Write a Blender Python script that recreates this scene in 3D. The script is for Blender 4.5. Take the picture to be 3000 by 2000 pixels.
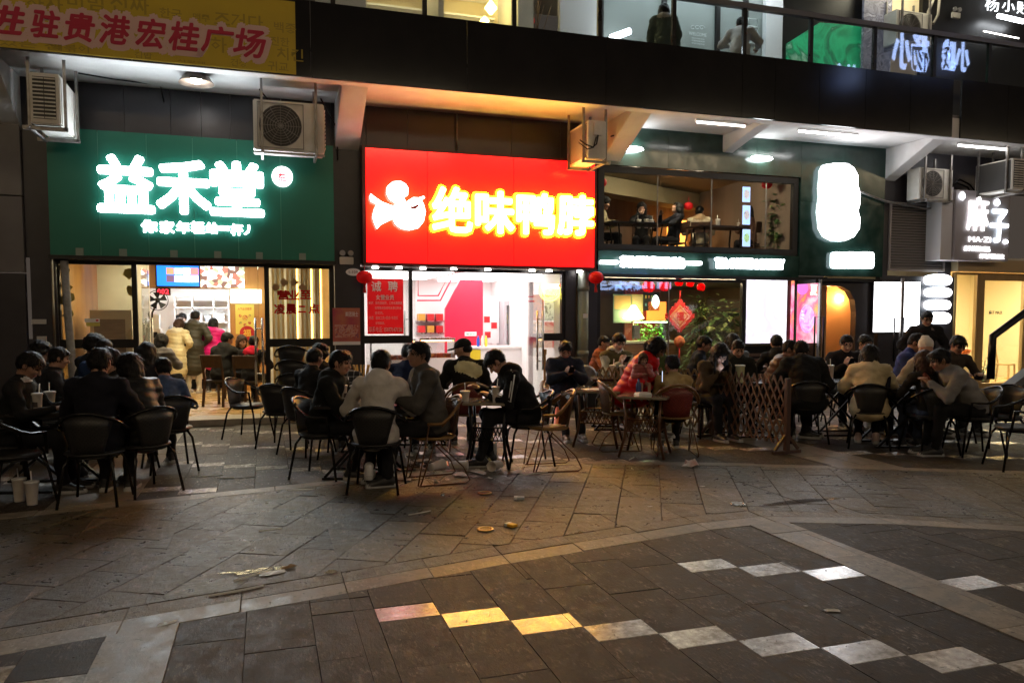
import bpy, bmesh, math, random
import numpy as np
from mathutils import Vector, Matrix
random.seed(7)
rad = math.radians
for o in list(bpy.data.objects):
    bpy.data.objects.remove(o)
SC = bpy.context.scene
COL = SC.collection

# ------------------------------------------------------------------ camera
FPX, YAW, PIT, HOR = 2250.0, rad(17.8), rad(3.5), 935.0
CAM = np.array([0.0, -12.8, 1.6])
CPX, CPY = 1500.0, HOR + FPX * math.tan(PIT)
cr = np.array([math.cos(YAW), -math.sin(YAW), 0.0])
cw = np.array([math.sin(YAW) * math.cos(PIT), math.cos(YAW) * math.cos(PIT), -math.sin(PIT)])
cu = np.cross(cr, cw)
cam_d = bpy.data.cameras.new("camera")
cam_o = bpy.data.objects.new("camera", cam_d)
COL.objects.link(cam_o)
cam_d.sensor_width = 36.0
cam_d.lens = FPX / 3000.0 * 36.0
cam_d.shift_y = (CPY - 1000.0) / 3000.0
cam_d.clip_start = 0.05
cam_d.clip_end = 300.0
cam_o.location = CAM
cam_o.rotation_euler = (math.pi / 2 - PIT, 0.0, -YAW)
SC.camera = cam_o

# ------------------------------------------------------------------ night sky, exposure
W = bpy.data.worlds.new("World")
SC.world = W
W.use_nodes = True
_bg = W.node_tree.nodes["Background"]
_bg.inputs[0].default_value = (1.0, 0.80, 0.66, 1)     # town glow on low cloud
_bg.inputs[1].default_value = 0.045
SC.view_settings.view_transform = 'Standard'
SC.view_settings.look = 'None'
SC.view_settings.exposure = 0.48
SC.view_settings.gamma = 1.0
SC.view_settings.use_curve_mapping = False
SC.cycles.use_denoising = True
SC.cycles.max_bounces = 8
SC.cycles.transparent_max_bounces = 24
SC.cycles.sample_clamp_indirect = 6.0
SC.cycles.sample_clamp_direct = 0.0
SC.cycles.caustics_reflective = False
SC.cycles.caustics_refractive = False
SC.cycles.use_light_tree = True


# ------------------------------------------------------------------ survey helpers: from the survey of the place to metres
def ray(px, py):
    return cr * (px - CPX) / FPX - cu * (py - CPY) / FPX + cw

def G(px, py, z=0.0):
    d = ray(px, py); t = (z - CAM[2]) / d[2]
    return CAM + d * t

def F(px, py, y=0.0):
    d = ray(px, py); t = (y - CAM[1]) / d[1]
    return CAM + d * t

WH = np.array([math.sin(YAW), math.cos(YAW), 0.0])

def PD(px, d, z=0.0):
    q = CAM + (cr * (px - 1500) / FPX + WH) * d
    return np.array([q[0], q[1], z])

def ztop(px, py, d):
    dr = ray(px, py); t = d / float(dr @ WH)
    return CAM[2] + dr[2] * t

def face_dir(a):          # 0 towards the street side, 90 to the right, 180 to the shops, 270 to the left
    v = -WH * math.cos(rad(a)) + cr * math.sin(rad(a))
    return math.atan2(v[1], v[0]) - math.pi / 2      # rotation about z of a thing whose front is +y


# ------------------------------------------------------------------ scene helpers
def tag(o, label=None, cat=None, group=None, kind=None):
    if label: o["label"] = label
    if cat: o["category"] = cat
    if group: o["group"] = group
    if kind: o["kind"] = kind
    return o

def thing(name, label, cat, loc=(0, 0, 0), rz=0.0, group=None):
    o = bpy.data.objects.new(name, None)
    COL.objects.link(o)
    o.empty_display_size = 0.1
    o.location = loc
    o.rotation_euler = (0, 0, rz)
    return tag(o, label, cat, group)

def link(name, me, parent=None):
    o = bpy.data.objects.new(name, me)
    COL.objects.link(o)
    if parent is not None:
        o.parent = parent
    return o

KIDS = {}
def copy_tree(o, loc=None, rz=None, label=None, group=None, parent=None, scale=None):
    c = o.copy(); COL.objects.link(c)
    if parent is not None:
        c.parent = parent
    if loc is not None: c.location = loc
    if rz is not None: c.rotation_euler = (0, 0, rz)
    if label: c["label"] = label
    if group: c["group"] = group
    if scale is not None: c.scale = (scale,) * 3
    for k in [x for x in o.children]:
        copy_tree(k, parent=c)
    return c


class MB:
    """collects faces with material numbers and links them as one mesh object"""
    def __init__(s):
        s.v, s.f, s.m, s.s = [], [], [], []

    def add(s, vs, fs, m=0, smooth=False):
        b = len(s.v)
        s.v += [tuple(map(float, p)) for p in vs]
        for q in fs:
            s.f.append(tuple(b + i for i in q)); s.m.append(m); s.s.append(smooth)
        return s

    def box(s, x0, x1, y0, y1, z0, z1, m=0):
        if x1 < x0: x0, x1 = x1, x0
        if y1 < y0: y0, y1 = y1, y0
        if z1 < z0: z0, z1 = z1, z0
        vs = [(x, y, z) for z in (z0, z1) for y in (y0, y1) for x in (x0, x1)]
        return s.add(vs, [(0, 2, 3, 1), (4, 5, 7, 6), (0, 1, 5, 4), (2, 6, 7, 3), (0, 4, 6, 2), (1, 3, 7, 5)], m)

    def hexa(s, p, m=0):   # eight corners, order as in box
        return s.add(p, [(0, 2, 3, 1), (4, 5, 7, 6), (0, 1, 5, 4), (2, 6, 7, 3), (0, 4, 6, 2), (1, 3, 7, 5)], m)

    def tube(s, pts, r, n=8, closed=False, m=0, r2=None):
        P = [Vector(p) for p in pts]; k = len(P)
        rs = r if isinstance(r, (list, tuple)) else [r + ((r2 - r) * i / (k - 1) if r2 is not None else 0) for i in range(k)]
        vs = []; up = None
        for i, p in enumerate(P):
            if closed: t = (P[(i + 1) % k] - P[i - 1])
            else: t = P[min(i + 1, k - 1)] - P[max(i - 1, 0)]
            t.normalize()
            if up is None:
                a = Vector((0, 0, 1)) if abs(t.z) < .9 else Vector((1, 0, 0))
                up = (a - t * a.dot(t)).normalized()
            else:
                up = (up - t * up.dot(t)).normalized()
            q = t.cross(up)
            for j in range(n):
                an = 2 * math.pi * j / n
                vs.append(p + (up * math.cos(an) + q * math.sin(an)) * rs[i])
        fs = []
        for i in range(k if closed else k - 1):
            for j in range(n):
                a, b = i * n + j, i * n + (j + 1) % n
                c, d = ((i + 1) % k) * n + (j + 1) % n, ((i + 1) % k) * n + j
                fs.append((a, b, c, d))
        s.add(vs, fs, m, True)
        if not closed:
            b = len(s.v) - len(vs)
            s.f.append(tuple(b + j for j in reversed(range(n)))); s.m.append(m); s.s.append(False)
            s.f.append(tuple(b + (k - 1) * n + j for j in range(n))); s.m.append(m); s.s.append(False)
        return s

    def bar(s, a, b, w, h, m=0, up=(0, 0, 1)):
        a, b, u = Vector(a), Vector(b), Vector(up)
        t = (b - a).normalized()
        if abs(t.dot(u)) > .95: u = Vector((1, 0, 0))
        x = t.cross(u).normalized() * w / 2; z = x.cross(t).normalized() * h / 2
        p = [a - x - z, a + x - z, b - x - z, b + x - z, a - x + z, a + x + z, b - x + z, b + x + z]
        return s.hexa(p, m)

    def lathe(s, prof, c=(0, 0, 0), n=20, m=0, smooth=True, sx=1.0, sy=1.0, caps=True):
        vs = []
        for r, z in prof:
            for j in range(n):
                a = 2 * math.pi * j / n
                vs.append((c[0] + r * math.cos(a) * sx, c[1] + r * math.sin(a) * sy, c[2] + z))
        fs = []
        for i in range(len(prof) - 1):
            for j in range(n):
                fs.append((i * n + j, i * n + (j + 1) % n, (i + 1) * n + (j + 1) % n, (i + 1) * n + j))
        s.add(vs, fs, m, smooth)
        if not caps: return s
        b = len(s.v) - len(vs)
        s.f.append(tuple(b + j for j in reversed(range(n)))); s.m.append(m); s.s.append(False)
        s.f.append(tuple(b + (len(prof) - 1) * n + j for j in range(n))); s.m.append(m); s.s.append(False)
        return s

    def plate(s, out, y0, y1, m=0, ms=None):      # outline of (x, z) points, given depth along y
        n = len(out)
        vs = [(x, y0, z) for x, z in out] + [(x, y1, z) for x, z in out]
        fs = [tuple(range(n)), tuple(range(2 * n - 1, n - 1, -1))]
        s.add(vs, fs, m)
        return s.add(vs, [(i, n + i, n + (i + 1) % n, (i + 1) % n) for i in range(n)], m if ms is None else ms)

    def slab(s, out, z0, z1, m=0, inset=0.0):      # outline of (x, y) points
        n = len(out)
        cx = sum(p[0] for p in out) / n; cy = sum(p[1] for p in out) / n
        top = []
        for x, y in out:
            L = math.hypot(x - cx, y - cy) or 1
            k = 1 - inset / L
            top.append((cx + (x - cx) * k, cy + (y - cy) * k, z1))
        vs = [(x, y, z0) for x, y in out] + [(x, y, z1 - inset) for x, y in out] + top
        fs = [tuple(2 * n + i for i in range(n))]
        for b in (0, n):
            fs += [(b + i, b + (i + 1) % n, b + n + (i + 1) % n, b + n + i) for i in range(n)]
        return s.add(vs, fs, m)

    def mesh(s, name, mats, off=None, bevel=0.0, fix=True):
        me = bpy.data.meshes.new(name)
        vs = s.v if off is None else [(p[0] - off[0], p[1] - off[1], p[2] - off[2]) for p in s.v]
        me.from_pydata(vs, [], s.f)
        for mm in (mats if isinstance(mats, (list, tuple)) else [mats]):
            me.materials.append(mm)
        me.polygons.foreach_set("material_index", s.m)
        me.polygons.foreach_set("use_smooth", s.s)
        if fix or bevel:
            bm = bmesh.new(); bm.from_mesh(me)
            bmesh.ops.recalc_face_normals(bm, faces=bm.faces)
            if bevel:
                bmesh.ops.bevel(bm, geom=bm.edges[:], offset=bevel, segments=2, affect='EDGES', clamp_overlap=True)
            bm.to_mesh(me); bm.free()
        me.update()
        return me

    def build(s, name, mats, parent=None, world=True, bevel=0.0):
        off = parent.location if (parent is not None and world) else None
        if parent is not None and world and parent.parent is not None:
            off = Vector(off) + parent.parent.location
        return link(name, s.mesh(name, mats, off, bevel), parent)


def top_obj(name, mb, mats, label, cat, group=None, bevel=0.0):
    """one-mesh thing whose origin sits at its own middle"""
    xs = np.array(mb.v); c = (xs.min(0) + xs.max(0)) / 2; c[2] = xs[:, 2].min()
    o = link(name, mb.mesh(name, mats, c, bevel))
    o.location = c
    return tag(o, label, cat, group)

def struct(name, mb, mats, bevel=0.0):
    o = link(name, mb.mesh(name, mats, None, bevel))
    o["kind"] = "structure"
    return o


# ------------------------------------------------------------------ materials
MATS = {}
def mat(name, col, rough=.6, metal=0.0, col2=None, scale=6.0, detail=4.0, bump=0.0, bscale=None, rvar=0.0,
        emit=None, estr=0.0, spec=.5, stretch=None, sheen=0.0, coat=0.0, alpha=1.0, dist=.02):
    if name in MATS: return MATS[name]
    m = bpy.data.materials.new(name); m.use_nodes = True
    nt = m.node_tree; N, L = nt.nodes, nt.links
    b = N["Principled BSDF"]
    b.inputs["Base Color"].default_value = (*col, 1)
    b.inputs["Roughness"].default_value = rough
    b.inputs["Metallic"].default_value = metal
    b.inputs["Specular IOR Level"].default_value = spec
    b.inputs["Coat Weight"].default_value = coat
    if sheen:
        b.inputs["Sheen Weight"].default_value = sheen
    if emit is not None:
        b.inputs["Emission Color"].default_value = (*emit, 1)
        b.inputs["Emission Strength"].default_value = estr
    if alpha < 1: b.inputs["Alpha"].default_value = alpha
    if col2 is not None or bump or rvar:
        tc = N.new("ShaderNodeTexCoord"); vec = tc.outputs["Object"]
        if stretch:
            mp = N.new("ShaderNodeMapping"); mp.inputs["Scale"].default_value = stretch
            L.new(vec, mp.inputs[0]); vec = mp.outputs[0]
        oi = N.new("ShaderNodeObjectInfo"); ad = N.new("ShaderNodeVectorMath"); ad.operation = 'ADD'
        sc = N.new("ShaderNodeVectorMath"); sc.operation = 'SCALE'; sc.inputs["Scale"].default_value = 37.0
        cb = N.new("ShaderNodeCombineXYZ")
        for i in range(3): L.new(oi.outputs["Random"], cb.inputs[i])
        L.new(cb.outputs[0], sc.inputs[0]); L.new(vec, ad.inputs[0]); L.new(sc.outputs[0], ad.inputs[1])
        vec = ad.outputs[0]
        nz = N.new("ShaderNodeTexNoise"); nz.inputs["Scale"].default_value = scale; nz.inputs["Detail"].default_value = detail
        L.new(vec, nz.inputs["Vector"])
        if col2 is not None:
            rp = N.new("ShaderNodeValToRGB")
            rp.color_ramp.elements[0].position = .35; rp.color_ramp.elements[1].position = .68
            rp.color_ramp.elements[0].color = (*col, 1); rp.color_ramp.elements[1].color = (*col2, 1)
            L.new(nz.outputs["Fac"], rp.inputs[0]); L.new(rp.outputs[0], b.inputs["Base Color"])
        if rvar:
            mr = N.new("ShaderNodeMapRange")
            mr.inputs["From Min"].default_value = .3; mr.inputs["From Max"].default_value = .7
            mr.inputs["To Min"].default_value = max(.03, rough - rvar); mr.inputs["To Max"].default_value = min(1, rough + rvar)
            L.new(nz.outputs["Fac"], mr.inputs["Value"]); L.new(mr.outputs[0], b.inputs["Roughness"])
        if bump:
            n2 = N.new("ShaderNodeTexNoise"); n2.inputs["Scale"].default_value = bscale or scale * 3
            n2.inputs["Detail"].default_value = 5
            L.new(vec, n2.inputs["Vector"])
            bp = N.new("ShaderNodeBump"); bp.inputs["Strength"].default_value = bump; bp.inputs["Distance"].default_value = dist
            L.new(n2.outputs["Fac"], bp.inputs["Height"]); L.new(bp.outputs[0], b.inputs["Normal"])
    MATS[name] = m
    return m

def paving(name, c1, c2, light, s1=9., s2=60., stretch=(1, .3, 1), rough=.6, rv=.14, bump=.5, dist=.006, spec=.3, var=.28):
    """worn stone: mottled ground colour, scuffs along the grain, dark pits, every slab a shade of its own"""
    m = bpy.data.materials.new(name); m.use_nodes = True; nt = m.node_tree; N, L = nt.nodes, nt.links; b = N["Principled BSDF"]
    tc = N.new("ShaderNodeTexCoord"); oi = N.new("ShaderNodeObjectInfo")
    ad = N.new("ShaderNodeVectorMath"); ad.operation = 'MULTIPLY_ADD'; ad.inputs[1].default_value = (23, 31, 17)
    cb = N.new("ShaderNodeCombineXYZ"); [L.new(oi.outputs["Random"], cb.inputs[i]) for i in range(3)]
    L.new(cb.outputs[0], ad.inputs[0]); L.new(tc.outputs["Object"], ad.inputs[2]); vec = ad.outputs[0]
    mp = N.new("ShaderNodeMapping"); mp.inputs["Scale"].default_value = stretch; mp.inputs["Rotation"].default_value = (0, 0, .3); L.new(vec, mp.inputs[0])
    def noise(v, s, d, r): n = N.new("ShaderNodeTexNoise"); n.inputs["Scale"].default_value = s; n.inputs["Detail"].default_value = d; n.inputs["Roughness"].default_value = r; L.new(v, n.inputs["Vector"]); return n.outputs["Fac"]
    def ramp(f, a, c): r = N.new("ShaderNodeMapRange"); r.inputs["From Min"].default_value = a; r.inputs["From Max"].default_value = c; L.new(f, r.inputs["Value"]); return r.outputs[0]
    def mixc(f, A, B):
        x = N.new("ShaderNodeMix"); x.data_type = 'RGBA'; L.new(f, x.inputs["Factor"])
        for s_, v in ((6, A), (7, B)):
            if isinstance(v, tuple): x.inputs[s_].default_value = (*v, 1)
            else: L.new(v, x.inputs[s_])
        return x.outputs[2]
    n1 = noise(vec, s1, 11, .68); n2 = noise(mp.outputs[0], s2, 7, .72); n3 = noise(vec, s1 * .45, 4, .6); n4 = noise(vec, s2 * .6, 5, .65)
    col = mixc(ramp(n1, .40, .60), c1, c2)
    mu = N.new("ShaderNodeMath"); mu.operation = 'MULTIPLY'; L.new(ramp(n2, .52, .66), mu.inputs[0]); L.new(ramp(n3, .42, .62), mu.inputs[1])
    col = mixc(mu.outputs[0], col, light)
    col = mixc(ramp(n4, .60, .70), col, tuple(x * .35 for x in c1))
    v = N.new("ShaderNodeMapRange"); v.inputs["To Min"].default_value = 1 - var; v.inputs["To Max"].default_value = 1 + var; L.new(oi.outputs["Random"], v.inputs["Value"])
    hs = N.new("ShaderNodeHueSaturation"); L.new(v.outputs[0], hs.inputs["Value"]); L.new(col, hs.inputs["Color"]); L.new(hs.outputs[0], b.inputs["Base Color"])
    r = N.new("ShaderNodeMapRange"); r.inputs["From Min"].default_value = .35; r.inputs["From Max"].default_value = .65; r.inputs["To Min"].default_value = rough - rv; r.inputs["To Max"].default_value = rough + rv
    L.new(n1, r.inputs["Value"]); L.new(r.outputs[0], b.inputs["Roughness"]); b.inputs["Specular IOR Level"].default_value = spec
    hgt = N.new("ShaderNodeMath"); hgt.operation = 'ADD'; L.new(n2, hgt.inputs[0]); L.new(n1, hgt.inputs[1])
    bp = N.new("ShaderNodeBump"); bp.inputs["Strength"].default_value = bump; bp.inputs["Distance"].default_value = dist; L.new(hgt.outputs[0], bp.inputs["Height"]); L.new(bp.outputs[0], b.inputs["Normal"])
    MATS[name] = m
    return m

def translucent(name, col):       # thin paper or vinyl film: lets light from behind through
    m = mat(name, col, .6); nt = m.node_tree; N, L = nt.nodes, nt.links
    t = N.new("ShaderNodeBsdfTranslucent"); t.inputs[0].default_value = (*col, 1)
    mx = N.new("ShaderNodeMixShader"); mx.inputs[0].default_value = .5
    L.new(N["Principled BSDF"].outputs[0], mx.inputs[1]); L.new(t.outputs[0], mx.inputs[2]); L.new(mx.outputs[0], N["Material Output"].inputs[0])
    return m

def glow(name, col, strength):
    return mat(name, tuple(min(c, .8) for c in col), .4, emit=col, estr=strength)

def glass(name, tint=(.92, .95, .94), refl=.06):
    if name in MATS: return MATS[name]
    m = bpy.data.materials.new(name); m.use_nodes = True
    nt = m.node_tree; N, L = nt.nodes, nt.links
    N.remove(N["Principled BSDF"])
    out = N["Material Output"]
    tr = N.new("ShaderNodeBsdfTransparent"); tr.inputs[0].default_value = (*tint, 1)
    gl = N.new("ShaderNodeBsdfGlossy"); gl.inputs["Roughness"].default_value = .015; gl.inputs[0].default_value = (1, 1, 1, 1)
    lw = N.new("ShaderNodeLayerWeight"); lw.inputs[0].default_value = .5
    pw = N.new("ShaderNodeMath"); pw.operation = 'POWER'; pw.inputs[1].default_value = 4.0
    L.new(lw.outputs["Facing"], pw.inputs[0])
    mr = N.new("ShaderNodeMapRange"); mr.inputs["To Min"].default_value = refl; mr.inputs["To Max"].default_value = .95
    L.new(pw.outputs[0], mr.inputs["Value"])
    mx = N.new("ShaderNodeMixShader")
    L.new(mr.outputs[0], mx.inputs[0]); L.new(tr.outputs[0], mx.inputs[1]); L.new(gl.outputs[0], mx.inputs[2])
    L.new(mx.outputs[0], out.inputs[0])
    MATS[name] = m
    return m

def picture(name, cols, scale, strength=0.0, rough=.4, kind='voronoi', base=None):
    """flat print: a loose patchwork of printed colours, emitting when strength is set (lit screens, light boxes and a few glowing posters)"""
    if name in MATS: return MATS[name]
    m = bpy.data.materials.new(name); m.use_nodes = True
    nt = m.node_tree; N, L = nt.nodes, nt.links
    b = N["Principled BSDF"]; b.inputs["Roughness"].default_value = rough
    tc = N.new("ShaderNodeTexCoord")
    if kind == 'voronoi':
        nz = N.new("ShaderNodeTexVoronoi"); nz.inputs["Scale"].default_value = scale
        sep = N.new("ShaderNodeSeparateColor"); L.new(tc.outputs["Object"], nz.inputs["Vector"])
        L.new(nz.outputs["Color"], sep.inputs[0]); fac = sep.outputs[0]
    else:
        nz = N.new("ShaderNodeTexNoise"); nz.inputs["Scale"].default_value = scale; nz.inputs["Detail"].default_value = 3
        nz.inputs["Distortion"].default_value = 1.5
        L.new(tc.outputs["Object"], nz.inputs["Vector"]); fac = nz.outputs["Fac"]
    rp = N.new("ShaderNodeValToRGB"); rp.color_ramp.interpolation = 'CONSTANT' if kind == 'voronoi' else 'LINEAR'
    n = len(cols); e = rp.color_ramp.elements
    lo, hi = (0, 1) if kind == 'voronoi' else (.3, .7)
    for i, c in enumerate(cols):
        p = lo + (hi - lo) * i / (n if kind == 'voronoi' else n - 1)
        if i < 2: e[i].position = p; e[i].color = (*c, 1)
        else: e.new(p).color = (*c, 1)
    L.new(fac, rp.inputs[0]); L.new(rp.outputs[0], b.inputs["Base Color"])
    if strength:
        L.new(rp.outputs[0], b.inputs["Emission Color"]); b.inputs["Emission Strength"].default_value = strength
    MATS[name] = m
    return m


# ------------------------------------------------------------------ lettering
SIDE = {}
def text_mesh(body, extrude=0.0, offset=0.0, res=2, shear=0.0, bevel=0.0):
    c = bpy.data.curves.new("lettering", 'FONT')
    c.body = body; c.size = 1.0; c.extrude = extrude; c.offset = offset; c.resolution_u = res
    c.shear = shear; c.bevel_depth = bevel; c.bevel_resolution = 0
    o = bpy.data.objects.new("lettering", c)
    me = bpy.data.meshes.new_from_object(o)
    bpy.data.objects.remove(o); bpy.data.curves.remove(c)
    return me

def text(name, body, x0, x1, z0, z1, y, m, parent=None, depth=.004, offset=0.0, res=2, shear=0.0, mirror=False, slope=0.0, keep=False, fat=0.0):
    """lettering that fills the rectangle x0..x1, z0..z1 on a wall facing -y, standing DEPTH proud of y"""
    me = text_mesh(body, .01, offset, res, shear)
    n = len(me.vertices)
    co = np.empty(n * 3); me.vertices.foreach_get("co", co); co = co.reshape(-1, 3)
    lo, hi = co.min(0), co.max(0)
    sx = (x1 - x0) / max(hi[0] - lo[0], 1e-6); sz = (z1 - z0) / max(hi[1] - lo[1], 1e-6)
    if keep: sx = sz = min(sx, sz)
    out = np.empty_like(co)
    cxm, czm = (x0 + x1) / 2, (z0 + z1) / 2
    out[:, 0] = (co[:, 0] - (lo[0] + hi[0]) / 2) * sx
    if mirror: out[:, 0] *= -1
    out[:, 2] = (co[:, 1] - (lo[1] + hi[1]) / 2) * sz + out[:, 0] * slope
    out[:, 1] = np.where(co[:, 2] > 0, -depth, 0.0)
    me.vertices.foreach_set("co", out.reshape(-1)); me.materials.clear(); me.materials.append(m)
    side = None
    if fat or depth > .012: side = SIDE.get(m.name)
    me.name = name; me.update()
    if fat:      # rounder, fatter strokes: copies of the sheet set round a small circle, each a hair behind the last
        mb = MB(); base = [tuple(v) for v in out]; fs = [tuple(p.vertices) for p in me.polygons]
        for k in range(9):
            r_ = fat if k else 0; a = k * math.pi / 4
            mb.add([(x * .94 + r_ * math.cos(a), y + .0009 * k, z * .94 + r_ * math.sin(a)) for x, y, z in base], fs)
        bpy.data.meshes.remove(me); me = mb.mesh(name, m, fix=False)
    if side:
        me.materials.append(side); nf = len(me.polygons); nn = np.empty(nf * 3, np.float32); me.polygons.foreach_get('normal', nn)
        me.polygons.foreach_set('material_index', (nn.reshape(-1, 3)[:, 1] > -.7).astype(np.int32))
    o = link(name, me, parent)
    loc = Vector((cxm, y, czm))
    o.location = loc - parent.location if parent is not None else loc
    return o

# ================================================================== signed-distance figures
def _frame(yaw=0., pitch=0., roll=0.):
    return np.array(Matrix.Rotation(yaw, 3, 'Z') @ Matrix.Rotation(-pitch, 3, 'X') @ Matrix.Rotation(roll, 3, 'Y'))

class Body:
    def __init__(s): s.p = []
    def cap(s, a, b, r1, r2=None, t=0, k=.03):
        a, b = np.array(a, float), np.array(b, float); r2 = r1 if r2 is None else r2
        m = max(r1, r2)
        s.p.append(('c', np.minimum(a, b) - m, np.maximum(a, b) + m, t, k, (a, b, r1, r2))); return s
    def ell(s, c, r, R=None, t=0, k=.03, cut=False):
        c, r = np.array(c, float), np.array(r, float)
        R = np.eye(3) if R is None else R
        e = np.sqrt(((R * r) ** 2).sum(1))
        s.p.append(('x' if cut else 'e', c - e, c + e, t, k, (c, r, R))); return s
    @staticmethod
    def dist(p, x, y, z):
        if p[0] == 'c':
            a, b, r1, r2 = p[5]; ba = b - a; L = max(float(ba @ ba), 1e-9)
            t = np.clip(((x - a[0]) * ba[0] + (y - a[1]) * ba[1] + (z - a[2]) * ba[2]) / L, 0, 1)
            return np.sqrt((x - a[0] - t * ba[0]) ** 2 + (y - a[1] - t * ba[1]) ** 2 + (z - a[2] - t * ba[2]) ** 2) - (r1 + (r2 - r1) * t)
        c, r, R = p[5]
        x, y, z = x - c[0], y - c[1], z - c[2]
        q = [(R[0, i] * x + R[1, i] * y + R[2, i] * z) for i in range(3)]
        k0 = np.sqrt(sum((q[i] / r[i]) ** 2 for i in range(3)))
        k1 = np.sqrt(sum((q[i] / r[i] ** 2) ** 2 for i in range(3))) + 1e-9
        return k0 * (k0 - 1) / k1

    def mesh(s, h, disp=None, floor=None):
        lo = np.min([p[1] for p in s.p if p[0] != 'x'], 0) - 3 * h
        hi = np.max([p[2] for p in s.p if p[0] != 'x'], 0) + 3 * h
        n = np.ceil((hi - lo) / h).astype(int) + 1
        ax = [(lo[i] + h * np.arange(n[i])).astype(np.float32) for i in range(3)]
        V = np.full(n, .3, np.float32)
        for p in s.p:
            k = p[4]; mg = k + 3 * h
            i0 = np.maximum(((p[1] - mg - lo) / h).astype(int), 0); i1 = np.minimum(((p[2] + mg - lo) / h).astype(int) + 2, n)
            if np.any(i1 <= i0): continue
            sl = tuple(slice(i0[i], i1[i]) for i in range(3))
            d = Body.dist(p, ax[0][sl[0]][:, None, None], ax[1][sl[1]][None, :, None], ax[2][sl[2]][None, None, :])
            u = V[sl]
            if p[0] == 'x':
                V[sl] = np.maximum(u, -d)
            else:
                hh = np.maximum(k - np.abs(u - d), 0)
                V[sl] = np.minimum(u, d) - hh * hh / (4 * k)
        if disp is not None:
            V += disp(ax[0][:, None, None], ax[1][None, :, None], ax[2][None, None, :]).astype(np.float32)
        if floor is not None:
            V = np.maximum(V, (floor - ax[2])[None, None, :])
        return s._nets(V, lo, h)

    def _nets(s, V, lo, h):
        S = V < 0
        c = np.zeros(tuple(np.array(V.shape) - 1), np.int8)
        cs = [(i, j, k) for i in (0, 1) for j in (0, 1) for k in (0, 1)]
        sub = lambda A, q: A[q[0]:A.shape[0] - 1 + q[0], q[1]:A.shape[1] - 1 + q[1], q[2]:A.shape[2] - 1 + q[2]]
        for q in cs: c += sub(S, q)
        I, J, K = np.nonzero((c > 0) & (c < 8))
        if len(I) == 0: return np.zeros((0, 3)), np.zeros((0, 4), int)
        P = np.zeros((len(I), 3)); W = np.zeros(len(I))
        val = {q: V[I + q[0], J + q[1], K + q[2]] for q in cs}
        for q in cs:
            for a in range(3):
                if q[a]: continue
                e = list(q); e[a] = 1; e = tuple(e)
                va, vb = val[q], val[e]; x = (va < 0) != (vb < 0)
                t = np.where(x, va / np.where(x, va - vb, 1), 0)
                pt = np.zeros((len(I), 3)) + np.array(q); pt[:, a] += t
                P += pt * x[:, None]; W += x
        P = (P / W[:, None] + np.stack([I, J, K], 1)) * h + lo
        idx = np.full(c.shape, -1, np.int64); idx[I, J, K] = np.arange(len(I))
        quads = []
        for a in range(3):
            b, d = (a + 1) % 3, (a + 2) % 3
            s0 = [slice(None)] * 3; s1 = [slice(None)] * 3
            s0[a] = slice(0, -1); s1[a] = slice(1, None)
            A, B = S[tuple(s0)], S[tuple(s1)]
            X = A != B
            e = np.stack(np.nonzero(X), 1)
            ok = (e[:, b] > 0) & (e[:, d] > 0) & (e[:, b] < c.shape[b]) & (e[:, d] < c.shape[d])
            e = e[ok]; flip = A[tuple(e.T)]
            def at(ob, od):
                g = e.copy(); g[:, b] += ob; g[:, d] += od
                return idx[tuple(g.T)]
            q = np.stack([at(-1, -1), at(0, -1), at(0, 0), at(-1, 0)], 1)
            q[~flip] = q[~flip][:, ::-1]
            quads.append(q)
        Q = np.concatenate(quads)
        return P, Q[(Q >= 0).all(1)]

    def tags(s, P):
        best = np.full(len(P), 9.0); tg = np.zeros(len(P), int)
        for p in s.p:
            if p[0] == 'x': continue
            d = Body.dist(p, P[:, 0], P[:, 1], P[:, 2])
            m = d < best; best[m] = d[m]; tg[m] = p[3]
        return tg

def sdf_object(name, shells, mats, parent, tagged=False):
    """shells: list of (verts, quads, tag-per-vertex or None) joined in one mesh"""
    vs, qs, ms, b = [], [], [], 0
    for P, Q, T in shells:
        if len(P) == 0: continue
        vs.append(P); qs.append(Q + b); b += len(P)
        ms.append(T[Q[:, 0]] if T is not None else np.zeros(len(Q), int))
    P = np.concatenate(vs).astype(np.float32); Q = np.concatenate(qs).astype(np.int32); M = np.concatenate(ms).astype(np.int32)
    me = bpy.data.meshes.new(name)
    me.vertices.add(len(P)); me.vertices.foreach_set("co", P.ravel())
    me.loops.add(len(Q) * 4); me.loops.foreach_set("vertex_index", Q.ravel())
    me.polygons.add(len(Q)); me.polygons.foreach_set("loop_start", np.arange(0, len(Q) * 4, 4, dtype=np.int32))
    for m in mats: me.materials.append(m)
    me.polygons.foreach_set("material_index", M)
    me.polygons.foreach_set("use_smooth", np.ones(len(Q), bool))
    me.update(calc_edges=True)
    return link(name, me, parent)

def _dir(l): return np.array([0., math.sin(l), math.cos(l)])
def wob(a, f, ph=0.):
    return lambda x, y, z: a * (np.sin(f * x + ph + 2 * np.sin(f * .7 * z)) * np.sin(f * 1.1 * y + ph * 2) + np.sin(f * 1.3 * z + 3 * ph + 1.5 * np.sin(f * .6 * x)))

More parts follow.
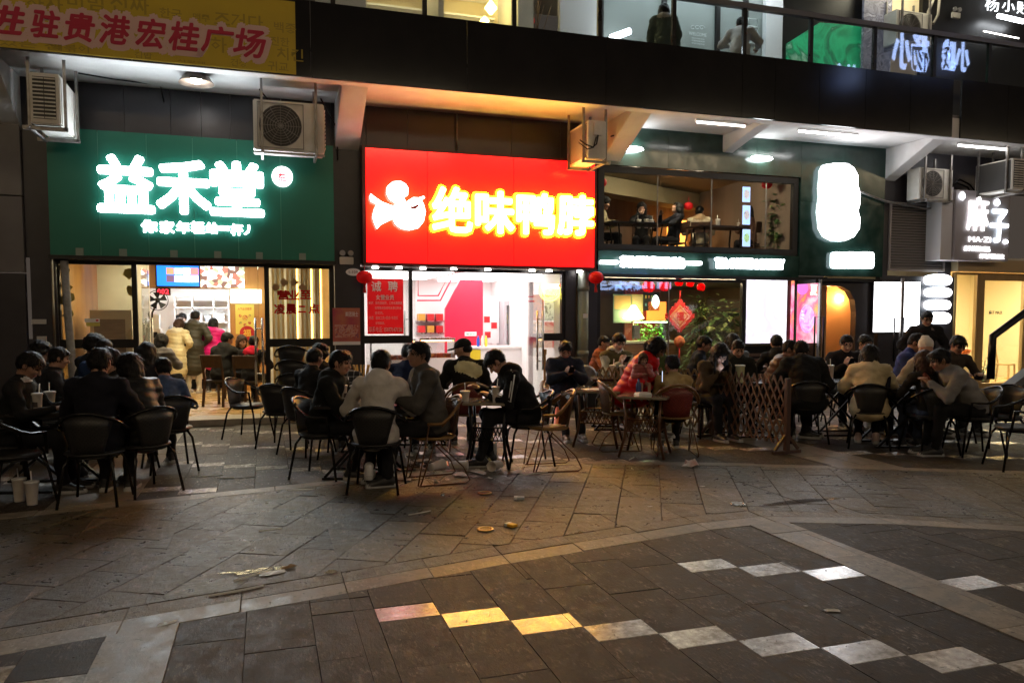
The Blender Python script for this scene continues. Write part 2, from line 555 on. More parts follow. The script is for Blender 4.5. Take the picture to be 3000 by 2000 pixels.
def strands(P, q, n, L, down):
    """thin tapering locks lying over the hair's surface"""
    if len(P) < 10: return np.zeros((0, 3)), np.zeros((0, 4), int), None
    rg = np.random.RandomState(len(P)); p = P[rg.randint(0, len(P), n)]
    c = q(0, -.01, .02); cr_ = q(0, -.05, .14)
    nr = p - c; nr /= np.linalg.norm(nr, axis=1)[:, None]
    f = (p - cr_) / np.linalg.norm(p - cr_, axis=1)[:, None] + np.array([0, 0, -down]) + rg.normal(0, .38, (n, 3))
    f -= nr * (f * nr).sum(1)[:, None]; f /= np.linalg.norm(f, axis=1)[:, None] + 1e-9
    w = np.cross(nr, f) * .0034; L = (L * rg.uniform(.6, 1.3, n))[:, None]
    a, b, e = p - nr * .003, p + f * L * .5 + nr * rg.uniform(.002, .007, (n, 1)), p + f * L + nr * rg.uniform(-.004, .008, (n, 1)) + np.array([0, 0, -.006])
    V = np.stack([a - w, a + w, b + w * .8, b - w * .8, e + w * .15, e - w * .15], 1).reshape(-1, 3)
    k = np.arange(n)[:, None] * 6
    return V, np.concatenate([k + np.array([[0, 1, 2, 3]]), k + np.array([[3, 2, 4, 5]])]), None

SKIN = [mat("skin_warm", (.46, .27, .19), .5, col2=(.40, .22, .15), scale=9, bump=.05, spec=.4),
        mat("skin_tan", (.34, .19, .125), .5, col2=(.29, .155, .1), scale=9, bump=.05, spec=.4),
        mat("skin_pale", (.55, .36, .28), .5, col2=(.5, .3, .22), scale=9, bump=.05, spec=.4)]
LIP = mat("lip", (.30, .11, .09), .45)
EYE = mat("eye", (.012, .010, .009), .25)
def hairmat(c, n): return mat("hair_" + n, c, .5, col2=tuple(x * 1.7 + .001 for x in c), scale=38, bump=.7, bscale=80, stretch=(1, 1, .25), spec=.18, dist=.01)
HAIR = {'black': hairmat((.0065, .006, .006), 'black'), 'brown': hairmat((.035, .018, .011), 'brown')}

def fabric(c, kind='cloth'):
    n = "%s_%02x%02x%02x" % ((kind,) + tuple(int(min(1, x) ** .45 * 255) for x in c))
    if kind == 'puffer': return mat(n, c, .48, col2=tuple(x * .8 for x in c), scale=5, bump=.25, bscale=26, spec=.3)
    if kind == 'leather': return mat(n, c, .4, col2=tuple(x * .7 for x in c), scale=7, bump=.35, bscale=30)
    if kind == 'denim': return mat(n, c, .85, col2=tuple(x * 1.6 for x in c), scale=18, bump=.3, bscale=60, spec=.2)
    return mat(n, c, .9, col2=tuple(x * .72 for x in c), scale=6, bump=.45, bscale=22, spec=.2)

def fingers(B, w, fwd, nrm, side, curl, t):
    """palm and five bent fingers from wrist W along FWD; NRM is the back of the hand, SIDE the thumb's side"""
    f, n, sd = [np.array(q) / np.linalg.norm(q) for q in (fwd, nrm, side)]
    R = np.stack([sd, f, n], 1)
    B.ell(w + f * .045, (.041, .052, .017), R, t, .015)
    for i, (o, L) in enumerate(((.029, .072), (.010, .080), (-.010, .075), (-.028, .058))):
        p = w + f * .085 + sd * o
        a = curl * (.5 + .08 * i)
        q1 = p + (f * math.cos(a) - n * math.sin(a)) * L * .5
        a2 = a + curl * .9
        q2 = q1 + (f * math.cos(a2) - n * math.sin(a2)) * L * .5
        B.cap(p, q1, .0098, .0092, t, .006); B.cap(q1, q2, .0090, .0078, t, .006)
    p = w + f * .025 + sd * .034
    q1 = p + (f * .7 + sd * .55 - n * .35) * .045; q2 = q1 + (f * .85 + sd * .05 - n * .5) * .034
    B.cap(p, q1, .0125, .0108, t, .01); B.cap(q1, q2, .0102, .0085, t, .008)

def ik(S, T, l1, l2, pole):
    d = T - S; L = np.linalg.norm(d); L2 = min(L, (l1 + l2) * .985)
    if L2 < L: T = S + d / L * L2
    d = (T - S) / L2
    a = (l1 * l1 - l2 * l2 + L2 * L2) / (2 * L2); hgt = math.sqrt(max(l1 * l1 - a * a, 0))
    pole = pole - d * (pole @ d); pole = pole / (np.linalg.norm(pole) + 1e-9)
    return S + d * a + pole * hgt, T

HANDS = {   # left and right hand targets, metres in the sitter's frame; z from the seat-height datum
    'table': ((-.16, .40, .78), (.14, .42, .78)), 'phone': ((-.05, .33, .88), (.06, .34, .87)),
    'phone_low': ((-.05, .30, .72), (.06, .31, .71)), 'lap': ((-.10, .30, .62), (.12, .30, .62)),
    'cup': ((-.14, .40, .78), (.10, .47, .82)), 'chin': ((-.16, .40, .78), (.05, .27, 1.05)),
    'clasp': ((-.03, .36, .80), (.03, .38, .80)), 'reach': ((-.06, .52, .80), (.10, .50, .80)),
    'knee': ((-.02, .46, .74), (.06, .44, .72)), 'hold': ((-.09, .34, .70), (.11, .32, .76)),
    'side': ((-.25, .05, .40), (.25, .05, .40)), 'pocket': ((-.2, .14, .58), (.2, .14, .58)),
}

def person(label, px, py, d, face, pose='sit', l1=8, l2=16, hy=0, hp=10, hands='table', hair='short', hc='black', skin=0,
           top=(.02, .02, .022), kind='cloth', top2=None, bottom=(.015, .015, .018), shoe=(.02, .02, .02), sole=(.5, .5, .5),
           bulk=0.0, hood=None, coat=0.0, hat=None, hatc=(.02, .02, .02), extra=None, z0=0.0, s=None, twist=0, seat=.45,
           fem=False, spread=.11, feet=.46, fine=True, glasses=False, group=None, head=1.0, legs=True, wp=None, leanx=0.0):
    loc = PD(px, d, z0) if wp is None else np.array(wp, float)
    sit = pose == 'sit'
    hz = seat + .07 if sit else .90
    l1, l2, tw = rad(l1), rad(l2), rad(twist)
    fs = .93 if fem else 1.0
    Hp = np.array([0, 0, hz]); p1 = Hp + .245 * _dir(l1); p2 = p1 + .255 * _dir(l2)
    p1[0] += leanx * .4; p2[0] += leanx
    l3 = l2 * .75
    hc_ = p2 + _dir(l3) * .125 + np.array([0, .012, 0])          # pivot of the head
    RH = _frame(rad(hy), rad(hp) + l2 * .35)
    H = hc_ + RH @ np.array([0, .012, .045]) * head
    top_z = (H + RH @ np.array([0, -.01, .118 * head]))[2]
    if s is None:
        s = float(np.clip((ztop(px, py, d) - z0) / top_z, .80, 1.16)) if py is not None else 1.0
    root = thing("person", label, "person", loc, face_dir(face), group)
    root.scale = (s, s, s)
    hh = .0078 if fine else .0115
    HS = head * 1.04
    # ---- body: head and neck (fine), hands (fine), core (coarse)
    B = Body()
    q = lambda x, y, z: H + RH @ (np.array([x, y, z]) * HS)
    B.ell(q(0, -.008, .022), np.array((.075, .095, .092)) * HS, RH, 0, .02)
    B.ell(q(0, .022, -.040), np.array((.058, .066, .066)) * HS, RH, 0, .03)
    B.ell(q(0, .052, -.080), np.array((.030, .028, .024)) * HS, RH, 0, .025)
    B.cap(q(0, .082, .012), q(0, .106, -.026), .009 * HS, .0135 * HS, 0, .012)
    B.cap(q(-.035, .074, .030), q(.035, .074, .030), .014 * HS, None, 0, .014)
    for sx in (-1, 1):
        B.ell(q(sx * .076, -.006, -.006), np.array((.011, .020, .031)) * HS, RH, 0, .008)
        B.ell(q(sx * .042, .060, -.022), np.array((.024, .024, .024)) * HS, RH, 0, .02)
        if fine:
            B.ell(q(sx * .031, .0815, .008), np.array((.0115, .010, .0048)) * HS, RH, 1, .002)
            B.cap(q(sx * .016, .089, .030), q(sx * .048, .077, .031), .0042 * HS, .0032 * HS, 3, .002)
    if fine: B.cap(q(-.019, .083, -.056), q(.019, .083, -.056), .0075 * HS, None, 2, .003)
    B.cap(q(0, -.02, -.05), p2 - _dir(l2) * .02, .052 * HS, .060, 0, .03)
    P, Q = B.mesh(hh)
    shells = [(P, Q, B.tags(P))]
    Rs = np.array(Matrix.Rotation(tw, 3, 'Z'))
    sw = .175 * fs
    SL = p2 - _dir(l2) * .045 + Rs @ np.array([-sw, 0, 0]); SR = p2 - _dir(l2) * .045 + Rs @ np.array([sw, 0, 0])
    hl = HANDS[hands] if isinstance(hands, str) else hands
    dz = (hz - .52)
    arms = []
    for S, T, sx in ((SL, hl[0], -1), (SR, hl[1], 1)):
        T = np.array(T, float) + np.array([0, 0, dz if (sit or hands != 'side') else .42])
        E, Wp = ik(S, T, .275, .245, np.array([sx * .8, -.45, -.75]))
        arms.append((S, E, Wp, sx))
        f = Wp - E
        f = f / np.linalg.norm(f)
        if hands in ('phone', 'phone_low'): nrm = np.array([sx * .6, .3, -.5]); sd = np.array([-sx * .4, -.1, .9]); cu_ = 1.1
        elif hands in ('cup', 'hold', 'clasp', 'knee'): nrm = np.array([sx * .9, .2, .25]); sd = np.array([0, 0., 1.]); cu_ = 1.0
        elif hands == 'side': nrm = np.array([sx * 1., 0, 0]); sd = np.array([0, 1., 0]); cu_ = .5
        else: nrm = np.array([0, .1, 1.]); sd = np.array([-sx * 1., 0, 0]); cu_ = .45
        nrm = nrm - f * (nrm @ f); nrm /= np.linalg.norm(nrm); sd = sd - f * (sd @ f) - nrm * (sd @ nrm); sd /= np.linalg.norm(sd)
        Bh = Body(); Bh.cap(Wp - f * .06, Wp, .029, .024, 0, .01)
        fingers(Bh, Wp - f * .005, f, nrm, sd, cu_, 0)
        P, Q = Bh.mesh(.0072 if fine else .010); shells.append((P, Q, None))
    lg = []
    for sx in (-1, 1):
        h0 = Hp + np.array([sx * .085, 0, -.015])
        if sit:
            k = np.array([sx * spread, .43, hz + .0]); fy = feet if not isinstance(feet, tuple) else feet[0 if sx < 0 else 1]
            a = np.array([sx * spread * .95, fy, .085])
            v = a - k; L = np.linalg.norm(v)
            a = k + v / L * min(L, .46); a[2] = max(a[2], .085)
        else:
            k = np.array([sx * .095, .02, .48]); a = np.array([sx * .10, -.01 + sx * .02, .085])
        lg.append((h0, k, a))
    C = Body()
    C.cap(Hp, p1, .09, .09); C.cap(p1, p2, .09, .06)
    for S, E, Wp, sx in arms: C.cap(p2, S, .05, .045); C.cap(S, E, .04, .033); C.cap(E, Wp, .032, .024)
    for h0, k, a in lg: C.cap(h0, k, .06, .045); C.cap(k, a, .044, .034)
    P, Q = C.mesh(.026); shells.append((P, Q, None))
    sdf_object("body", shells, [SKIN[skin], EYE, LIP, HAIR[hc]], root)
    # ---- top
    J = Body(); b = bulk
    back = lambda v, u=0., x=0.: p2 - np.array([0, math.cos(l2), -math.sin(l2)]) * v + _dir(l2) * u + np.array([x, 0, 0])
    J.ell(Hp + _dir(l1) * .02, (.165 * fs + b, .125 + b, .11 + b), _frame(0, l1), 0, .05)
    J.ell(Hp * .45 + p1 * .55, (.150 * fs + b, .112 + b, .16 + b), _frame(0, l1), 0, .06)
    J.ell(p1 * .45 + p2 * .55, (.160 * fs + b, .112 + b, .17 + b * .6), Rs @ _frame(0, l2), 0, .06)
    J.cap(SL, SR, .074 + b * .5, None, 0, .05)
    J.cap(Hp, p1, .115 + b, .108 + b, 0, .06); J.cap(p1, p2 - _dir(l2) * .06, .108 + b, .09 + b, 0, .06)
    J.cap(p2 - _dir(l2) * .03, p2 + _dir(l2) * .045, .085 + b * .3, .066 + b * .3, 2 if hood else 0, .03)
    for S, E, Wp, sx in arms:
        ta = 1 if (extra in ('sleeves', 'vest')) else 0
        J.cap(S, E, .064 + b * .75, .052 + b * .75, ta, .03); J.cap(E, Wp - (Wp - E) * .05, .052 + b * .75, .038 + b * .45, ta, .02)
        if extra == 'stripes':
            n_ = np.array([sx * .62, 0., .78])
            for o in (-.040, 0, .040):
                w_ = np.array([-sx * .78 * o, .3 * o, .62 * o]); sp = MB()
                sp.tube([S + n_ * (.076 + b * .75) + w_, S * .6 + E * .4 + n_ * (.070 + b * .75) + w_, E + n_ * (.058 + b * .75) + w_, E * .6 + Wp * .4 + n_ * (.053 + b * .7) + w_ * .9, Wp + n_ * (.040 + b * .5) + w_ * .7], .0075, 6)
                sp.build('sleeve_stripe', fabric(top2), root, world=False)
    if hood:
        J.ell(back(.085, -.015), (.125, .07, .095), _frame(0, l2 + .3), 2, .03)
        J.ell(back(.03, .05), (.105, .085, .04), _frame(0, l2), 2, .03)
    if extra == 'panel':     # lighter yoke across the shoulders
        J.ell(back(.095, -.10, .03), (.17, .055, .085), _frame(0, l2, .22), 1, .004)
    if extra == 'front':     # lighter shirt showing in an open jacket
        J.ell(p1 * .4 + p2 * .6 + np.array([0, .075, 0]), (.055, .055, .16), _frame(0, l2), 1, .01)
    if extra == 'collar':
        J.cap(p2 + np.array([-.05, .05, .02]), p2 + np.array([.05, .05, .02]), .028, None, 1, .01)
    if extra == 'strap':
        u0, u1 = back(.125, .0, -.10), Hp * .4 + p1 * .6 + np.array([.13, -.13, 0])
        J.cap(u0, (u0 + u1) / 2 - np.array([0, .02, 0]), .012, None, 1, .002); J.cap((u0 + u1) / 2 - np.array([0, .02, 0]), u1, .012, None, 1, .002)
        J.cap(p2 + np.array([-.09, .09, 0]), p1 + np.array([.10, .13, 0]), .012, None, 1, .002)
    if coat:
        if sit:
            for h0, k, a in lg: J.cap(h0, h0 + (k - h0) * coat, .105 + b, .088 + b, 0, .05)
            J.ell(Hp + np.array([0, -.06, -.04]), (.18 + b, .12 + b, .10 + b), None, 0, .05)
        else:
            J.cap(Hp, Hp - np.array([0, 0, coat]), .165 + b, .175 + b, 0, .08)
            J.cap(Hp + np.array([.06, 0, 0]), Hp + np.array([.07, 0, -coat]), .13 + b, .14 + b, 0, .06)
            J.cap(Hp - np.array([.06, 0, 0]), Hp - np.array([.07, 0, coat]), .13 + b, .14 + b, 0, .06)
    ph = random.random() * 6
    if kind == 'puffer':
        w1 = wob(.004, 22, ph)
        disp = lambda x, y, z: w1(x, y, z) - .0125 * np.abs(np.sin((z + .25 * y * math.sin(l2)) * math.pi / .085 + .6 * np.sin(9 * x))) + .005
    else:
        w1 = wob(.0045, 26, ph); w2 = wob(.0028, 47, ph + 1)
        disp = lambda x, y, z: w1(x, y, z) + w2(x, y, z)
    hj = .0165 if fine else .021
    P, Q = J.mesh(hj if extra is None else hj * .85, disp)
    t2 = top2 or tuple(min(1, c * 1.4 + .01) for c in top)
    hd = hood if isinstance(hood, tuple) else top
    sdf_object("vest" if extra == 'vest' else "coat" if coat else "jacket", [(P, Q, J.tags(P))],
               [fabric(top, kind) if extra != 'plaid' else plaid(), fabric(t2), fabric(hd, kind)], root)
    # ---- trousers and shoes
    if legs:
        T = Body()
        T.ell(Hp + np.array([0, -.01, -.02]), (.155, .115, .10), None, 0, .05)
        for h0, k, a in lg:
            T.cap(h0, k, .088, .066, 0, .03); T.cap(k, a + np.array([0, 0, .01]), .066, .05, 0, .03)
        P, Q = T.mesh(.0175 if fine else .022, wob(.005, 28, ph + 2))
        sdf_object("trousers", [(P, Q, None)], [fabric(bottom, 'denim' if bottom[2] > bottom[0] * 1.15 and bottom[2] > .03 else 'cloth')], root)
        for h0, k, a in lg:
            Sh = Body()
            Sh.cap(a + np.array([0, -.045, -.035]), a + np.array([0, .04, -.03]), .042, .045, 0, .02)
            Sh.cap(a + np.array([0, .03, -.04]), a + np.array([0, .155, -.05]), .043, .034, 0, .02)
            Sh.cap(a + np.array([0, -.02, -.02]), a + np.array([0, -.01, .03]), .043, .046, 0, .02)
            Sh.cap(a + np.array([0, -.05, -.075]), a + np.array([0, .165, -.075]), .043, .038, 1, .004)
            P, Q = Sh.mesh(.012, None, floor=max(a[2] - .085, 0.0))
            sdf_object("shoe", [(P, Q, Sh.tags(P))], [fabric(shoe, 'leather'), fabric(sole)], root)
    # ---- hair or hat
    A = Body(); c = HS
    def he(x, y, z, rx, ry, rz, t=0, k=.02): A.ell(q(x, y, z), np.array((rx, ry, rz)) * c, RH, t, k)
    amp, fr = (.0015 if hair == 'crop' else .0042), random.uniform(70, 95)
    if hat == 'beanie':
        Bn = Body(); Bn.ell(q(0, -.012, .052), np.array((.086, .104, .098)) * c, RH, 0, .02)
        Bn.cap(q(-.03, -.02, .145), q(.03, -.02, .145), .022, None, 0, .03)
        Bn.ell(q(0, .03, -.055), np.array((.13, .13, .085)) * c, RH, 0, cut=True)
        P, Q = Bn.mesh(.011, lambda x, y, z: .003 * np.sin(x * 130) * np.sin(y * 130))
        sdf_object("beanie", [(P, Q, None)], [fabric(hatc)], root)
    if hat == 'cap':
        Bn = Body(); Bn.ell(q(0, -.010, .048), np.array((.084, .103, .082)) * c, RH, 0, .01)
        Bn.ell(q(0, .03, -.03), np.array((.13, .2, .065)) * c, RH, 0, cut=True)
        Bn.ell(q(0, .135, .038), np.array((.065, .06, .010)) * c, RH, 0, .02)
        P, Q = Bn.mesh(.011); sdf_object("cap", [(P, Q, None)], [fabric(hatc)], root)
    if hair in ('short', 'spiky', 'crop', 'fringe', 'curly', 'bun'):
        g = .0095 if hair == 'crop' else .014
        he(0, -.012, .030, .074 + g * .7, .094 + g * .6, .078 + g)
        he(0, -.046, -.014, .068 + g * .6, .052 + g * .6, .062)
        if hair != 'crop':
            fx_ = random.uniform(-.014, .014); he(fx_, .050, .078, .056, .040, .024); he(fx_ * 2, .068, .070, .034, .020, .014)
        if hair == 'fringe':
            he(-.018, .070, .058, .044, .020, .024); he(.028, .070, .064, .032, .018, .020)
        if hair == 'spiky':
            for i in range(26):
                a, e = random.uniform(0, 6.28), random.uniform(.5, 1.5)
                v = np.array([math.cos(a) * math.cos(e) * .07, math.sin(a) * math.cos(e) * .085, .03 + math.sin(e) * .085])
                A.cap(q(*v), q(*(v * 1.22 + np.array([0, .012, .012]))), .014, .004, 0, .012)
        if hair == 'curly':
            amp, fr = .011, 95
            he(0, -.02, .06, .105, .11, .085); he(0, -.07, 0, .10, .06, .08)
        if hair == 'bun':
            he(0, -.105, .05, .042, .04, .042)
            he(0, .052, .070, .068, .040, .034)
    elif hair in ('long', 'bob', 'pony'):
        he(0, -.018, .040, .091, .108, .094)
        he(0, -.052, -.02, .088, .064, .09)
        he(0, .055, .074, .070, .038, .036)
        dn = .11 if hair == 'bob' else .27
        for sx in (-1, 1):
            he(sx * .076, .008, .0, .022, .055, .075)
            if hair != 'pony':
                e0 = q(sx * .07, -.02, -.03); A.cap(e0, e0 + np.array([sx * .012, -.012, -dn * .75]), .034, .026, 0, .03)
                if hair == 'long':
                    e1 = q(sx * .078, .03, -.02); A.cap(e1, e1 + np.array([sx * .02, .035, -dn * .8]), .024, .016, 0, .02)
        if hair != 'pony':
            e0 = q(0, -.075, -.02); A.cap(e0, e0 + np.array([0, -.055, -dn]), .066, .05, 0, .04)
            e0 = q(-.04, -.065, -.02); A.cap(e0, e0 + np.array([-.01, -.05, -dn]), .05, .035, 0, .04)
            e0 = q(.04, -.065, -.02); A.cap(e0, e0 + np.array([.01, -.05, -dn]), .05, .035, 0, .04)
        else:
            e0 = q(0, -.10, .03); A.cap(e0, e0 + np.array([0, -.06, -.04]), .03, .032, 0, .02); A.cap(e0 + np.array([0, -.06, -.04]), e0 + np.array([0, -.09, -.2]), .034, .014, 0, .02)
    if A.p and hat is None or hair in ('long', 'bob'):
        if hair in ('long', 'bob', 'pony', 'curly'): A.ell(q(0, .098, -.018), np.array((.060, .060, .072)) * c, RH, 0, cut=True)
        else: A.ell(q(0, .088, -.062), np.array((.15, .085, .112)) * c, RH, 0, cut=True); A.ell(q(0, .06, -.09), np.array((.15, .085, .075)) * c, RH, 0, cut=True)
        P, Q = A.mesh(.0098 if fine else .013, lambda x, y, z: amp * np.sin(x * fr + 3 * np.sin(z * 31)) * np.sin(y * fr * .9 + 2 * np.sin(z * 23)) + amp * .6 * np.sin(z * fr * .8 + x * 40))
        sdf_object("hair", [(P, Q, None), strands(P, q, 460 if fine else 200, .075 if hair in ('long', 'bob', 'pony') else .030 if hair == 'crop' else .045, .7 if hair in ('long', 'bob') else .25)], [HAIR[hc]], root)
    elif hat == 'cap':
        he(0, -.05, -.005, .082, .058, .055); P, Q = A.mesh(.011); sdf_object("hair", [(P, Q, None)], [HAIR[hc]], root)
    if glasses:
        g = MB()
        for sx in (-1, 1):
            pts = [q(sx * .033 + .024 * math.cos(t), .101, .006 + .018 * math.sin(t)) for t in np.linspace(0, 2 * math.pi, 11)[:-1]]
            g.tube(pts, .0022, 5, True); g.tube([q(sx * .057, .098, .01), q(sx * .08, .0, .01)], .002, 5)
        g.tube([q(-.009, .103, .01), q(.009, .103, .01)], .002, 5)
        g.build("glasses", mat("glasses_rim", (.05, .05, .055), .3, .8), root, world=False)
    root["_s"] = s
    del root["_s"]
    R = Matrix.Rotation(face_dir(face), 3, 'Z')
    Wd = lambda v: np.array(Vector(loc) + R @ (Vector(v) * s))
    return dict(root=root, hands=[Wd(a[2]) for a in arms], head=Wd(H), face=face, s=s, loc=loc, mid=Wd((arms[0][2] + arms[1][2]) / 2 + np.array([0, .07, .02])))

def plaid():
    n = "plaid_cloth"
    if n in MATS: return MATS[n]
    m = mat(n, (.015, .016, .02), .9); nt = m.node_tree; N, L = nt.nodes, nt.links
    tc = N.new("ShaderNodeTexCoord"); b = N["Principled BSDF"]; last = None
    for ax in (0, 2):
        sp = N.new("ShaderNodeSeparateXYZ"); L.new(tc.outputs["Object"], sp.inputs[0])
        mu = N.new("ShaderNodeMath"); mu.operation = 'PINGPONG'; mu.inputs[1].default_value = .035
        L.new(sp.outputs[ax], mu.inputs[0])
        ls = N.new("ShaderNodeMath"); ls.operation = 'LESS_THAN'; ls.inputs[1].default_value = .007; L.new(mu.outputs[0], ls.inputs[0])
        if last is None: last = ls
        else:
            ad = N.new("ShaderNodeMath"); ad.operation = 'ADD'; L.new(last.outputs[0], ad.inputs[0]); L.new(ls.outputs[0], ad.inputs[1]); last = ad
    rp = N.new("ShaderNodeValToRGB"); e = rp.color_ramp.elements; rp.color_ramp.interpolation = 'CONSTANT'
    e[0].color = (.012, .013, .017, 1); e[1].position = .5; e[1].color = (.16, .16, .17, 1); e.new(.99).color = (.42, .42, .42, 1)
    dv = N.new("ShaderNodeMath"); dv.operation = 'MULTIPLY'; dv.inputs[1].default_value = .5; L.new(last.outputs[0], dv.inputs[0])
    L.new(dv.outputs[0], rp.inputs[0]); L.new(rp.outputs[0], b.inputs["Base Color"])
    return m

# ================================================================== shared materials
M_MORTAR = mat("mortar", (.036, .029, .021), .8, col2=(.065, .053, .038), scale=12, bump=.3)
M_GRAN = [paving("dark_granite", (.023, .017, .012), (.054, .041, .030), (.21, .175, .135), 14, 62, (1, .28, 1), .64, .12, .5, .005, .28),
          paving("dark_granite_worn", (.027, .020, .014), (.063, .049, .036), (.25, .205, .16), 11, 48, (1, .35, 1), .66, .12, .5, .005, .28)]
M_SLATE = [paving("slate_grey", (.058, .048, .033), (.120, .099, .068), (.25, .215, .16), 10, 26, (1, .3, 1), .44, .20, .9, .016, .42, .28),
           paving("slate_brown", (.062, .048, .030), (.130, .102, .064), (.26, .21, .15), 9, 30, (1, .26, 1), .46, .20, .9, .016, .42, .28),
           paving("slate_dark", (.046, .040, .028), (.098, .083, .058), (.22, .19, .14), 12, 22, (.3, 1, 1), .40, .20, .9, .016, .45, .28)]
M_WTILE = paving("white_tile_worn", (.26, .235, .20), (.50, .465, .415), (.66, .62, .56), 16, 40, (1, .6, 1), .22, .07, .15, .003, .5, .15)
M_BAND = paving("pale_granite", (.15, .125, .095), (.27, .23, .18), (.38, .335, .27), 9, 45, (1, .4, 1), .52, .12, .35, .004, .35, .16)
M_BLACK = mat("black_metal", (.012, .012, .013), .35, .6, rvar=.1, scale=8)
M_FRAME = mat("dark_frame", (.009, .0085, .008), .38, .2, col2=(.013, .012, .011), scale=5)
M_FASCIA = mat("fascia_dark_panel", (.017, .017, .019), .10, col2=(.022, .021, .023), scale=2, spec=.35)
M_CLAD = mat("dark_cladding", (.024, .021, .026), .38, col2=(.032, .028, .034), scale=3, bump=.1)
M_GREYP = mat("grey_panel", (.16, .15, .15), .45, col2=(.13, .12, .12), scale=2, rvar=.1)
M_PLASTER = mat("white_plaster", (.70, .68, .66), .8, col2=(.60, .58, .56), scale=3, bump=.15, bscale=30)
M_BEAM = mat("beam_paint", (.72, .70, .68), .75, col2=(.64, .61, .59), scale=4, bump=.12, bscale=35)
M_STEEL = mat("brushed_steel", (.55, .55, .54), .28, 1.0, rvar=.1, scale=20, stretch=(1, 1, .1))
M_GALV = mat("galvanised_bracket", (.30, .29, .28), .45, .8, col2=(.20, .18, .16), scale=9)
M_ACW = mat("aircon_casing", (.74, .72, .67), .5, col2=(.60, .57, .50), scale=4, rvar=.1)
M_ACDK = mat("aircon_inside", (.055, .053, .05), .6)
M_GLASS = glass("window_glass")
M_GLASSR = glass("railing_glass", (.90, .93, .93), .09)
M_GREEN = mat("green_sign_board", (.003, .155, .098), .45, col2=(.003, .138, .086), scale=1.5)
M_DGREEN = mat("green_marble", (.014, .036, .027), .16, col2=(.024, .055, .042), scale=5, detail=9, rvar=.06)
M_LET = glow("lit_letter_white", (.84, .93, 1.0), 24.0)
M_LETS = glow("lit_letter_small", (.90, .95, 1.0), 8.0)
SIDE['lit_letter_white'] = glow("letter_side_fill", (.75, .9, 1.0), 2.8); SIDE['lit_letter_small'] = SIDE['lit_letter_white']  # letter sides given an added glow to brighten the sign board
M_WOOD = mat("warm_wood_panel", (.50, .26, .07), .45, col2=(.40, .19, .05), scale=5, stretch=(1, 1, .2))
M_DWOOD = mat("dark_stained_wood", (.075, .035, .018), .5, col2=(.045, .02, .011), scale=14, bump=.3, stretch=(1, 1, .15))
M_WHITE = mat("white_laminate", (.78, .78, .78), .4)
M_WALLW = mat("white_wall", (.75, .75, .74), .7)
M_RED = mat("red_paint", (.55, .012, .02), .4)
M_REDP = mat("red_paper", (.50, .012, .015), .6, col2=(.42, .01, .012), scale=5, bump=.2)

# ================================================================== pavement
B_LINE = [(-9, -9.62), (-3, -8.60), (-1.34, -8.27), (.43, -7.91), (1.51, -7.67), (3.2, -7.37), (3.82, -7.35), (4.68, -7.69), (5.72, -8.31), (7.5, -9.25), (12, -11.6)]
U_LINE = [(-9, -6.85), (-3, -5.74), (-.68, -5.30), (.8, -5.02), (2.6, -4.76), (3.35, -4.83), (4.44, -5.25), (5.85, -5.89), (8, -7.0), (12, -9.1), (18, -12.2)]
def lin(L, off=0.0): return [(x, y + off) for x, y in L]
def clip_half(poly, a, b, c):       # keep a*x + b*y <= c
    out = []
    for i in range(len(poly)):
        p, q = poly[i - 1], poly[i]
        dp, dq = a * p[0] + b * p[1] - c, a * q[0] + b * q[1] - c
        if (dp <= 0) != (dq <= 0):
            t = dp / (dp - dq); out.append((p[0] + (q[0] - p[0]) * t, p[1] + (q[1] - p[1]) * t))
        if dq <= 0: out.append(q)
    return out
def area(p): return abs(sum(p[i - 1][0] * p[i][1] - p[i][0] * p[i - 1][1] for i in range(len(p)))) / 2
def clip_band(poly, lo, hi):
    """pieces of POLY between two broken lines (None = no limit)"""
    xs = sorted({x for L in (lo, hi) if L for x, _ in L}); res = []
    bounds = [-99] + xs + [99]
    x0, x1 = min(p[0] for p in poly), max(p[0] for p in poly)
    for a, b in zip(bounds, bounds[1:]):
        if b <= x0 or a >= x1: continue
        q = clip_half(clip_half(poly, -1, 0, -a), 1, 0, b) if (a > x0 or b < x1) else poly
        for L, sg in ((lo, -1), (hi, 1)):
            if not L or not q: continue
            m = (max(a, x0) + min(b, x1)) / 2
            for (xa, ya), (xb, yb) in zip(L, L[1:]):
                if xa <= m <= xb:
                    k = (yb - ya) / (xb - xa)
                    q = clip_half(q, -k * sg, sg, (ya - k * xa) * sg)
                    break
        if len(q) > 2 and area(q) > .0012: res.append(q)
    return res
SLABS = {"granite_slab": [], "slate_slab": [], "white_tile": [], "border_slab": []}
def slab_add(kind, poly, m, dz=0.0):
    cx = sum(p[0] for p in poly) / len(poly); cy = sum(p[1] for p in poly) / len(poly)
    v = np.array([cx, cy, 0]) - CAM; dep = v @ WH
    if dep < 1.6: return
    px = 1500 + FPX * (v @ cr) / dep
    if -700 < px < 3700: SLABS[kind].append((dep, poly, m, dz))
rs = random.Random(3)
UW, VW, X0, Y0 = .335, .197, .88, -8.79
FG_HI = lin(B_LINE, -.40)
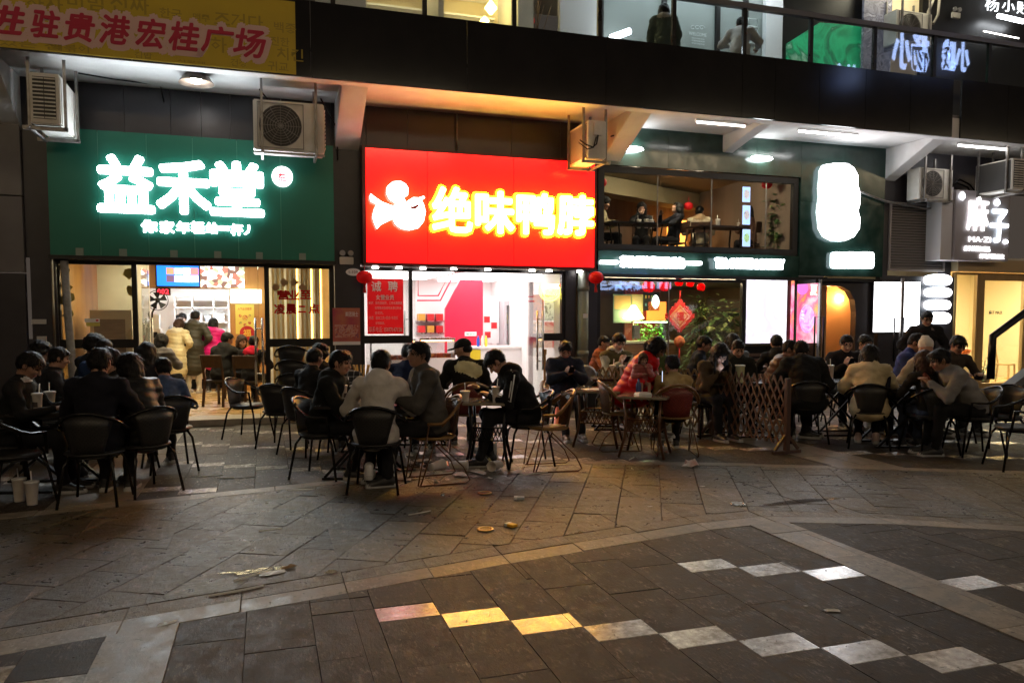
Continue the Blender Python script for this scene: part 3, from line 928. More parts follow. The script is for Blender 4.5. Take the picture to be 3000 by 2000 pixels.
for i in range(-32, 50):
    xa, xb = X0 + UW * i, X0 + UW * (i + 1)
    g = .0012
    for zone in ("fg", "in"):
        lo, hi = (None, FG_HI) if zone == "fg" else (U_LINE, None)
        y0z, y1z = (-12.6, -7.4) if zone == "fg" else (-9.2, -.42)
        if (zone == "fg" and i in (8, -5)) or (zone == "in" and i in (-8, -7, 15, 16)):
            y = y1z
            while y > y0z:
                for q in clip_band([(xa + g, max(y - .62, y0z) + g), (xb - g, max(y - .62, y0z) + g), (xb - g, y - g), (xa + g, y - g)], lo, hi):
                    slab_add("border_slab", q, 0, rs.uniform(-.002, .002) + (.006 if zone == "fg" else 0))
                y -= .62
            continue
        for j in range(-60, 30):
            ya = Y0 - VW * j
            row = (j - i) // 7
            if (j - i) % 7 == 0: h, kind = 1, ("white_tile" if zone == "in" or (row == 0 and i >= -1) or (row == -1 and i >= 5) or row > 0 else "granite_slab")
            elif (j - i) % 7 in (1, 4): h, kind = 3, "granite_slab"
            else: continue
            yb = ya - VW * h
            if ya > y1z + .05 or yb < y0z - .1: continue
            for q in clip_band([(xa + g, yb + g), (xb - g, yb + g), (xb - g, min(ya, y1z) - g), (xa + g, min(ya, y1z) - g)], lo, hi):
                slab_add(kind, q, rs.randrange(2), rs.uniform(-.0022, .0022))
# slate walk: joints turned against the shop line
ca, sa = math.cos(rad(-28)), math.sin(rad(-28))
for i in range(-40, 45):
    for j in range(-30, 30):
        u0, v0 = i * .36, j * .50 + (i % 2) * .19
        quad = []
        for u, v in ((u0, v0), (u0 + .36, v0), (u0 + .36, v0 + .5), (u0, v0 + .5)):
            u += rs.uniform(-.005, -.001) if u > u0 else rs.uniform(.001, .005); v += rs.uniform(-.006, -.001) if v > v0 else rs.uniform(.001, .006)
            quad.append((2.0 + u * ca - v * sa, -6.2 + u * sa + v * ca))
        cx = sum(p[0] for p in quad) / 4; cy = sum(p[1] for p in quad) / 4
        if not (-8.5 < cx < 11.5 and -12 < cy < -4): continue
        for q in clip_band(quad, B_LINE, lin(U_LINE, -.2)):
            slab_add("slate_slab", q, rs.randrange(3), rs.uniform(-.0022, .0022))
def bands(L, o0, o1, mk, kind, step):
    for (xa, ya), (xb, yb) in zip(L, L[1:]):
        n = max(1, int(math.hypot(xb - xa, yb - ya) / step + .5))
        for k in range(n):
            t0, t1 = k / n, (k + 1) / n
            A = (xa + (xb - xa) * t0 + .002, ya + (yb - ya) * t0); Bq = (xa + (xb - xa) * t1 - .002, ya + (yb - ya) * t1)
            slab_add(kind, [(A[0], A[1] + o1 + .004), (Bq[0], Bq[1] + o1 + .004), (Bq[0], Bq[1] + o0 - .002), (A[0], A[1] + o0 - .002)], mk, rs.uniform(-.002, .003))
bands(B_LINE, -.012, -.2, 1, "slate_slab", .62)
bands(B_LINE, -.2, -.4, 0, "border_slab", .62)
bands(U_LINE, 0, -.2, 0, "border_slab", .62)
ground = MB(); ground.box(-70, 90, -80, 60, -.25, -.028)
ground_o = struct("ground", ground, M_MORTAR)
far_pave = MB()
for (x0, x1, y0, y1) in ((-60, 80, -26, -13.6), (-60, -8.6, -13.59, 0), (17.4, 80, -13.59, 0)):
    far_pave.box(x0, x1, y0, y1, -.027, -.004)
struct("pavement", far_pave, M_GRAN[0])
SM = {"granite_slab": M_GRAN, "slate_slab": M_SLATE, "white_tile": [M_WTILE] * 2, "border_slab": [M_BAND]}
for kind, lst in SLABS.items():
    lst.sort(key=lambda e: e[0])
    rest = MB()
    for n, (dep, poly, mk, dz) in enumerate(lst):
        if kind == "slate_slab" and dep < 10:     # chipped corners and slightly rocking stones
            tx, ty = rs.uniform(-.007, .007), rs.uniform(-.007, .007)
        else: tx = ty = 0
        if n < 300:
            cx = sum(p[0] for p in poly) / len(poly); cy = sum(p[1] for p in poly) / len(poly)
            mb = MB(); mb.slab([(x - cx, y - cy) for x, y in poly], -.03, dz, 0, .0022)
            if tx or ty: mb.v = [(x, y, z + (x * tx + y * ty if z > -.02 else 0)) for x, y, z in mb.v]
            o = link(kind, mb.mesh(kind, SM[kind][mk % len(SM[kind])], fix=False), ground_o)
            o.location = (cx, cy, 0)
        else:
            rest.slab(poly, -.03, dz, mk % len(SM[kind]), .003)
    if rest.v:
        o = rest.build(kind, SM[kind], ground_o, world=False); o["kind"] = "stuff"

# ================================================================== the mall building
mall = thing("mall_building", "two storey dark mall building with a balcony over a row of lit shops", "building", (4, 0, 0))
def part(name, mb, mats, bevel=0.0, parent=None): return mb.build(name, mats, parent or mall, True, bevel)
CE = 5.05
# soffit and edge beam
mb = MB(); mb.box(-14, 26, -1.22, .3, CE, CE + .22); part("soffit", mb, M_PLASTER)
mb = MB(); mb.box(-14, 26, -1.42, -1.222, 4.985, CE + .3); part("edge_beam", mb, M_BEAM)
fx = [-14, -9, -6.2, -3.9, -1.6, .68, 2.94, 5.2, 7.7]
for a, b in zip(fx, fx[1:]):
    mb = MB(); mb.box(a + .003, b - .003, -1.46, -1.424, 4.99, 6.03); part("fascia_panel", mb, M_FASCIA)
for a, b in ((7.7, 8.35), (8.35, 9.26), (9.26, 10.25), (10.25, 11.25), (11.25, 12.25)):
    mb = MB(); mb.box(a + .004, b - .004, -1.46, -1.424, 4.99, 6.03); part("fascia_panel", mb, M_FASCIA)
for a, b in ((12.45, 13.6), (13.6, 14.9), (14.9, 17), (17, 26)):
    mb = MB(); mb.box(a + .004, b - .004, -1.462, -1.424, 4.985, 6.05); part("fascia_panel", mb, M_FASCIA)
mb = MB(); mb.box(-14, 26, -1.40, .79, CE + .24, CE + .36); part("balcony_floor", mb, M_GREYP)
# tapered cantilever beams under the soffit
for xb, w_, zb in ((-3.62, .36, 4.30), (1.12, .38, 4.32), (5.78, .36, 4.40), (8.25, .22, 4.72), (12.06, .30, 4.42), (17.5, .3, 4.42)):
    mb = MB(); mb.hexa([(xb, -1.22, 4.99), (xb + w_, -1.22, 4.99), (xb, -.001, zb), (xb + w_, -.001, zb),
                        (xb, -1.22, CE - .002), (xb + w_, -1.22, CE - .002), (xb, -.001, CE - .002), (xb + w_, -.001, CE - .002)])
    part("cantilever_beam", mb, M_BEAM, .008)
# wall above and between the shop signs
for a, b in zip([-14, -9, -6, -2.95, -1.93, -1.30, -.87, -.45, .3, 1.06], [-9, -6, -2.95, -1.93, -1.30, -.87, -.45, .3, 1.06, 1.62]):
    mb = MB(); mb.box(a + .003, b - .003, .0, .12, 2.5, CE); part("cladding_panel", mb, M_CLAD)
for a, b in ((1.62, 2.3), (2.3, 3.1), (3.1, 4.1), (4.1, 5.0), (5.0, 5.7)):
    mb = MB(); mb.box(a + .003, b - .003, .0, .12, 2.5, CE); part("cladding_panel", mb, M_CLAD)
mb = MB(); mb.tube([(3.13, -.02, 4.4), (3.13, -.02, CE)], .018, 8); part("conduit", mb, M_GALV)
for x0, x1, z0, z1 in ((-3.22, -2.955, .0, 2.5), (1.09, 1.50, 0, 2.5), (5.10, 5.30, 0, 2.5), (5.52, 5.72, 0, 2.5), (-3.26, -2.955, 2.5, CE)):
    mb = MB(); mb.box(x0, x1, -.03, .2, z0, z1); part("pillar", mb, M_CLAD)
# grey panel wall at the left end
for x0, x1, z0, z1 in ((-6.4, -3.27, 3.36, 4.52), (-6.4, -3.27, 2.27, 3.35), (-6.4, -4.3, .02, 2.26), (-4.29, -3.27, .02, 2.26), (-9.5, -6.41, .02, 4.52), (-6.4, -3.27, 4.53, 5.04)):
    mb = MB(); mb.box(x0 + .004, x1 - .004, -.10, -.005, z0 + .004, z1 - .004)
    part("grey_panel", mb, M_GREYP if z1 > 2.3 else M_CLAD)
# green marble shopfront
for x0, x1, z0, z1 in ((5.72, 7.1, 4.36, CE), (7.1, 9.0, 4.36, CE), (9.0, 10.02, 4.36, CE), (10.02, 11.05, 3.9, CE), (11.05, 12.06, 3.9, CE), (10.02, 11.05, 2.46, 3.9), (11.05, 12.06, 2.46, 3.9)):
    mb = MB(); mb.box(x0 + .002, x1 - .002, -.06, .06, z0 + .002, z1 - .002); part("marble_panel", mb, M_DGREEN)
mb = MB(); mb.box(5.72, 10.02, -.05, .05, 2.42, 2.84); part("marble_band", mb, M_DGREEN)
mb = MB(); mb.box(5.72, 12.06, -.055, .3, 2.36, 2.418); part("shopfront_lintel", mb, M_FRAME)
# right end wall
for x0, x1, z0, z1 in ((12.07, 13.92, 3.98, CE), (12.07, 12.24, 2.5, 3.98), (13.72, 13.92, 2.5, 3.98), (13.92, 26, 4.32, CE)):
    mb = MB(); mb.box(x0, x1, .0, .14, z0, z1); part("grey_panel", mb, M_CLAD)
mb = MB(); mb.box(12.07, 14.05, .02, .14, 0, 2.5); part("cladding_panel", mb, M_CLAD)
# louvre
lv = MB(); lv.box(12.24, 13.72, .05, .12, 2.62, 3.98); lo_ = part("louvre", lv, M_ACDK)
M_LOUV = mat("louvre_aluminium", (.36, .32, .30), .5, .2)
for k in range(24):
    z = 2.66 + k * .0545
    mb = MB(); mb.hexa([(12.28, -.02, z), (13.68, -.02, z), (12.28, .045, z + .045), (13.68, .045, z + .045), (12.28, -.02, z + .006), (13.68, -.02, z + .006), (12.28, .045, z + .051), (13.68, .045, z + .051)])
    o = mb.build("slat", M_LOUV, None); o.parent = lo_; o.location = -Vector(mall.location)
for x0, x1, z0, z1 in ((12.24, 12.28, 2.6, 4.0), (13.68, 13.72, 2.6, 4.0), (12.28, 13.68, 2.6, 2.645), (12.28, 13.68, 3.96, 4.0)):
    mb = MB(); mb.box(x0, x1, -.035, .05, z0, z1); o = mb.build("louvre_frame", M_LOUV, None); o.parent = lo_; o.location = -Vector(mall.location)

# ---- upper floor
Z2 = CE + .36
def wall2(x0, x1, m, y=.8, z0=Z2, z1=8.9, name="upper_wall"):
    mb = MB(); mb.box(x0, x1, y, y + .12, z0, z1); return part(name, mb, m)
M_PALE = mat("pale_painted_wall", (.62, .60, .52), .75, col2=(.55, .53, .46), scale=3)
M_YEL = mat("yellow_wash_wall", (.76, .66, .44), .75)
wall2(-14, .9, M_GREYP); wall2(.9, 1.75, M_WALLW); wall2(5.3, 6.1, M_WALLW)
wall2(6.1, 10.2, mat("grey_green_wall", (.26, .29, .27), .5), 1.0)
wall2(9.8, 10.2, M_WALLW, .85); wall2(10.2, 12.4, M_FRAME, 1.0); wall2(12.4, 13.75, M_YEL, .9); wall2(13.75, 26, M_FRAME, .8)
mb = MB(); mb.box(-14, 26, -1.6, 5, 8.9, 9.1); part("upper_ceiling", mb, M_PLASTER)
mb = MB(); mb.box(-14, 26, 4.2, 4.4, 0, 12); part("rear_wall", mb, M_CLAD) if False else None
# warm upper shop window: back wall with shelves
wall2(1.75, 5.3, M_YEL, 2.3)
for z in (6.6, 7.05, 7.45, 7.85, 8.25):
    mb = MB(); mb.box(1.8, 4.4, 2.0, 2.29, z, z + .035); part("wall_shelf", mb, M_WHITE)
mb = MB(); mb.box(3.05, 3.15, 1.0, 2.29, Z2, 8.88); part("upper_pillar", mb, M_PALE)
mb = MB(); mb.box(4.55, 4.85, 1.0, 2.29, Z2, 8.88); part("upper_pillar", mb, M_PALE)
for x0, x1, col, st in ((1.9, 5.2, (1, .80, .42), 5.0),):
    mb = MB(); mb.box(x0, x1, 1.2, 1.5, 8.80, 8.88); top_obj("ceiling_light", mb, glow("warm_tube", col, st * 6), "warm ceiling light inside the yellow upstairs shop", "light")
mb = MB(); mb.box(6.3, 10.0, -.2, .1, 8.80, 8.88); top_obj("ceiling_light", mb, glow("cool_tube", (.80, .92, 1), 18.0), "cool ceiling light over the upstairs walkway behind the glass railing", "light")
mb = MB(); mb.box(12.4, 13.7, .0, .25, 8.80, 8.88); top_obj("ceiling_light", mb, glow("cream_tube", (1, .93, .70), 12.0), "cream ceiling light above the upstairs air conditioner", "light")
# upstairs glazing details
for x in (6.15, 7.5, 8.7, 9.35, 10.15):
    mb = MB(); mb.box(x, x + .09, .93, .998, Z2, 8.88); part("upper_mullion", mb, M_FRAME)
# railing
rail = thing("glass_railing", "black framed glass balcony railing along the upper floor", "railing", (4, -1.38, 6.03))
posts = [-9.4, -7.6, -5.8, -4.0, -2.3, -.6, 1.0] + [float(F(px, 100, -1.4)[0]) for px in (1245, 1507, 1757, 1975, 2182, 2378, 2565, 2740, 2902, 3060)] + [15.6, 17.2]
for k, x in enumerate(posts):
    mb = MB(); mb.box(x - .032, x + .032, -1.41, -1.35, 6.03, 6.80); mb.build("post", M_BLACK, rail)
for a, b in zip(posts, posts[1:]):
    mb = MB(); mb.box(a + .034, b - .034, -1.386, -1.376, 6.05, 6.78); mb.build("pane", M_GLASSR, rail)
mb = MB(); mb.box(-9.5, 17.3, -1.43, -1.33, 6.801, 6.885); mb.build("top_rail", mat("rail_metal", (.14, .14, .155), .35, .3), rail)

# banner on the fascia
bn = thing("banner", "yellow vinyl banner with red slanted characters hung on the balcony front", "banner", (-1.5, -1.47, 5.0))
M_BANY = mat("yellow_vinyl", (.60, .43, .010), .5, col2=(.53, .37, .008), scale=2, bump=.1, bscale=9)
x1b = float(F(866, 130, -1.47)[0])
mb = MB(); mb.box(-6.2, x1b, -1.475, -1.468, 5.0, 5.985); mb.build("sheet", M_BANY, bn)
M_BANR = mat("banner_red", (.50, .012, .055), .6); M_BANW = mat("banner_pale", (.74, .50, .46), .6); M_BANO = mat("banner_olive", (.36, .26, .015), .6)
bchars = [("满", -170, -95, 20, 110), ("进", -80, 82, 12, 105), ("驻", 84, 183, 27, 117), ("贵", 180, 285, 35, 127), ("港", 285, 387, 42, 135), ("宏", 390, 493, 52, 146), ("桂", 488, 590, 62, 156), ("广", 582, 692, 75, 160), ("场", 677, 785, 82, 174)]
for i, (ch, a, b, c0, c1) in enumerate(bchars):
    cxm = (a + b) / 2 if i > 1 else (a + b) / 2
    xa = float(F(a, (c0 + c1) / 2, -1.48)[0]); xb_ = float(F(b, (c0 + c1) / 2, -1.48)[0])
    za = float(F(cxm, c1, -1.48)[2]); zb = float(F(cxm, c0, -1.48)[2])
    text("character_outline", ch, xa - .03, xb_ + .03, za - .03, zb + .03, -1.4845, M_BANW, bn, .002, 0, 2, .18, fat=.042)
    text("character", ch, xa + .02, xb_ - .02, za + .015, zb - .015, -1.4945, M_BANR, bn, .002, 0, 2, .18, fat=.011)
for i, (s_, px, py, hgt) in enumerate((("하자", 130, 12, .2), ("한국", 500, 40, .13), ("맥주", 590, 52, .10), ("즈거다", 700, 62, .20), ("백종", 835, 82, .14), ("진한", 820, 122, .12), ("치킨", 850, 160, .17), ("귀교", 815, 195, .13), ("건강", 700, 185, .10), ("맛있는 집", 60, 138, .17), ("떡볶이", 205, 146, .14), ("사랑해", 560, 190, .11), ("김밥", 420, 165, .10), ("하", 640, 132, .2), ("진짜", 380, 14, .22), ("비빔", 250, 6, .2))):
    q = F(px, py, -1.48)
    text("print_mark", s_, q[0] - hgt * .52 * len(s_), q[0] + hgt * .52 * len(s_), max(q[2] - hgt / 2, 5.02), min(q[2] + hgt / 2, 5.965), -1.4755, M_BANO, bn, .0008, .01, 1)

# ================================================================== opposite side of the square (behind the viewer)
opp = thing("opposite_building", "dark shop building across the square with lit signs and added fill panels", "building", (10, -21, 0))
mb = MB(); mb.box(-40, 70, -21.5, -21, 0, 17); mb.build("facade", mat("opposite_wall", (.045, .042, .042), .6), opp)
M_OPPFILL = glow("opposite_fill_warm", (1.0, .79, .50), 5.0); M_OPPL = glow("opposite_sign_blue", (.42, .56, 1.0), 4.0)
M_OPPFILL2 = glow("opposite_fill_amber", (1.0, .68, .40), 2.0)
for k in range(9):
    x0 = -20 + k * 7.2
    mb = MB(); mb.box(x0, x0 + 6.2, -20.99, -20.7, 8.95, 10.25); mb.build("sign_box", M_OPPFILL if k % 2 else M_OPPFILL2, opp)  # unseen glowing boxes added as fill light for the square
for k in range(14):
    x0 = -22 + k * 3.6
    mb = MB(); mb.box(x0, x0 + 2.8, -20.998, -20.95, .3, 2.6); mb.build("window", mat("opposite_dim_window", (.05, .045, .04), .3, emit=(1, .7, .45), estr=.12), opp)

# ================================================================== shop signs
ORD = ('first', 'second', 'third', 'fourth', 'fifth', 'sixth', 'seventh', 'eighth')
def rect_px(a, b, c0, c1, y):
    """x0,x1,z0,z1 on the plane y for the survey rectangle a..b, c0(top)..c1(bottom)"""
    m = (a + b) / 2; n = (c0 + c1) / 2
    return float(F(a, n, y)[0]), float(F(b, n, y)[0]), float(F(m, c1, y)[2]), float(F(m, c0, y)[2])
def tpx(name, s_, a, b, c0, c1, y, m, parent, **k):
    x0, x1, z0, z1 = rect_px(a, b, c0, c1, y)
    return text(name, s_, x0, x1, z0, z1, y, m, parent, **k)

# ---- green milk tea sign
sg = thing("shop_sign", "wide green shop sign with three big white lit characters", "sign", (-.93, -.1, 2.54))
gx = [float(F(p, 560, -.2)[0]) for p in (140, 290, 432, 567, 696, 822, 978)]
gz0, gz1 = float(F(560, 755, -.2)[2]), 4.33
for a, b in zip(gx, gx[1:]):
    mb = MB(); mb.box(a + .004, b - .004, -.2, -.02, gz0, gz1); mb.build("sign_panel", M_GREEN, sg)
mb = MB(); mb.box(gx[0] + .01, gx[-1] - .01, -.194, -.03, gz0 + .01, gz1 - .02); mb.build("sign_backing", mat("joint_pale_green", (.10, .30, .22), .5), sg)
mb = MB(); mb.box(gx[0] - .02, gx[-1] + .02, -.215, .02, gz0 - .06, gz0 - .004); mb.build("sign_edge", M_FRAME, sg)
for ch, a, b, c0, c1 in (("益", 286, 452, 456, 624), ("禾", 459, 617, 471, 628), ("堂", 616, 772, 476, 634)):
    tpx("lit_character", ch, a, b, c0, c1, -.24, M_LET, sg, depth=.05, fat=.030)
for ch, a, b, c0, c1 in (("你", 414, 462, 645, 682), ("家", 469, 511, 648, 684), ("年", 517, 556, 650, 684), ("轻", 560, 600, 650, 684), ("给", 604, 640, 653, 684), ("一", 642, 672, 664, 675), ("杯", 676, 712, 657, 690), ("丿", 716, 731, 660, 688)):
    tpx("slogan_character", ch, a, b, c0, c1, -.23, M_LETS, sg, depth=.03, fat=.009)
q = F(827, 518, -.22)
mb = MB(); mb.plate([(q[0] + .155 * math.cos(t), q[2] + .155 * math.sin(t)) for t in np.linspace(0, 2 * math.pi, 28)[:-1]], -.25, -.202); mb.build("round_badge", glow("badge_white", (1, .88, .95), 3.0), sg)
tpx("badge_mark", "益", 814, 840, 505, 531, -.252, glow("badge_red", (.8, .06, .08), .8), sg, depth=.006, offset=.02)
for px in (234, 361, 510, 638, 760, 886):
    q = F(px, 738 + (px - 234) * .022, -.2)
    mb = MB(); mb.box(q[0] - .05, q[0] + .05, -.222, -.201, q[2] - .05, q[2] + .055); mb.build("sign_clip", mat("clip_grey", (.20, .26, .22), .4, .4), sg)

# ---- red duck-neck sign: a lit acrylic box
rgs = thing("shop_sign", "glowing red shop sign with yellow characters and a white bird emblem", "sign", (3.65, -.15, 2.52))
YR = -.30
rx0, rx1 = float(F(1072, 600, YR)[0]), float(F(1742, 600, YR)[0]); rz0, rz1 = float(F(1400, 775, YR)[2]), float(F(1400, 455, YR)[2])
mb = MB(); mb.box(rx0 - .05, rx1 + .05, YR + .02, -.01, rz0 - .05, rz1 + .05); mb.build("sign_case", mat("sign_case_dark", (.05, .006, .006), .4), rgs)
M_ACRYL = mat("red_acrylic", (.70, .030, .004), .12, emit=(1.0, .003, .004), estr=2.8, spec=.5)
rj = [rx0, float(F(1252, 600, YR)[0]), float(F(1505, 620, YR)[0]), rx1]
for a, b in zip(rj, rj[1:]):
    mb = MB(); mb.box(a + .005, b - .005, YR, YR + .03, rz0, rz1); mb.build("acrylic_panel", M_ACRYL, rgs)
for ch, a, b, c0, c1 in (("绝", 1266, 1384, 548, 682), ("味", 1392, 1506, 560, 684), ("鸭", 1513, 1624, 566, 688), ("脖", 1633, 1738, 572, 690)):
    x0, x1, z0, z1 = rect_px(a, b, c0, c1, YR - .09)
    text("lit_character", ch, x0, x1, z0, z1, YR - .09, glow("letter_core", (1, .72, .15), 15), rgs, depth=.04, fat=.020)
    text("character_rim", ch, x0 - .02, x1 + .02, z0 - .02, z1 + .02, YR - .05, glow("letter_bloom_yellow", (1, .55, .008), 9), rgs, depth=.03, fat=.045)  # glowing rim imitates lens bloom round the lit strokes
M_EMB = glow("emblem_white", (1, .80, .72), 7)
def blob(pts, y0, y1, m, name):
    mb = MB(); mb.plate([(lambda p: (p[0], p[2]))(F(a, b, YR - .09)) for a, b in pts], y0, y1); return mb.build(name, m, rgs)
blob([(1172, 531), (1150, 533), (1135, 546), (1133, 565), (1140, 582), (1158, 594), (1160, 600), (1150, 604), (1118, 592), (1096, 577), (1086, 568), (1083, 578), (1088, 590), (1104, 598), (1096, 614), (1092, 635), (1098, 655), (1105, 670), (1115, 658), (1140, 646), (1152, 640), (1158, 655), (1175, 669), (1200, 674), (1225, 668), (1240, 650), (1246, 622), (1240, 598), (1234, 588), (1244, 580), (1240, 575), (1226, 580), (1210, 579), (1196, 588), (1190, 594), (1182, 580), (1194, 572), (1195, 552), (1188, 540)], YR - .12, YR - .06, M_EMB, "bird_emblem")
blob([(1198, 600), (1206, 606), (1215, 604), (1222, 598), (1226, 604), (1216, 613), (1204, 614)], YR - .126, YR - .12, M_RED, "emblem_mark")
for i, px in enumerate((1100, 1170, 1240, 1330, 1430, 1560, 1610, 1700)):
    q = F(px, 782, -.18); mb = MB(); mb.lathe([(.055, 0), (.055, .02)], (q[0], -.16, rz0 - .085), 14)
    top_obj("downlight", mb, glow("downlight_white", (1, .93, .86), 14), "small round downlight under the red shop sign, %s from the left" % ORD[i], "light", "downlights under the red sign")

# ---- dark green shop: lozenge, three-lobed word, glowing line of text
vs = thing("shop_sign", "tall white glowing lozenge sign on green marble", "sign", (11.0, -.12, 3.17))
out = []
for px, py in ((2418, 482), (2450, 478), (2482, 480), (2500, 492), (2512, 515), (2511, 540), (2519, 570), (2517, 600), (2512, 618), (2518, 640), (2516, 670), (2500, 694), (2472, 706), (2445, 705), (2420, 692), (2407, 668), (2405, 645), (2402, 620), (2404, 600), (2408, 575), (2406, 550), (2409, 520), (2410, 498)):
    q = F(px, py, -.18); out.append((q[0], q[2]))
mb = MB(); mb.plate(out, -.20, -.07, 0, 1); mb.build("lozenge", [glow("lozenge_white", (.97, .96, 1), 9), SIDE['lit_letter_small']], vs)
ws = thing("shop_sign", "small three lobed white lit word under the lozenge sign", "sign", (11.3, -.12, 2.6))
for a, b in ((2441, 2482), (2479, 2521), (2519, 2561)):
    x0, x1, z0, z1 = rect_px(a, b, 738, 786, -.16); r = .06
    o_ = []
    for cx, cz, st in ((x1 - r, z1 - r, 0), (x0 + r, z1 - r, 90), (x0 + r, z0 + r, 180), (x1 - r, z0 + r, 270)):
        for t in range(0, 91, 30): o_.append((cx + r * math.cos(rad(st + t)), cz + r * math.sin(rad(st + t))))
    mb = MB(); mb.plate(o_, -.16, -.07, 0, 1); mb.build("lobe", [M_LETS, SIDE['lit_letter_small']], ws)
ls = thing("shop_sign", "line of white glowing characters and latin words under the mezzanine window", "sign", (7.7, -.12, 2.55))
tpx("lit_word", "茶饮果汁甜品软欧包", 1811, 2008, 753, 784, -.14, M_LETS, ls, depth=.04, fat=.018)
tpx("lit_word", "TEA·COFFEE & BAKERY", 2088, 2300, 759, 787, -.14, M_LETS, ls, depth=.04, fat=.018)
for a, b, c in ((1762, 1808, 768), (2010, 2053, 771)):
    x0, x1, z0, z1 = rect_px(a, b, c - 5, c + 5, -.14); mb = MB(); mb.box(x0, x1, -.18, -.07, z0, z1); mb.build("lit_bar", M_LETS, ls)
# glowing ovals standing in for soffit lamps reflected in the polished stone
for px, py, w_ in ((1842, 438, .30), (2233, 466, .24)):
    q = F(px, py, -.16); mb = MB()
    mb.lathe([(w_ * .2, .0), (w_ * .75, .02), (w_, .05), (w_ * .9, .085)], (q[0], -.15 , q[2] - .04), 24, sy=.35)
    mb.box(q[0] - .03, q[0] + .03, -.15, -.06, q[2] + .045, q[2] + .07, 1)
    top_obj("wall_lamp", mb, [glow("oval_reflection", (.93, .98, 1), 16), M_GALV], "%s flat glowing oval imitating a lamp reflection on the green marble wall" % ("wider" if px < 2000 else "smaller"), "lamp")  # oval and its bracket stand in for a reflected soffit lamp

# ---- MA ZI box sign
M_LETM = glow("lit_letter_soft", (.95, .93, .93), 2.5); SIDE['lit_letter_soft'] = M_LETM
ms = thing("box_sign", "grey hanging box sign with white brush characters beside the louvre", "sign", (14.7, -.3, 2.88))
x0, x1, z0, z1 = rect_px(2797, 2958, 560, 764, -.45)
mb = MB(); mb.box(x0, x1, -.45, -.05, z0, z1); mb.build("sign_box", mat("sign_grey", (.30, .27, .28), .5), ms, bevel=.01)
mb = MB(); mb.box(x0 - .30, x0 - .01, -.40, -.02, z0, z1 + .05); mb.build("side_box", mat("sign_side_pale", (.55, .53, .54), .5), ms)
tpx("lit_character", "麻", 2832, 2896, 575, 678, -.47, M_LETM, ms, depth=.03, fat=.010)
tpx("lit_character", "子", 2900, 2952, 612, 712, -.47, M_LETS, ms, depth=.03, fat=.012)
for a, b, c0, c1 in ((2812, 2828, 562, 586), (2914, 2930, 583, 603), (2940, 2954, 702, 714)):
    X0, X1, Z0, Z1 = rect_px(a, b, c0, c1, -.47); mb = MB(); mb.lathe([(.01, 0), (.5 * (X1 - X0), .3 * (Z1 - Z0)), (.4 * (X1 - X0), .75 * (Z1 - Z0)), (.005, Z1 - Z0)], ((X0 + X1) / 2, -.47, Z0), 10, sy=.3); mb.build("brush_dot", M_LETS, ms)
tpx("lit_latin", "MA·ZI", 2838, 2902, 694, 709, -.465, M_LETM, ms, depth=.012)
tpx("small_line", "麻子炒酸奶甜品", 2824, 2900, 721, 736, -.465, M_LETM, ms, depth=.012)
tpx("small_line", "好吃到没朋友", 2870, 2942, 744, 758, -.465, M_LETM, ms, depth=.012)

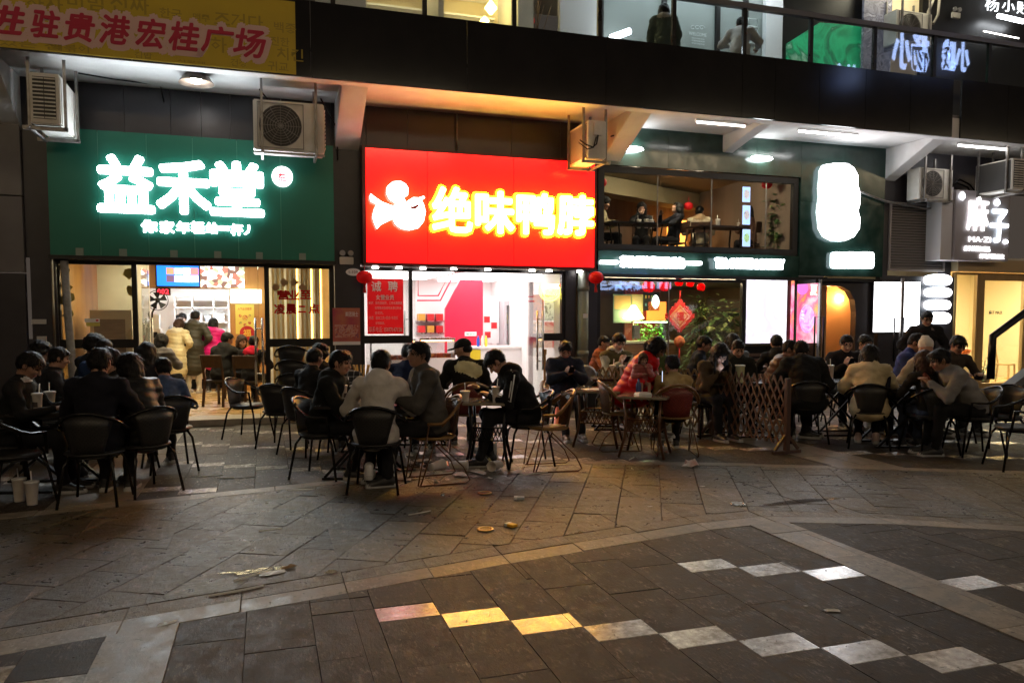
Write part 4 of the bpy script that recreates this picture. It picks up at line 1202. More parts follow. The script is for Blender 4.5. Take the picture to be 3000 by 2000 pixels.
# ================================================================== air conditioners on brackets
def aircon(loc, rz, label, sc=1.0, cover=False, coil=False):
    t = thing("air_conditioner", label, "air conditioner", loc, rz, "outdoor air conditioner units under the balcony")
    w_, dp, h = .86 * sc, .33 * sc, .62 * sc
    mb = MB(); mb.box(-w_ / 2, w_ / 2, -dp / 2, dp / 2, 0, h); mb.build("casing", M_ACW, t, False, .015)
    cx, cz, R = -w_ * .12, h * .5, h * .41
    mb = MB(); mb.plate([(cx + R * math.cos(a), cz + R * math.sin(a)) for a in np.linspace(0, 2 * math.pi, 29)[:-1]], -dp / 2 - .004, -dp / 2 + .01); mb.build("fan_opening", M_ACDK, t, False)
    mb = MB()
    for k in range(1, 9): mb.tube([(cx + R * k / 8 * math.cos(a), -dp / 2 - .014, cz + R * k / 8 * math.sin(a)) for a in np.linspace(0, 2 * math.pi, 25)[:-1]], .004, 4, True)
    for a in np.linspace(0, math.pi, 7)[:-1]: mb.bar((cx - R * math.cos(a), -dp / 2 - .016, cz - R * math.sin(a)), (cx + R * math.cos(a), -dp / 2 - .016, cz + R * math.sin(a)), .006, .006)
    mb.box(cx - R * 1.08, cx + R * 1.08, -dp / 2 - .02, -dp / 2 - .012, cz - R * 1.1, cz - R * 1.06); mb.box(cx - R * 1.08, cx + R * 1.08, -dp / 2 - .02, -dp / 2 - .012, cz + R * 1.06, cz + R * 1.1)
    mb.box(cx - R * 1.1, cx - R * 1.06, -dp / 2 - .02, -dp / 2 - .012, cz - R * 1.1, cz + R * 1.1); mb.box(cx + R * 1.06, cx + R * 1.1, -dp / 2 - .02, -dp / 2 - .012, cz - R * 1.1, cz + R * 1.1)
    mb.build("fan_grille", M_GALV, t, False)
    g = MB(); g.box(w_ / 2 + .001, w_ / 2 + .006, -dp * .40, dp * .36, h * .1, h * .92); go = g.build("side_grille", M_ACDK, t, False)
    for c in range(2):
        for k in range(11):
            z = h * .11 + h * .80 * k / 10.5
            b = MB(); y0 = -dp * .40 + c * dp * .39
            b.box(w_ / 2 + .007, w_ / 2 + .02, y0, y0 + dp * .36, z, z + .018); b.build("slat", M_ACW, go, False)
    if coil:
        for k in range(11):
            for c in (-1, 1):
                b = MB(); b.box(-w_ / 2 - .02, -w_ / 2 - .002, c * dp * .2 - dp * .17, c * dp * .2 + dp * .17, h * .1 + k * h * .075, h * .1 + k * h * .075 + .018); b.build("slat", M_ACW, go, False)
        b = MB(); b.box(-w_ / 2 - .004, -w_ / 2 - .001, -dp * .4, dp * .4, h * .08, h * .94); b.box(-w_ * .46, w_ * .46, dp / 2 + .001, dp / 2 + .006, h * .04, h * .96); b.build("coil_panel", M_ACDK, t, False)
    if cover:
        b = MB(); b.box(-w_ / 2 - .03, -w_ / 2 - .001, -dp * .22, dp * .22, h * .6, h * .93); b.build("terminal_cover", M_ACW, t, False, .006)
        b = MB(); b.tube([(-w_ / 2 - .03, -.0, h * .6), (-w_ / 2 - .07, .04, h * .35), (-w_ / 2 - .10, .12, h * .25), (-w_ / 2 - .06, .22, h * .32), (-w_ / 2, .3, h * .45)], .012, 6)
        b.tube([(-w_ / 2 - .03, .03, h * .55), (-w_ / 2 - .08, .10, h * .25), (-w_ / 2 - .07, .2, h * .2), (-w_ / 2 + .05, .3, h * .4)], .010, 6); b.build("cable", M_BLACK, t, False)
        b = MB()
        for k in range(20): b.box(-w_ * .45, w_ * .45, dp / 2 + .001, dp / 2 + .008, h * .06 + k * h * .044, h * .06 + k * h * .044 + .012)
        b.build("coil_fins", M_GALV, t, False)
    b = MB()
    for sx in (-.38, .38):
        x = sx * w_
        b.bar((x, -dp / 2 - .035, -.05), (x, -dp / 2 - .035, h + .28 * sc), .035, .035); b.bar((x, dp / 2 + .035, -.05), (x, dp / 2 + .035, h + .28 * sc), .035, .035)
        b.bar((x, -dp / 2 - .12, -.035), (x, dp / 2 + .06, -.035), .035, .05)
    b.bar((-w_ * .5, -dp / 2 - .035, -.04), (w_ * .5, -dp / 2 - .035, -.04), .03, .03)
    b.build("hanging_bracket", M_GALV, t, False)
    return t
q = F(848, 448, -.85); aircon((q[0], -.75, q[2]), 0, "dirty white air conditioner with a round fan above the green sign", 1.16)
q = F(165, 385, -1.0); aircon((q[0] - .05, -.85, q[2] + .02), -math.pi / 2, "air conditioner seen end on at the left end of the green sign", 1.05)
q = F(1738, 470, -1.05); aircon((q[0], -.78, q[2]), math.pi / 2, "orange lit air conditioner with hanging cables above the red sign", .98, True)
q = F(2722, 588, -.3); aircon((q[0], -.30, q[2]), 0, "air conditioner with dark fan above the louvre", 1.0)
q = F(2955, 560, -1.0); aircon((q[0], -.78, q[2]), math.pi / 2, "air conditioner with dark side above the grey box sign", .98, coil=True)
for pts in ([(2420, 560), (2500, 590), (2620, 612), (2760, 582)], [(2790, 545), (2810, 525), (2840, 540), (2860, 565)], [(2780, 560), (2800, 535), (2835, 548), (2850, 575)]):
    mb = MB(); P_ = [F(a + 95 if pts[0][0] == 2420 else a, b, -.12) for a, b in pts]; mb.tube(P_, .022, 8)
    top_obj("cable", mb, M_GALV if pts[0][0] == 2420 else M_BLACK, "pale cable sagging in front of the louvre" if pts[0][0] == 2420 else "black pipe arching above the grey box sign, %s" % ("upper one" if pts[0][0] == 2790 else "lower one"), "cable")

# pendant lamp under the left soffit, tubes under the right soffit
pl = thing("pendant_lamp", "conical metal pendant lamp with a lit bulb under the balcony", "lamp", (float(F(575, 240, -.9)[0]), -.9, float(F(575, 245, -.9)[2])))
mb = MB(); mb.lathe([(.24, 0), (.13, .14), (.12, .14), (.23, .004)], n=24, caps=False); mb.build("lamp_shade", mat("shade_metal", (.40, .33, .28), .35, .8), pl, False)
mb = MB(); mb.lathe([(.01, -.005), (.06, .01), (.075, .05), (.05, .1), (.02, .12)], n=16); mb.build("bulb", glow("bulb_white", (1, .97, .92), 30), pl, False)
mb = MB(); mb.tube([(0, 0, .13), (0, 0, CE - pl.location.z)], .012, 6); mb.build("stem", M_GALV, pl, False)
def tube_lamp(xa, xb, y, z, m, label):
    t = thing("tube_lamp", label, "lamp", ((xa + xb) / 2, y, z))
    b = MB(); b.box(-(xb - xa) / 2, (xb - xa) / 2, -.03, .03, 0, .04); b.build("housing", M_WHITE, t, False)
    b = MB(); b.tube([(-(xb - xa) / 2 + .02, 0, -.018), ((xb - xa) / 2 - .02, 0, -.018)], .016, 8); b.build("tube", m, t, False)
tube_lamp(7.1, 8.1, -1.0, CE - .06, glow("tube_white", (1, .95, .88), 7), "slim tube lamp under the soffit near the orange lit air conditioner")
tube_lamp(9.2, 10.5, -1.0, CE - .06, glow("tube_bright", (1, .97, .95), 17), "bright tube lamp under the soffit above the lozenge sign")
tube_lamp(12.9, 14.2, -1.0, CE - .06, glow("tube_bright", (1, .97, .95), 17), "added tube lamp brightening the beam and air conditioner above the louvre")  # extra lamp put in to light the beam and air conditioner

# ================================================================== shopfronts and rooms
def room(nm, x0, x1, y0, y1, z0, z1, wall, floor, ceil, left=None, right=None):
    for n, bx, m in (("back_wall", (x0, x1, y1, y1 + .1, z0, z1), wall), ("side_wall", (x0 - .1, x0, y0, y1, z0, z1), left or wall), ("side_wall", (x1, x1 + .1, y0, y1, z0, z1), right or wall),
                     ("floor", (x0 - .1, x1 + .1, y0, y1 + .1, z0 - .1, z0), floor), ("ceiling", (x0 - .1, x1 + .1, y0, y1 + .1, z1, z1 + .1), ceil)):
        mb = MB(); mb.box(*bx); struct(nm + "_" + n, mb, m)
def frame(parent, x0, x1, z0, z1, y, w_=.06, d=.07, name="frame", m=None, pane=True, rail_z=None):
    mb = MB()
    mb.box(x0, x0 + w_, y, y + d, z0, z1); mb.box(x1 - w_, x1, y, y + d, z0, z1)
    mb.box(x0 + w_, x1 - w_, y, y + d, z0, z0 + w_); mb.box(x0 + w_, x1 - w_, y, y + d, z1 - w_, z1)
    if rail_z: mb.box(x0 + w_, x1 - w_, y, y + d, rail_z, rail_z + .13)
    fo = mb.build(name, m or M_FRAME, parent)
    if pane:
        mb = MB(); mb.box(x0 + w_ + .001, x1 - w_ - .001, y + d / 2 - .004, y + d / 2 + .004, z0 + w_ + .001, (rail_z or z1 - w_) - .001); mb.build("pane", M_GLASS, parent)
        if rail_z: mb = MB(); mb.box(x0 + w_ + .001, x1 - w_ - .001, y + d / 2 - .004, y + d / 2 + .004, rail_z + .131, z1 - w_ - .001); mb.build("pane", M_GLASS, parent)
    return fo
def ceiling_lamp(x0, x1, y0, y1, z, col, st, label, nm):
    mb = MB(); mb.box(x0, x1, y0, y1, z - .04, z); return top_obj("ceiling_light", mb, glow(nm, col, st), label, "light")
def handle(parent, x, y, z0, z1, m=None):
    mb = MB(); mb.tube([(x, y, z0), (x, y, z1)], .018, 8)
    for z in (z0 + .1, z1 - .1): mb.tube([(x, y, z), (x, y + .08, z)], .01, 6)
    mb.build("handle", m or M_STEEL, parent)

# ---- left: milk tea shop
M_FLOORW = mat("warm_floor_tile", (.55, .38, .16), .28, col2=(.48, .32, .13), scale=3, rvar=.08)
room("left_shop", -2.93, 1.07, .2, 7.4, .08, 2.72, M_WALLW, M_FLOORW, M_PALE, left=M_WOOD, right=M_WOOD)
mb = MB(); mb.box(-2.95, 1.09, -.36, .2, -.02, .079); struct("left_shop_floor_step", mb, mat("step_stone", (.42, .37, .30), .5, col2=(.34, .3, .24), scale=8))
sf = thing("shopfront", "glazed front of the milk tea shop with open glass doors under the green sign", "shopfront", (-.93, .05, .08))
frame(sf, -2.93, -1.83, .08, 2.48, .0, .07, .08, rail_z=1.17)
frame(sf, .0, 1.07, .08, 2.48, .0, .07, .08, rail_z=1.16)
mb = MB(); mb.box(-1.83, 0, .0, .08, 2.42, 2.48); mb.build("door_lintel", M_FRAME, sf)
for x, sgn in ((-1.78, -1), (-.09, 1)):
    dr = MB(); dr.box(x - .03, x + .03, -.0, .06, .08, 2.42) if False else None
    d_ = MB(); d_.box(x - .006, x + .006, -.72, -.02, .12, 2.38) if sgn > 0 else d_.box(x - .006, x + .006, .1, .85, .12, 2.38)
    do = d_.build("door", M_GLASS, sf)
    yh = -.62 if sgn > 0 else .72
    for xo in (-.05, .05):
        h_ = MB(); h_.tube([(x + xo, yh, .62), (x + xo, yh, 1.62)], .018, 8); h_.tube([(x + xo, yh, .78), (x, yh, .78)], .01, 6); h_.tube([(x + xo, yh, 1.46), (x, yh, 1.46)], .01, 6)
        ho = h_.build("handle", M_STEEL, None); ho.parent = do; ho.location = -sf.location
for s_, a, b, c0, c1 in (("营", 812, 848, 850, 878), ("业", 845, 876, 850, 878), ("至", 880, 912, 850, 876), ("凌", 803, 835, 890, 920), ("晨", 838, 868, 890, 920), ("二", 873, 896, 896, 915), ("点", 904, 936, 890, 918)):
    tpx("window_lettering", s_, a, b, c0, c1, .03, translucent("red_vinyl", (.75, .006, .010)), sf, depth=.002, fat=.007)
ceiling_lamp(-2.3, -.2, 5.6, 5.9, 2.71, (.92, .97, 1), 40, "white ceiling light over the milk tea counter", "kitchen_light")
ceiling_lamp(-2.2, .6, 1.2, 1.45, 2.71, (1, .82, .50), 22, "warm ceiling light just inside the milk tea shop door", "warm_shop_light")
ceiling_lamp(-2.2, .6, 3.1, 3.3, 2.71, (1, .86, .60), 15, "warm ceiling light in the middle of the milk tea shop", "warm_shop_light2")
# bulkhead with screens
mb = MB(); mb.box(-2.93, 1.07, 4.55, 4.75, 2.24, 2.719); struct("left_shop_bulkhead_wall", mb, M_WOOD)
tv = thing("television", "wall television showing a blue menu grid in the milk tea shop", "television", (-1.69, 4.5, 2.24))
x0, x1, z0, z1 = rect_px(457, 586, 770, 842, 4.5)
mb = MB(); mb.box(x0, x1, 4.47, 4.54, z0, z1); mb.build("body", M_BLACK, tv)
mb = MB(); mb.box(x0 + .02, x1 - .02, 4.462, 4.469, z0 + .03, z1 - .02); mb.build("screen", glow("screen_blue", (.0, .16, .85), 1.5), tv)
for r in range(2):
    for c in range(4):
        a = x0 + .2 + c * .155; z = z0 + .11 + r * .155
        mb = MB(); mb.box(a, a + .145, 4.455, 4.461, z, z + .135); mb.build("screen_tile", glow("tile%d" % (c * 2 + r), ((.1, .05, .1), (.5, .2, .1), (.9, .9, 1), (.4, .5, .9), (.9, .9, .95), (.8, .7, .7), (.7, .8, 1), (.8, .15, .15))[c * 2 + r], 1.6), tv)
fb = thing("menu_lightbox", "lit food picture panel beside the blue television", "lightbox", (-.83, 4.5, 2.24))
x0, x1, z0, z1 = rect_px(588, 716, 768, 842, 4.5)
mb = MB(); mb.box(x0, x1, 4.47, 4.54, z0, z1); mb.build("box", picture("food_print", ((.9, .9, .88), (.12, .06, .05), (.95, .93, .9), (.5, .1, .08), (.25, .3, .2), (1, .98, .9), (.45, .32, .22)), 11, 1.7), fb)
nd = thing("number_display", "red LED queue number display reading 002 below the television", "display", (-2.0, 4.5, 2.1))
x0, x1, z0, z1 = rect_px(456, 499, 844, 864, 4.45)
mb = MB(); mb.box(x0, x1, 4.46, 4.52, z0, z1); mb.build("body", M_BLACK, nd)
text("digits", "002", x0 + .03, x1 - .03, z0 + .02, z1 - .02, 4.455, glow("led_red", (1, .02, .04), 4), nd, depth=.004)
# kitchen shelf
ks = thing("shelf_unit", "white kitchen shelf unit with pots and boxes behind the counter", "shelf", (-1.4, 6.8, 1.1))
x0, x1, z0, z1 = rect_px(510, 672, 868, 985, 6.8)
mb = MB()
for z in (z0, z0 + .32, z0 + .66, z1): mb.box(x0, x1, 6.8, 7.1, z, z + .03)
for x in (x0, x0 + .38, x0 + .85, x1 - .03): mb.box(x, x + .03, 6.8, 7.1, z0 + .03, z1)
mb.build("frame", M_WHITE, ks)
for i, (fx_, row, w_, h_, c) in enumerate(((.05, 1, .2, .13, (.35, .36, .38)), (.24, 1, .1, .16, (.5, .5, .5)), (.45, 1, .16, .2, (.7, .7, .72)), (.65, 1, .15, .14, (.6, .65, .75)), (.9, 1, .2, .18, (.8, .8, .8)), (.08, 0, .2, .15, (.6, .7, .8)), (.5, 0, .25, .12, (.5, .55, .6)), (.92, 0, .2, .15, (.55, .6, .6)))):
    mb = MB(); zz = z0 + .032 + (.32 if row else 0) + (.34 if row else 0) * 0
    mb.box(x0 + fx_, x0 + fx_ + w_, 6.85, 7.05, zz, zz + h_) if i % 3 else mb.lathe([(w_ * .4, 0), (w_ * .5, h_), (w_ * .47, h_)], (x0 + fx_ + w_ / 2, 6.95, zz), 14)
    top_obj("storage_box" if i % 3 else "cooking_pot", mb, mat("store_%d" % i, c, .4), "small %s on the white kitchen shelf, %s" % (("grey bowl", "steel pot", "white jar", "blue grey tub", "pale carton", "light blue tub", "slate tray", "grey tray")[i], ("upper row left end", "upper row near the left", "upper row middle", "upper row right of middle", "upper row right end", "lower row left end", "lower row middle", "lower row right end")[i]), "container", "containers on the kitchen shelf")
ct = thing("counter", "white serving counter inside the milk tea shop", "counter", (-1.6, 5.3, .08))
mb = MB(); mb.box(-2.6, -.7, 5.2, 5.6, .3, 1.10); mb.build("front_panel", M_WHITE, ct)
mb = MB(); mb.box(-2.6, -.7, 5.24, 5.6, .081, .298); mb.build("kickboard", M_BLACK, ct)
mb = MB(); mb.box(-2.65, -.65, 5.12, 5.65, 1.101, 1.15); mb.build("worktop", M_DWOOD, ct)
for px, w_, h_, lab, c in ((448, .32, .55, "white drinks machine with a glass top on the counter", (.6, .6, .58)),):
    q = F(px, 960, 5.3); mb = MB(); mb.box(q[0] - w_ / 2, q[0] + w_ / 2, 5.2, 5.5, 1.151, 1.151 + h_ * .45); mb.box(q[0] - w_ / 2 + .03, q[0] + w_ / 2 - .03, 5.22, 5.48, 1.151 + h_ * .45, 1.151 + h_, 1); mb.box(q[0] - .1, q[0] + .1, 5.18, 5.2, 1.2, 1.33, 2)
    top_obj("drinks_machine", mb, [mat("machine_white", c, .35), mat("machine_clear", (.7, .75, .75), .1), M_BLACK], lab, "machine")
fn = thing("wall_fan", "black wall fan beside the queue display", "fan", tuple(F(462, 880, 4.3)))
mb = MB(); mb.lathe([(.04, -.05), (.05, .05)], n=12)
for k in range(5):
    a = k * 1.2566; mb.hexa([(.03 * math.cos(a), -.02, .03 * math.sin(a)), (.03 * math.cos(a + .5), -.02, .03 * math.sin(a + .5)), (.03 * math.cos(a), .0, .03 * math.sin(a)), (.03 * math.cos(a + .5), .0, .03 * math.sin(a + .5)), (.18 * math.cos(a), -.03, .18 * math.sin(a)), (.18 * math.cos(a + .8), -.0, .18 * math.sin(a + .8)), (.18 * math.cos(a), -.02, .18 * math.sin(a)), (.18 * math.cos(a + .8), .01, .18 * math.sin(a + .8))])
mb.build("blades", M_BLACK, fn, False)
mb = MB(); mb.tube([(.2 * math.cos(a), -.03, .2 * math.sin(a)) for a in np.linspace(0, 2 * math.pi, 21)[:-1]], .008, 5, True); mb.tube([(0, .02, 0), (-.12, .1, -.25), (-.14, .2, -.5)], .02, 6); mb.build("guard", M_BLACK, fn, False)
# orange partition with poster and lucky roundel
mb = MB(); mb.box(-.70, 1.07, 4.56, 4.7, .08, 2.239); struct("left_shop_partition_wall", mb, M_WOOD)
x0, x1, z0, z1 = rect_px(676, 766, 848, 888, 4.5)
mb = MB(); mb.box(x0, x1, 4.42, 4.55, z0, z1); top_obj("lightbox", mb, glow("greenwhite", (.75, 1, .86), 2.2), "pale green white lightbox above the yellow poster", "lightbox")
po = thing("poster", "yellow menu poster on the orange partition in the milk tea shop", "poster", (-.4, 4.55, 1.3))
x0, x1, z0, z1 = rect_px(690, 745, 892, 978, 4.55)
mb = MB(); mb.box(x0, x1, 4.545, 4.555, z0, z1); mb.build("paper", mat("poster_yellow", (.70, .58, .12), .5), po)
mb = MB()
for (cx, cz, r) in ((.5, .55, .13), (.25, .62, .07), (.75, .62, .07), (.25, .38, .07), (.75, .38, .07), (.5, .3, .08)):
    mb.plate([(x0 + (x1 - x0) * cx + r * .45 * math.cos(t), z0 + (z1 - z0) * cz + r * .45 * math.sin(t)) for t in np.linspace(0, 6.28, 13)[:-1]], 4.54, 4.5445, 0)
mb.build("food_print", picture("poster_food", ((.5, .1, .05), (.7, .4, .1), (.3, .35, .1)), 25), po)
text("heading", "人气必点推荐", x0 + .05, x1 - .05, z1 - .12, z1 - .06, 4.544, M_RED, po, depth=.002)
rd = thing("lucky_roundel", "round red paper roundel with a gold fortune character below the yellow poster", "decoration", (-.36, 4.5, 1.2))
q = F(724, 975, 4.5)
mb = MB(); mb.plate([(q[0] + .15 * math.cos(t), q[2] + .15 * math.sin(t)) for t in np.linspace(0, 6.28, 25)[:-1]], 4.53, 4.555); mb.build("disc", M_REDP, rd)
text("character", "福", q[0] - .08, q[0] + .08, q[2] - .08, q[2] + .08, 4.529, mat("gold_paper", (.75, .48, .06), .4), rd, depth=.004, offset=.02)
# slatted wall with gold light strips behind the right pane
gs = thing("slat_screen", "wall of grey vertical slats with gold light strips behind the right pane", "screen", (.62, 2.6, .08))
mb = MB(); mb.box(.06, 1.065, 2.66, 2.75, .081, 2.71); mb.build("backing", mat("slat_back_gold", (.55, .36, .13), .5), gs)
for k in range(11):
    x = .09 + k * .089
    mb = MB(); mb.box(x, x + .045, 2.58 + (k % 2) * .02, 2.659, .081, 2.70); mb.build("slat", mat("slat_grey", (.30, .27, .22), .5) if k % 3 else M_WHITE, gs)
    if k in (5, 8, 10):
        mb = MB(); mb.box(x + .055, x + .078, 2.63, 2.658, .3, 2.68); mb.build("light_strip", glow("gold_strip", (1, .62, .16), 6), gs)
# pale cupboard behind the left pane
x0, x1, z0, z1 = rect_px(265, 388, 890, 1100, 1.2)
cb = thing("cupboard", "pale cupboard with a brown panel behind the left pane", "cupboard", ((x0 + x1) / 2, 1.4, .08))
mb = MB(); mb.box(x0, x1, 1.2, 1.7, .081, 1.75); mb.build("body", mat("cupboard_pale", (.5, .46, .38), .5), cb)
mb = MB(); mb.box(x0 + .06, x0 + .52, 1.19, 1.199, .8, 1.6); mb.build("panel", mat("brown_panel", (.17, .12, .08), .5, col2=(.22, .16, .1), scale=4, stretch=(1, 1, 6)), cb)
ib = thing("partition", "tall cream partition behind the left window of the milk tea shop", "partition", (-2.3, 2.2, .08))
mb = MB(); mb.box(-2.75, -1.95, 2.1, 2.3, .081, 2.70); mb.build("panel", M_PALE, ib)
st = thing("window_sticker", "small white and yellow sticker on the left pane", "sticker", (-2.3, .03, 1.5))
x0, x1, z0, z1 = rect_px(248, 292, 933, 955, .025); mb = MB(); mb.box(x0, x1, .024, .03, (z0 + z1) / 2, z1); mb.build("upper_label", M_WHITE, st); mb = MB(); mb.box(x0 + .02, x1, .024, .03, z0, (z0 + z1) / 2 - .005); mb.build("lower_label", mat("label_yellow", (.55, .5, .1), .5), st)
mb = MB(); mb.box(x0 + .15, x0 + .185, .022, .0238, (z0 + z1) / 2 + .015, z1 - .015); mb.build("printed_square", M_RED, st)
# yellow leaf decals hanging along the panes
for i, (px, py) in enumerate(((190, 790), (195, 840), (188, 880), (200, 920), (375, 800), (385, 850), (205, 870))):
    q = F(px, py, .10); mb = MB(); n_ = 9
    mb.plate([(q[0] + (.07 + .02 * math.sin(5 * t + i)) * math.cos(t), q[2] + (.08 + .025 * math.cos(3 * t + i)) * math.sin(t)) for t in np.linspace(0, 6.28, n_ + 1)[:-1]], .09, .10)
    top_obj("paper_leaf", mb, mat("leaf_gold", (.55, .36, .06), .5), "yellow paper leaf on the left milk tea pane, %s" % ("at the left edge near the top", "second down at the left edge", "third down at the left edge", "lowest at the left edge", "top right", "lower right", "small one left of the middle")[i], "decoration", "yellow paper leaves on the left pane")
for i, (px, py) in enumerate(((808, 850 - 8), (832, 827), (862, 827), (886, 842))):
    q = F(px, py, .10); r = .07; mb = MB(); mb.plate([(q[0], q[2] - r), (q[0] + r, q[2]), (q[0], q[2] + r), (q[0] - r, q[2])], .085, .095)
    top_obj("paper_diamond", mb, mat("diamond_pink", (.62, .36, .18), .5), "small pale pink paper diamond on the right pane above the red lettering, %s of four" % ("leftmost", "second", "third", "rightmost")[i], "decoration", "paper diamonds on the right pane")
# conduit on the left pier and little switch plates
dp_ = thing("wrapped_pipe", "pale fabric wrapped drainpipe beside the left end of the green shop", "pipe", (float(F(195, 900, -.1)[0]), -.1, 0))
mb = MB(); xq = [float(F(p, y_, -.1)[0]) for p, y_ in ((188, 760), (198, 900), (208, 1000), (212, 1060))]; zq = [2.45, 1.7, 1.1, .2]
mb.tube([(x - dp_.location.x, 0, z) for x, z in zip(xq, zq)], .055, 10); mb.build("pipe", mat("grey_wrap", (.30, .29, .28), .8, col2=(.22, .21, .2), scale=14, bump=.6, bscale=20), dp_, False)
mb = MB(); mb.tube([(xq[0] - .14 - dp_.location.x, 0, 3.6), (xq[1] - .12 - dp_.location.x, .0, .1)], .018, 6); mb.build("conduit", M_CLAD, dp_, False)
for px, py, w_, h_, lab in ((115, 942, .09, .035, "small pale sign plate on the dark pier left of the green shop"), (123, 997, .06, .06, "white switch box on the dark pier left of the green shop")):
    q = F(px, py, -.05); mb = MB(); mb.box(q[0] - w_, q[0] + w_, -.075, -.032, q[2] - h_, q[2] + h_); top_obj("switch_plate", mb, mat("plate_pale", (.5, .48, .46), .5), lab, "plate")

# ---- pier between the shops: poster, plate, emergency lamp
pp = thing("poster", "pink delivery poster on the dark pier between the two left shops", "poster", (1.29, -.035, 1.2))
x0, x1, z0, z1 = rect_px(975, 1055, 902, 1010, -.035)
mb = MB(); mb.box(x0, x1, -.04, -.032, z0, z1); mb.build("paper", mat("poster_pink", (.42, .06, .09), .5, col2=(.50, .16, .08), scale=5), pp)
mb = MB(); mb.box(x0 + .03, x1 - .03, -.043, -.0405, z0 + .12, z0 + .33); mb.build("picture", picture("poster_pic", ((.05, .06, .2), (.5, .1, .05), (.6, .35, .3), (.4, .06, .08)), 14, kind='noise'), pp)
mb = MB(); mb.box(x0, x1, -.044, -.0405, z0, z0 + .055); mb.build("white_strip", M_WHITE, pp)
text("heading", "美团骑士", x0 + .2, x1 - .03, z1 - .14, z1 - .06, -.0405, M_WHITE, pp, depth=.002)
q = F(1035, 797, -.04); mb = MB(); mb.plate([(q[0] + .12 * math.cos(t), q[2] + .06 * math.sin(t)) for t in np.linspace(0, 6.28, 21)[:-1]], -.045, -.031)
np_ = thing("number_plate", "oval white door number plate beside the red shop", "plate", (q[0], -.04, q[2])); mb.build("plate", M_WHITE, np_)
text("number", "1-109", q[0] - .07, q[0] + .07, q[2] - .022, q[2] + .022, -.0455, mat("ink", (.03, .02, .03), .6), np_, depth=.002)
def emergency(px, py, y, lab, rzp=0):
    q = F(px, py, y); t = thing("emergency_light", lab, "lamp", (q[0], y, q[2]))
    b = MB(); b.box(-.11, .11, -.03, .03, -.07, .05); b.build("box", M_ACW, t, False, .008)
    for sx in (-1, 1):
        b = MB(); b.lathe([(.01, -.02), (.05, 0), (.045, .03)], (0, 0, 0), 12); b.v = [(x + sx * .065, -z * 1.2 - .02, y_ + .11) for x, y_, z in b.v]; b.build("lamp_head", mat("lamp_head_grey", (.35, .35, .35), .2), t, False)
emergency(1015, 762, -.06, "twin headed emergency light above the pink poster")
emergency(2800, 45, .7, "twin headed emergency light upstairs by the dark shop sign")

# ---- middle: red duck shop
M_HOT = mat("shop_white", (.80, .78, .77), .5)
room("middle_shop", 1.52, 5.08, .2, 4.6, .06, 2.50, M_HOT, mat("white_floor_tile", (.7, .66, .62), .15), M_HOT)
mb = MB(); mb.box(1.5, 5.1, -.2, .2, -.02, .059); struct("middle_shop_floor_step", mb, mat("step_stone", (.42, .37, .30), .5))
rf = thing("shopfront", "glazed front of the bright red and white shop under the red sign", "shopfront", (3.3, .05, .06))
frame(rf, 1.50, 2.36, .06, 2.46, .0, .06, .08, rail_z=1.20)
frame(rf, 4.44, 5.10, .06, 2.46, .0, .06, .08, rail_z=1.22)
mb = MB(); mb.box(2.36, 4.44, .0, .08, 2.40, 2.46); mb.build("door_lintel", M_FRAME, rf)
for x, y0, y1 in ((2.42, .1, .95), (4.38, -.8, -.02)):
    d_ = MB(); d_.box(x - .006, x + .006, y0, y1, .1, 2.38); do = d_.build("door", M_GLASS, rf)
    yh = y1 - .1 if y0 > 0 else y0 + .1
    for xo in (-.05, .05):
        h_ = MB(); h_.tube([(x + xo, yh, .75), (x + xo, yh, 1.75)], .018, 8); h_.tube([(x + xo, yh, .9), (x, yh, .9)], .01, 6); h_.tube([(x + xo, yh, 1.6), (x, yh, 1.6)], .01, 6)
        ho = h_.build("handle", M_STEEL, None); ho.parent = do; ho.location = -rf.location
ceiling_lamp(1.7, 3.3, .9, 3.8, 2.49, (1, .90, .89), 3.6, "large white ceiling light panel in the red shop", "red_shop_panel")
ceiling_lamp(3.7, 4.9, .9, 4.2, 2.49, (1, .90, .89), 4.0, "second white ceiling light panel in the red shop, by the menu wall", "red_shop_panel2")
rw = thing("feature_wall", "bright red feature wall with a sloped top in the middle shop", "wall panel", (4.1, 3.5, .06))
q = [F(a, b, 3.5) for a, b in ((1302, 1120), (1302, 905), (1345, 822), (1360, 792), (1404, 792), (1412, 802), (1412, 1120))]
mb = MB(); mb.plate([(p[0], max(p[2], .1)) for p in q], 3.42, 3.5); mb.build("panel", mat("feature_red", (.60, .012, .05), .35), rw)
x0, x1, z0, z1 = rect_px(1362, 1396, 972, 984, 3.4); mb = MB(); mb.box(x0, x1, 3.40, 3.418, z0, z1); mb.build("notice", M_WHITE, rw)
tpx("notice_text", "营业中", 1366, 1392, 975, 981, 3.398, mat("ink_green", (.02, .3, .1), .5), rw, depth=.002)
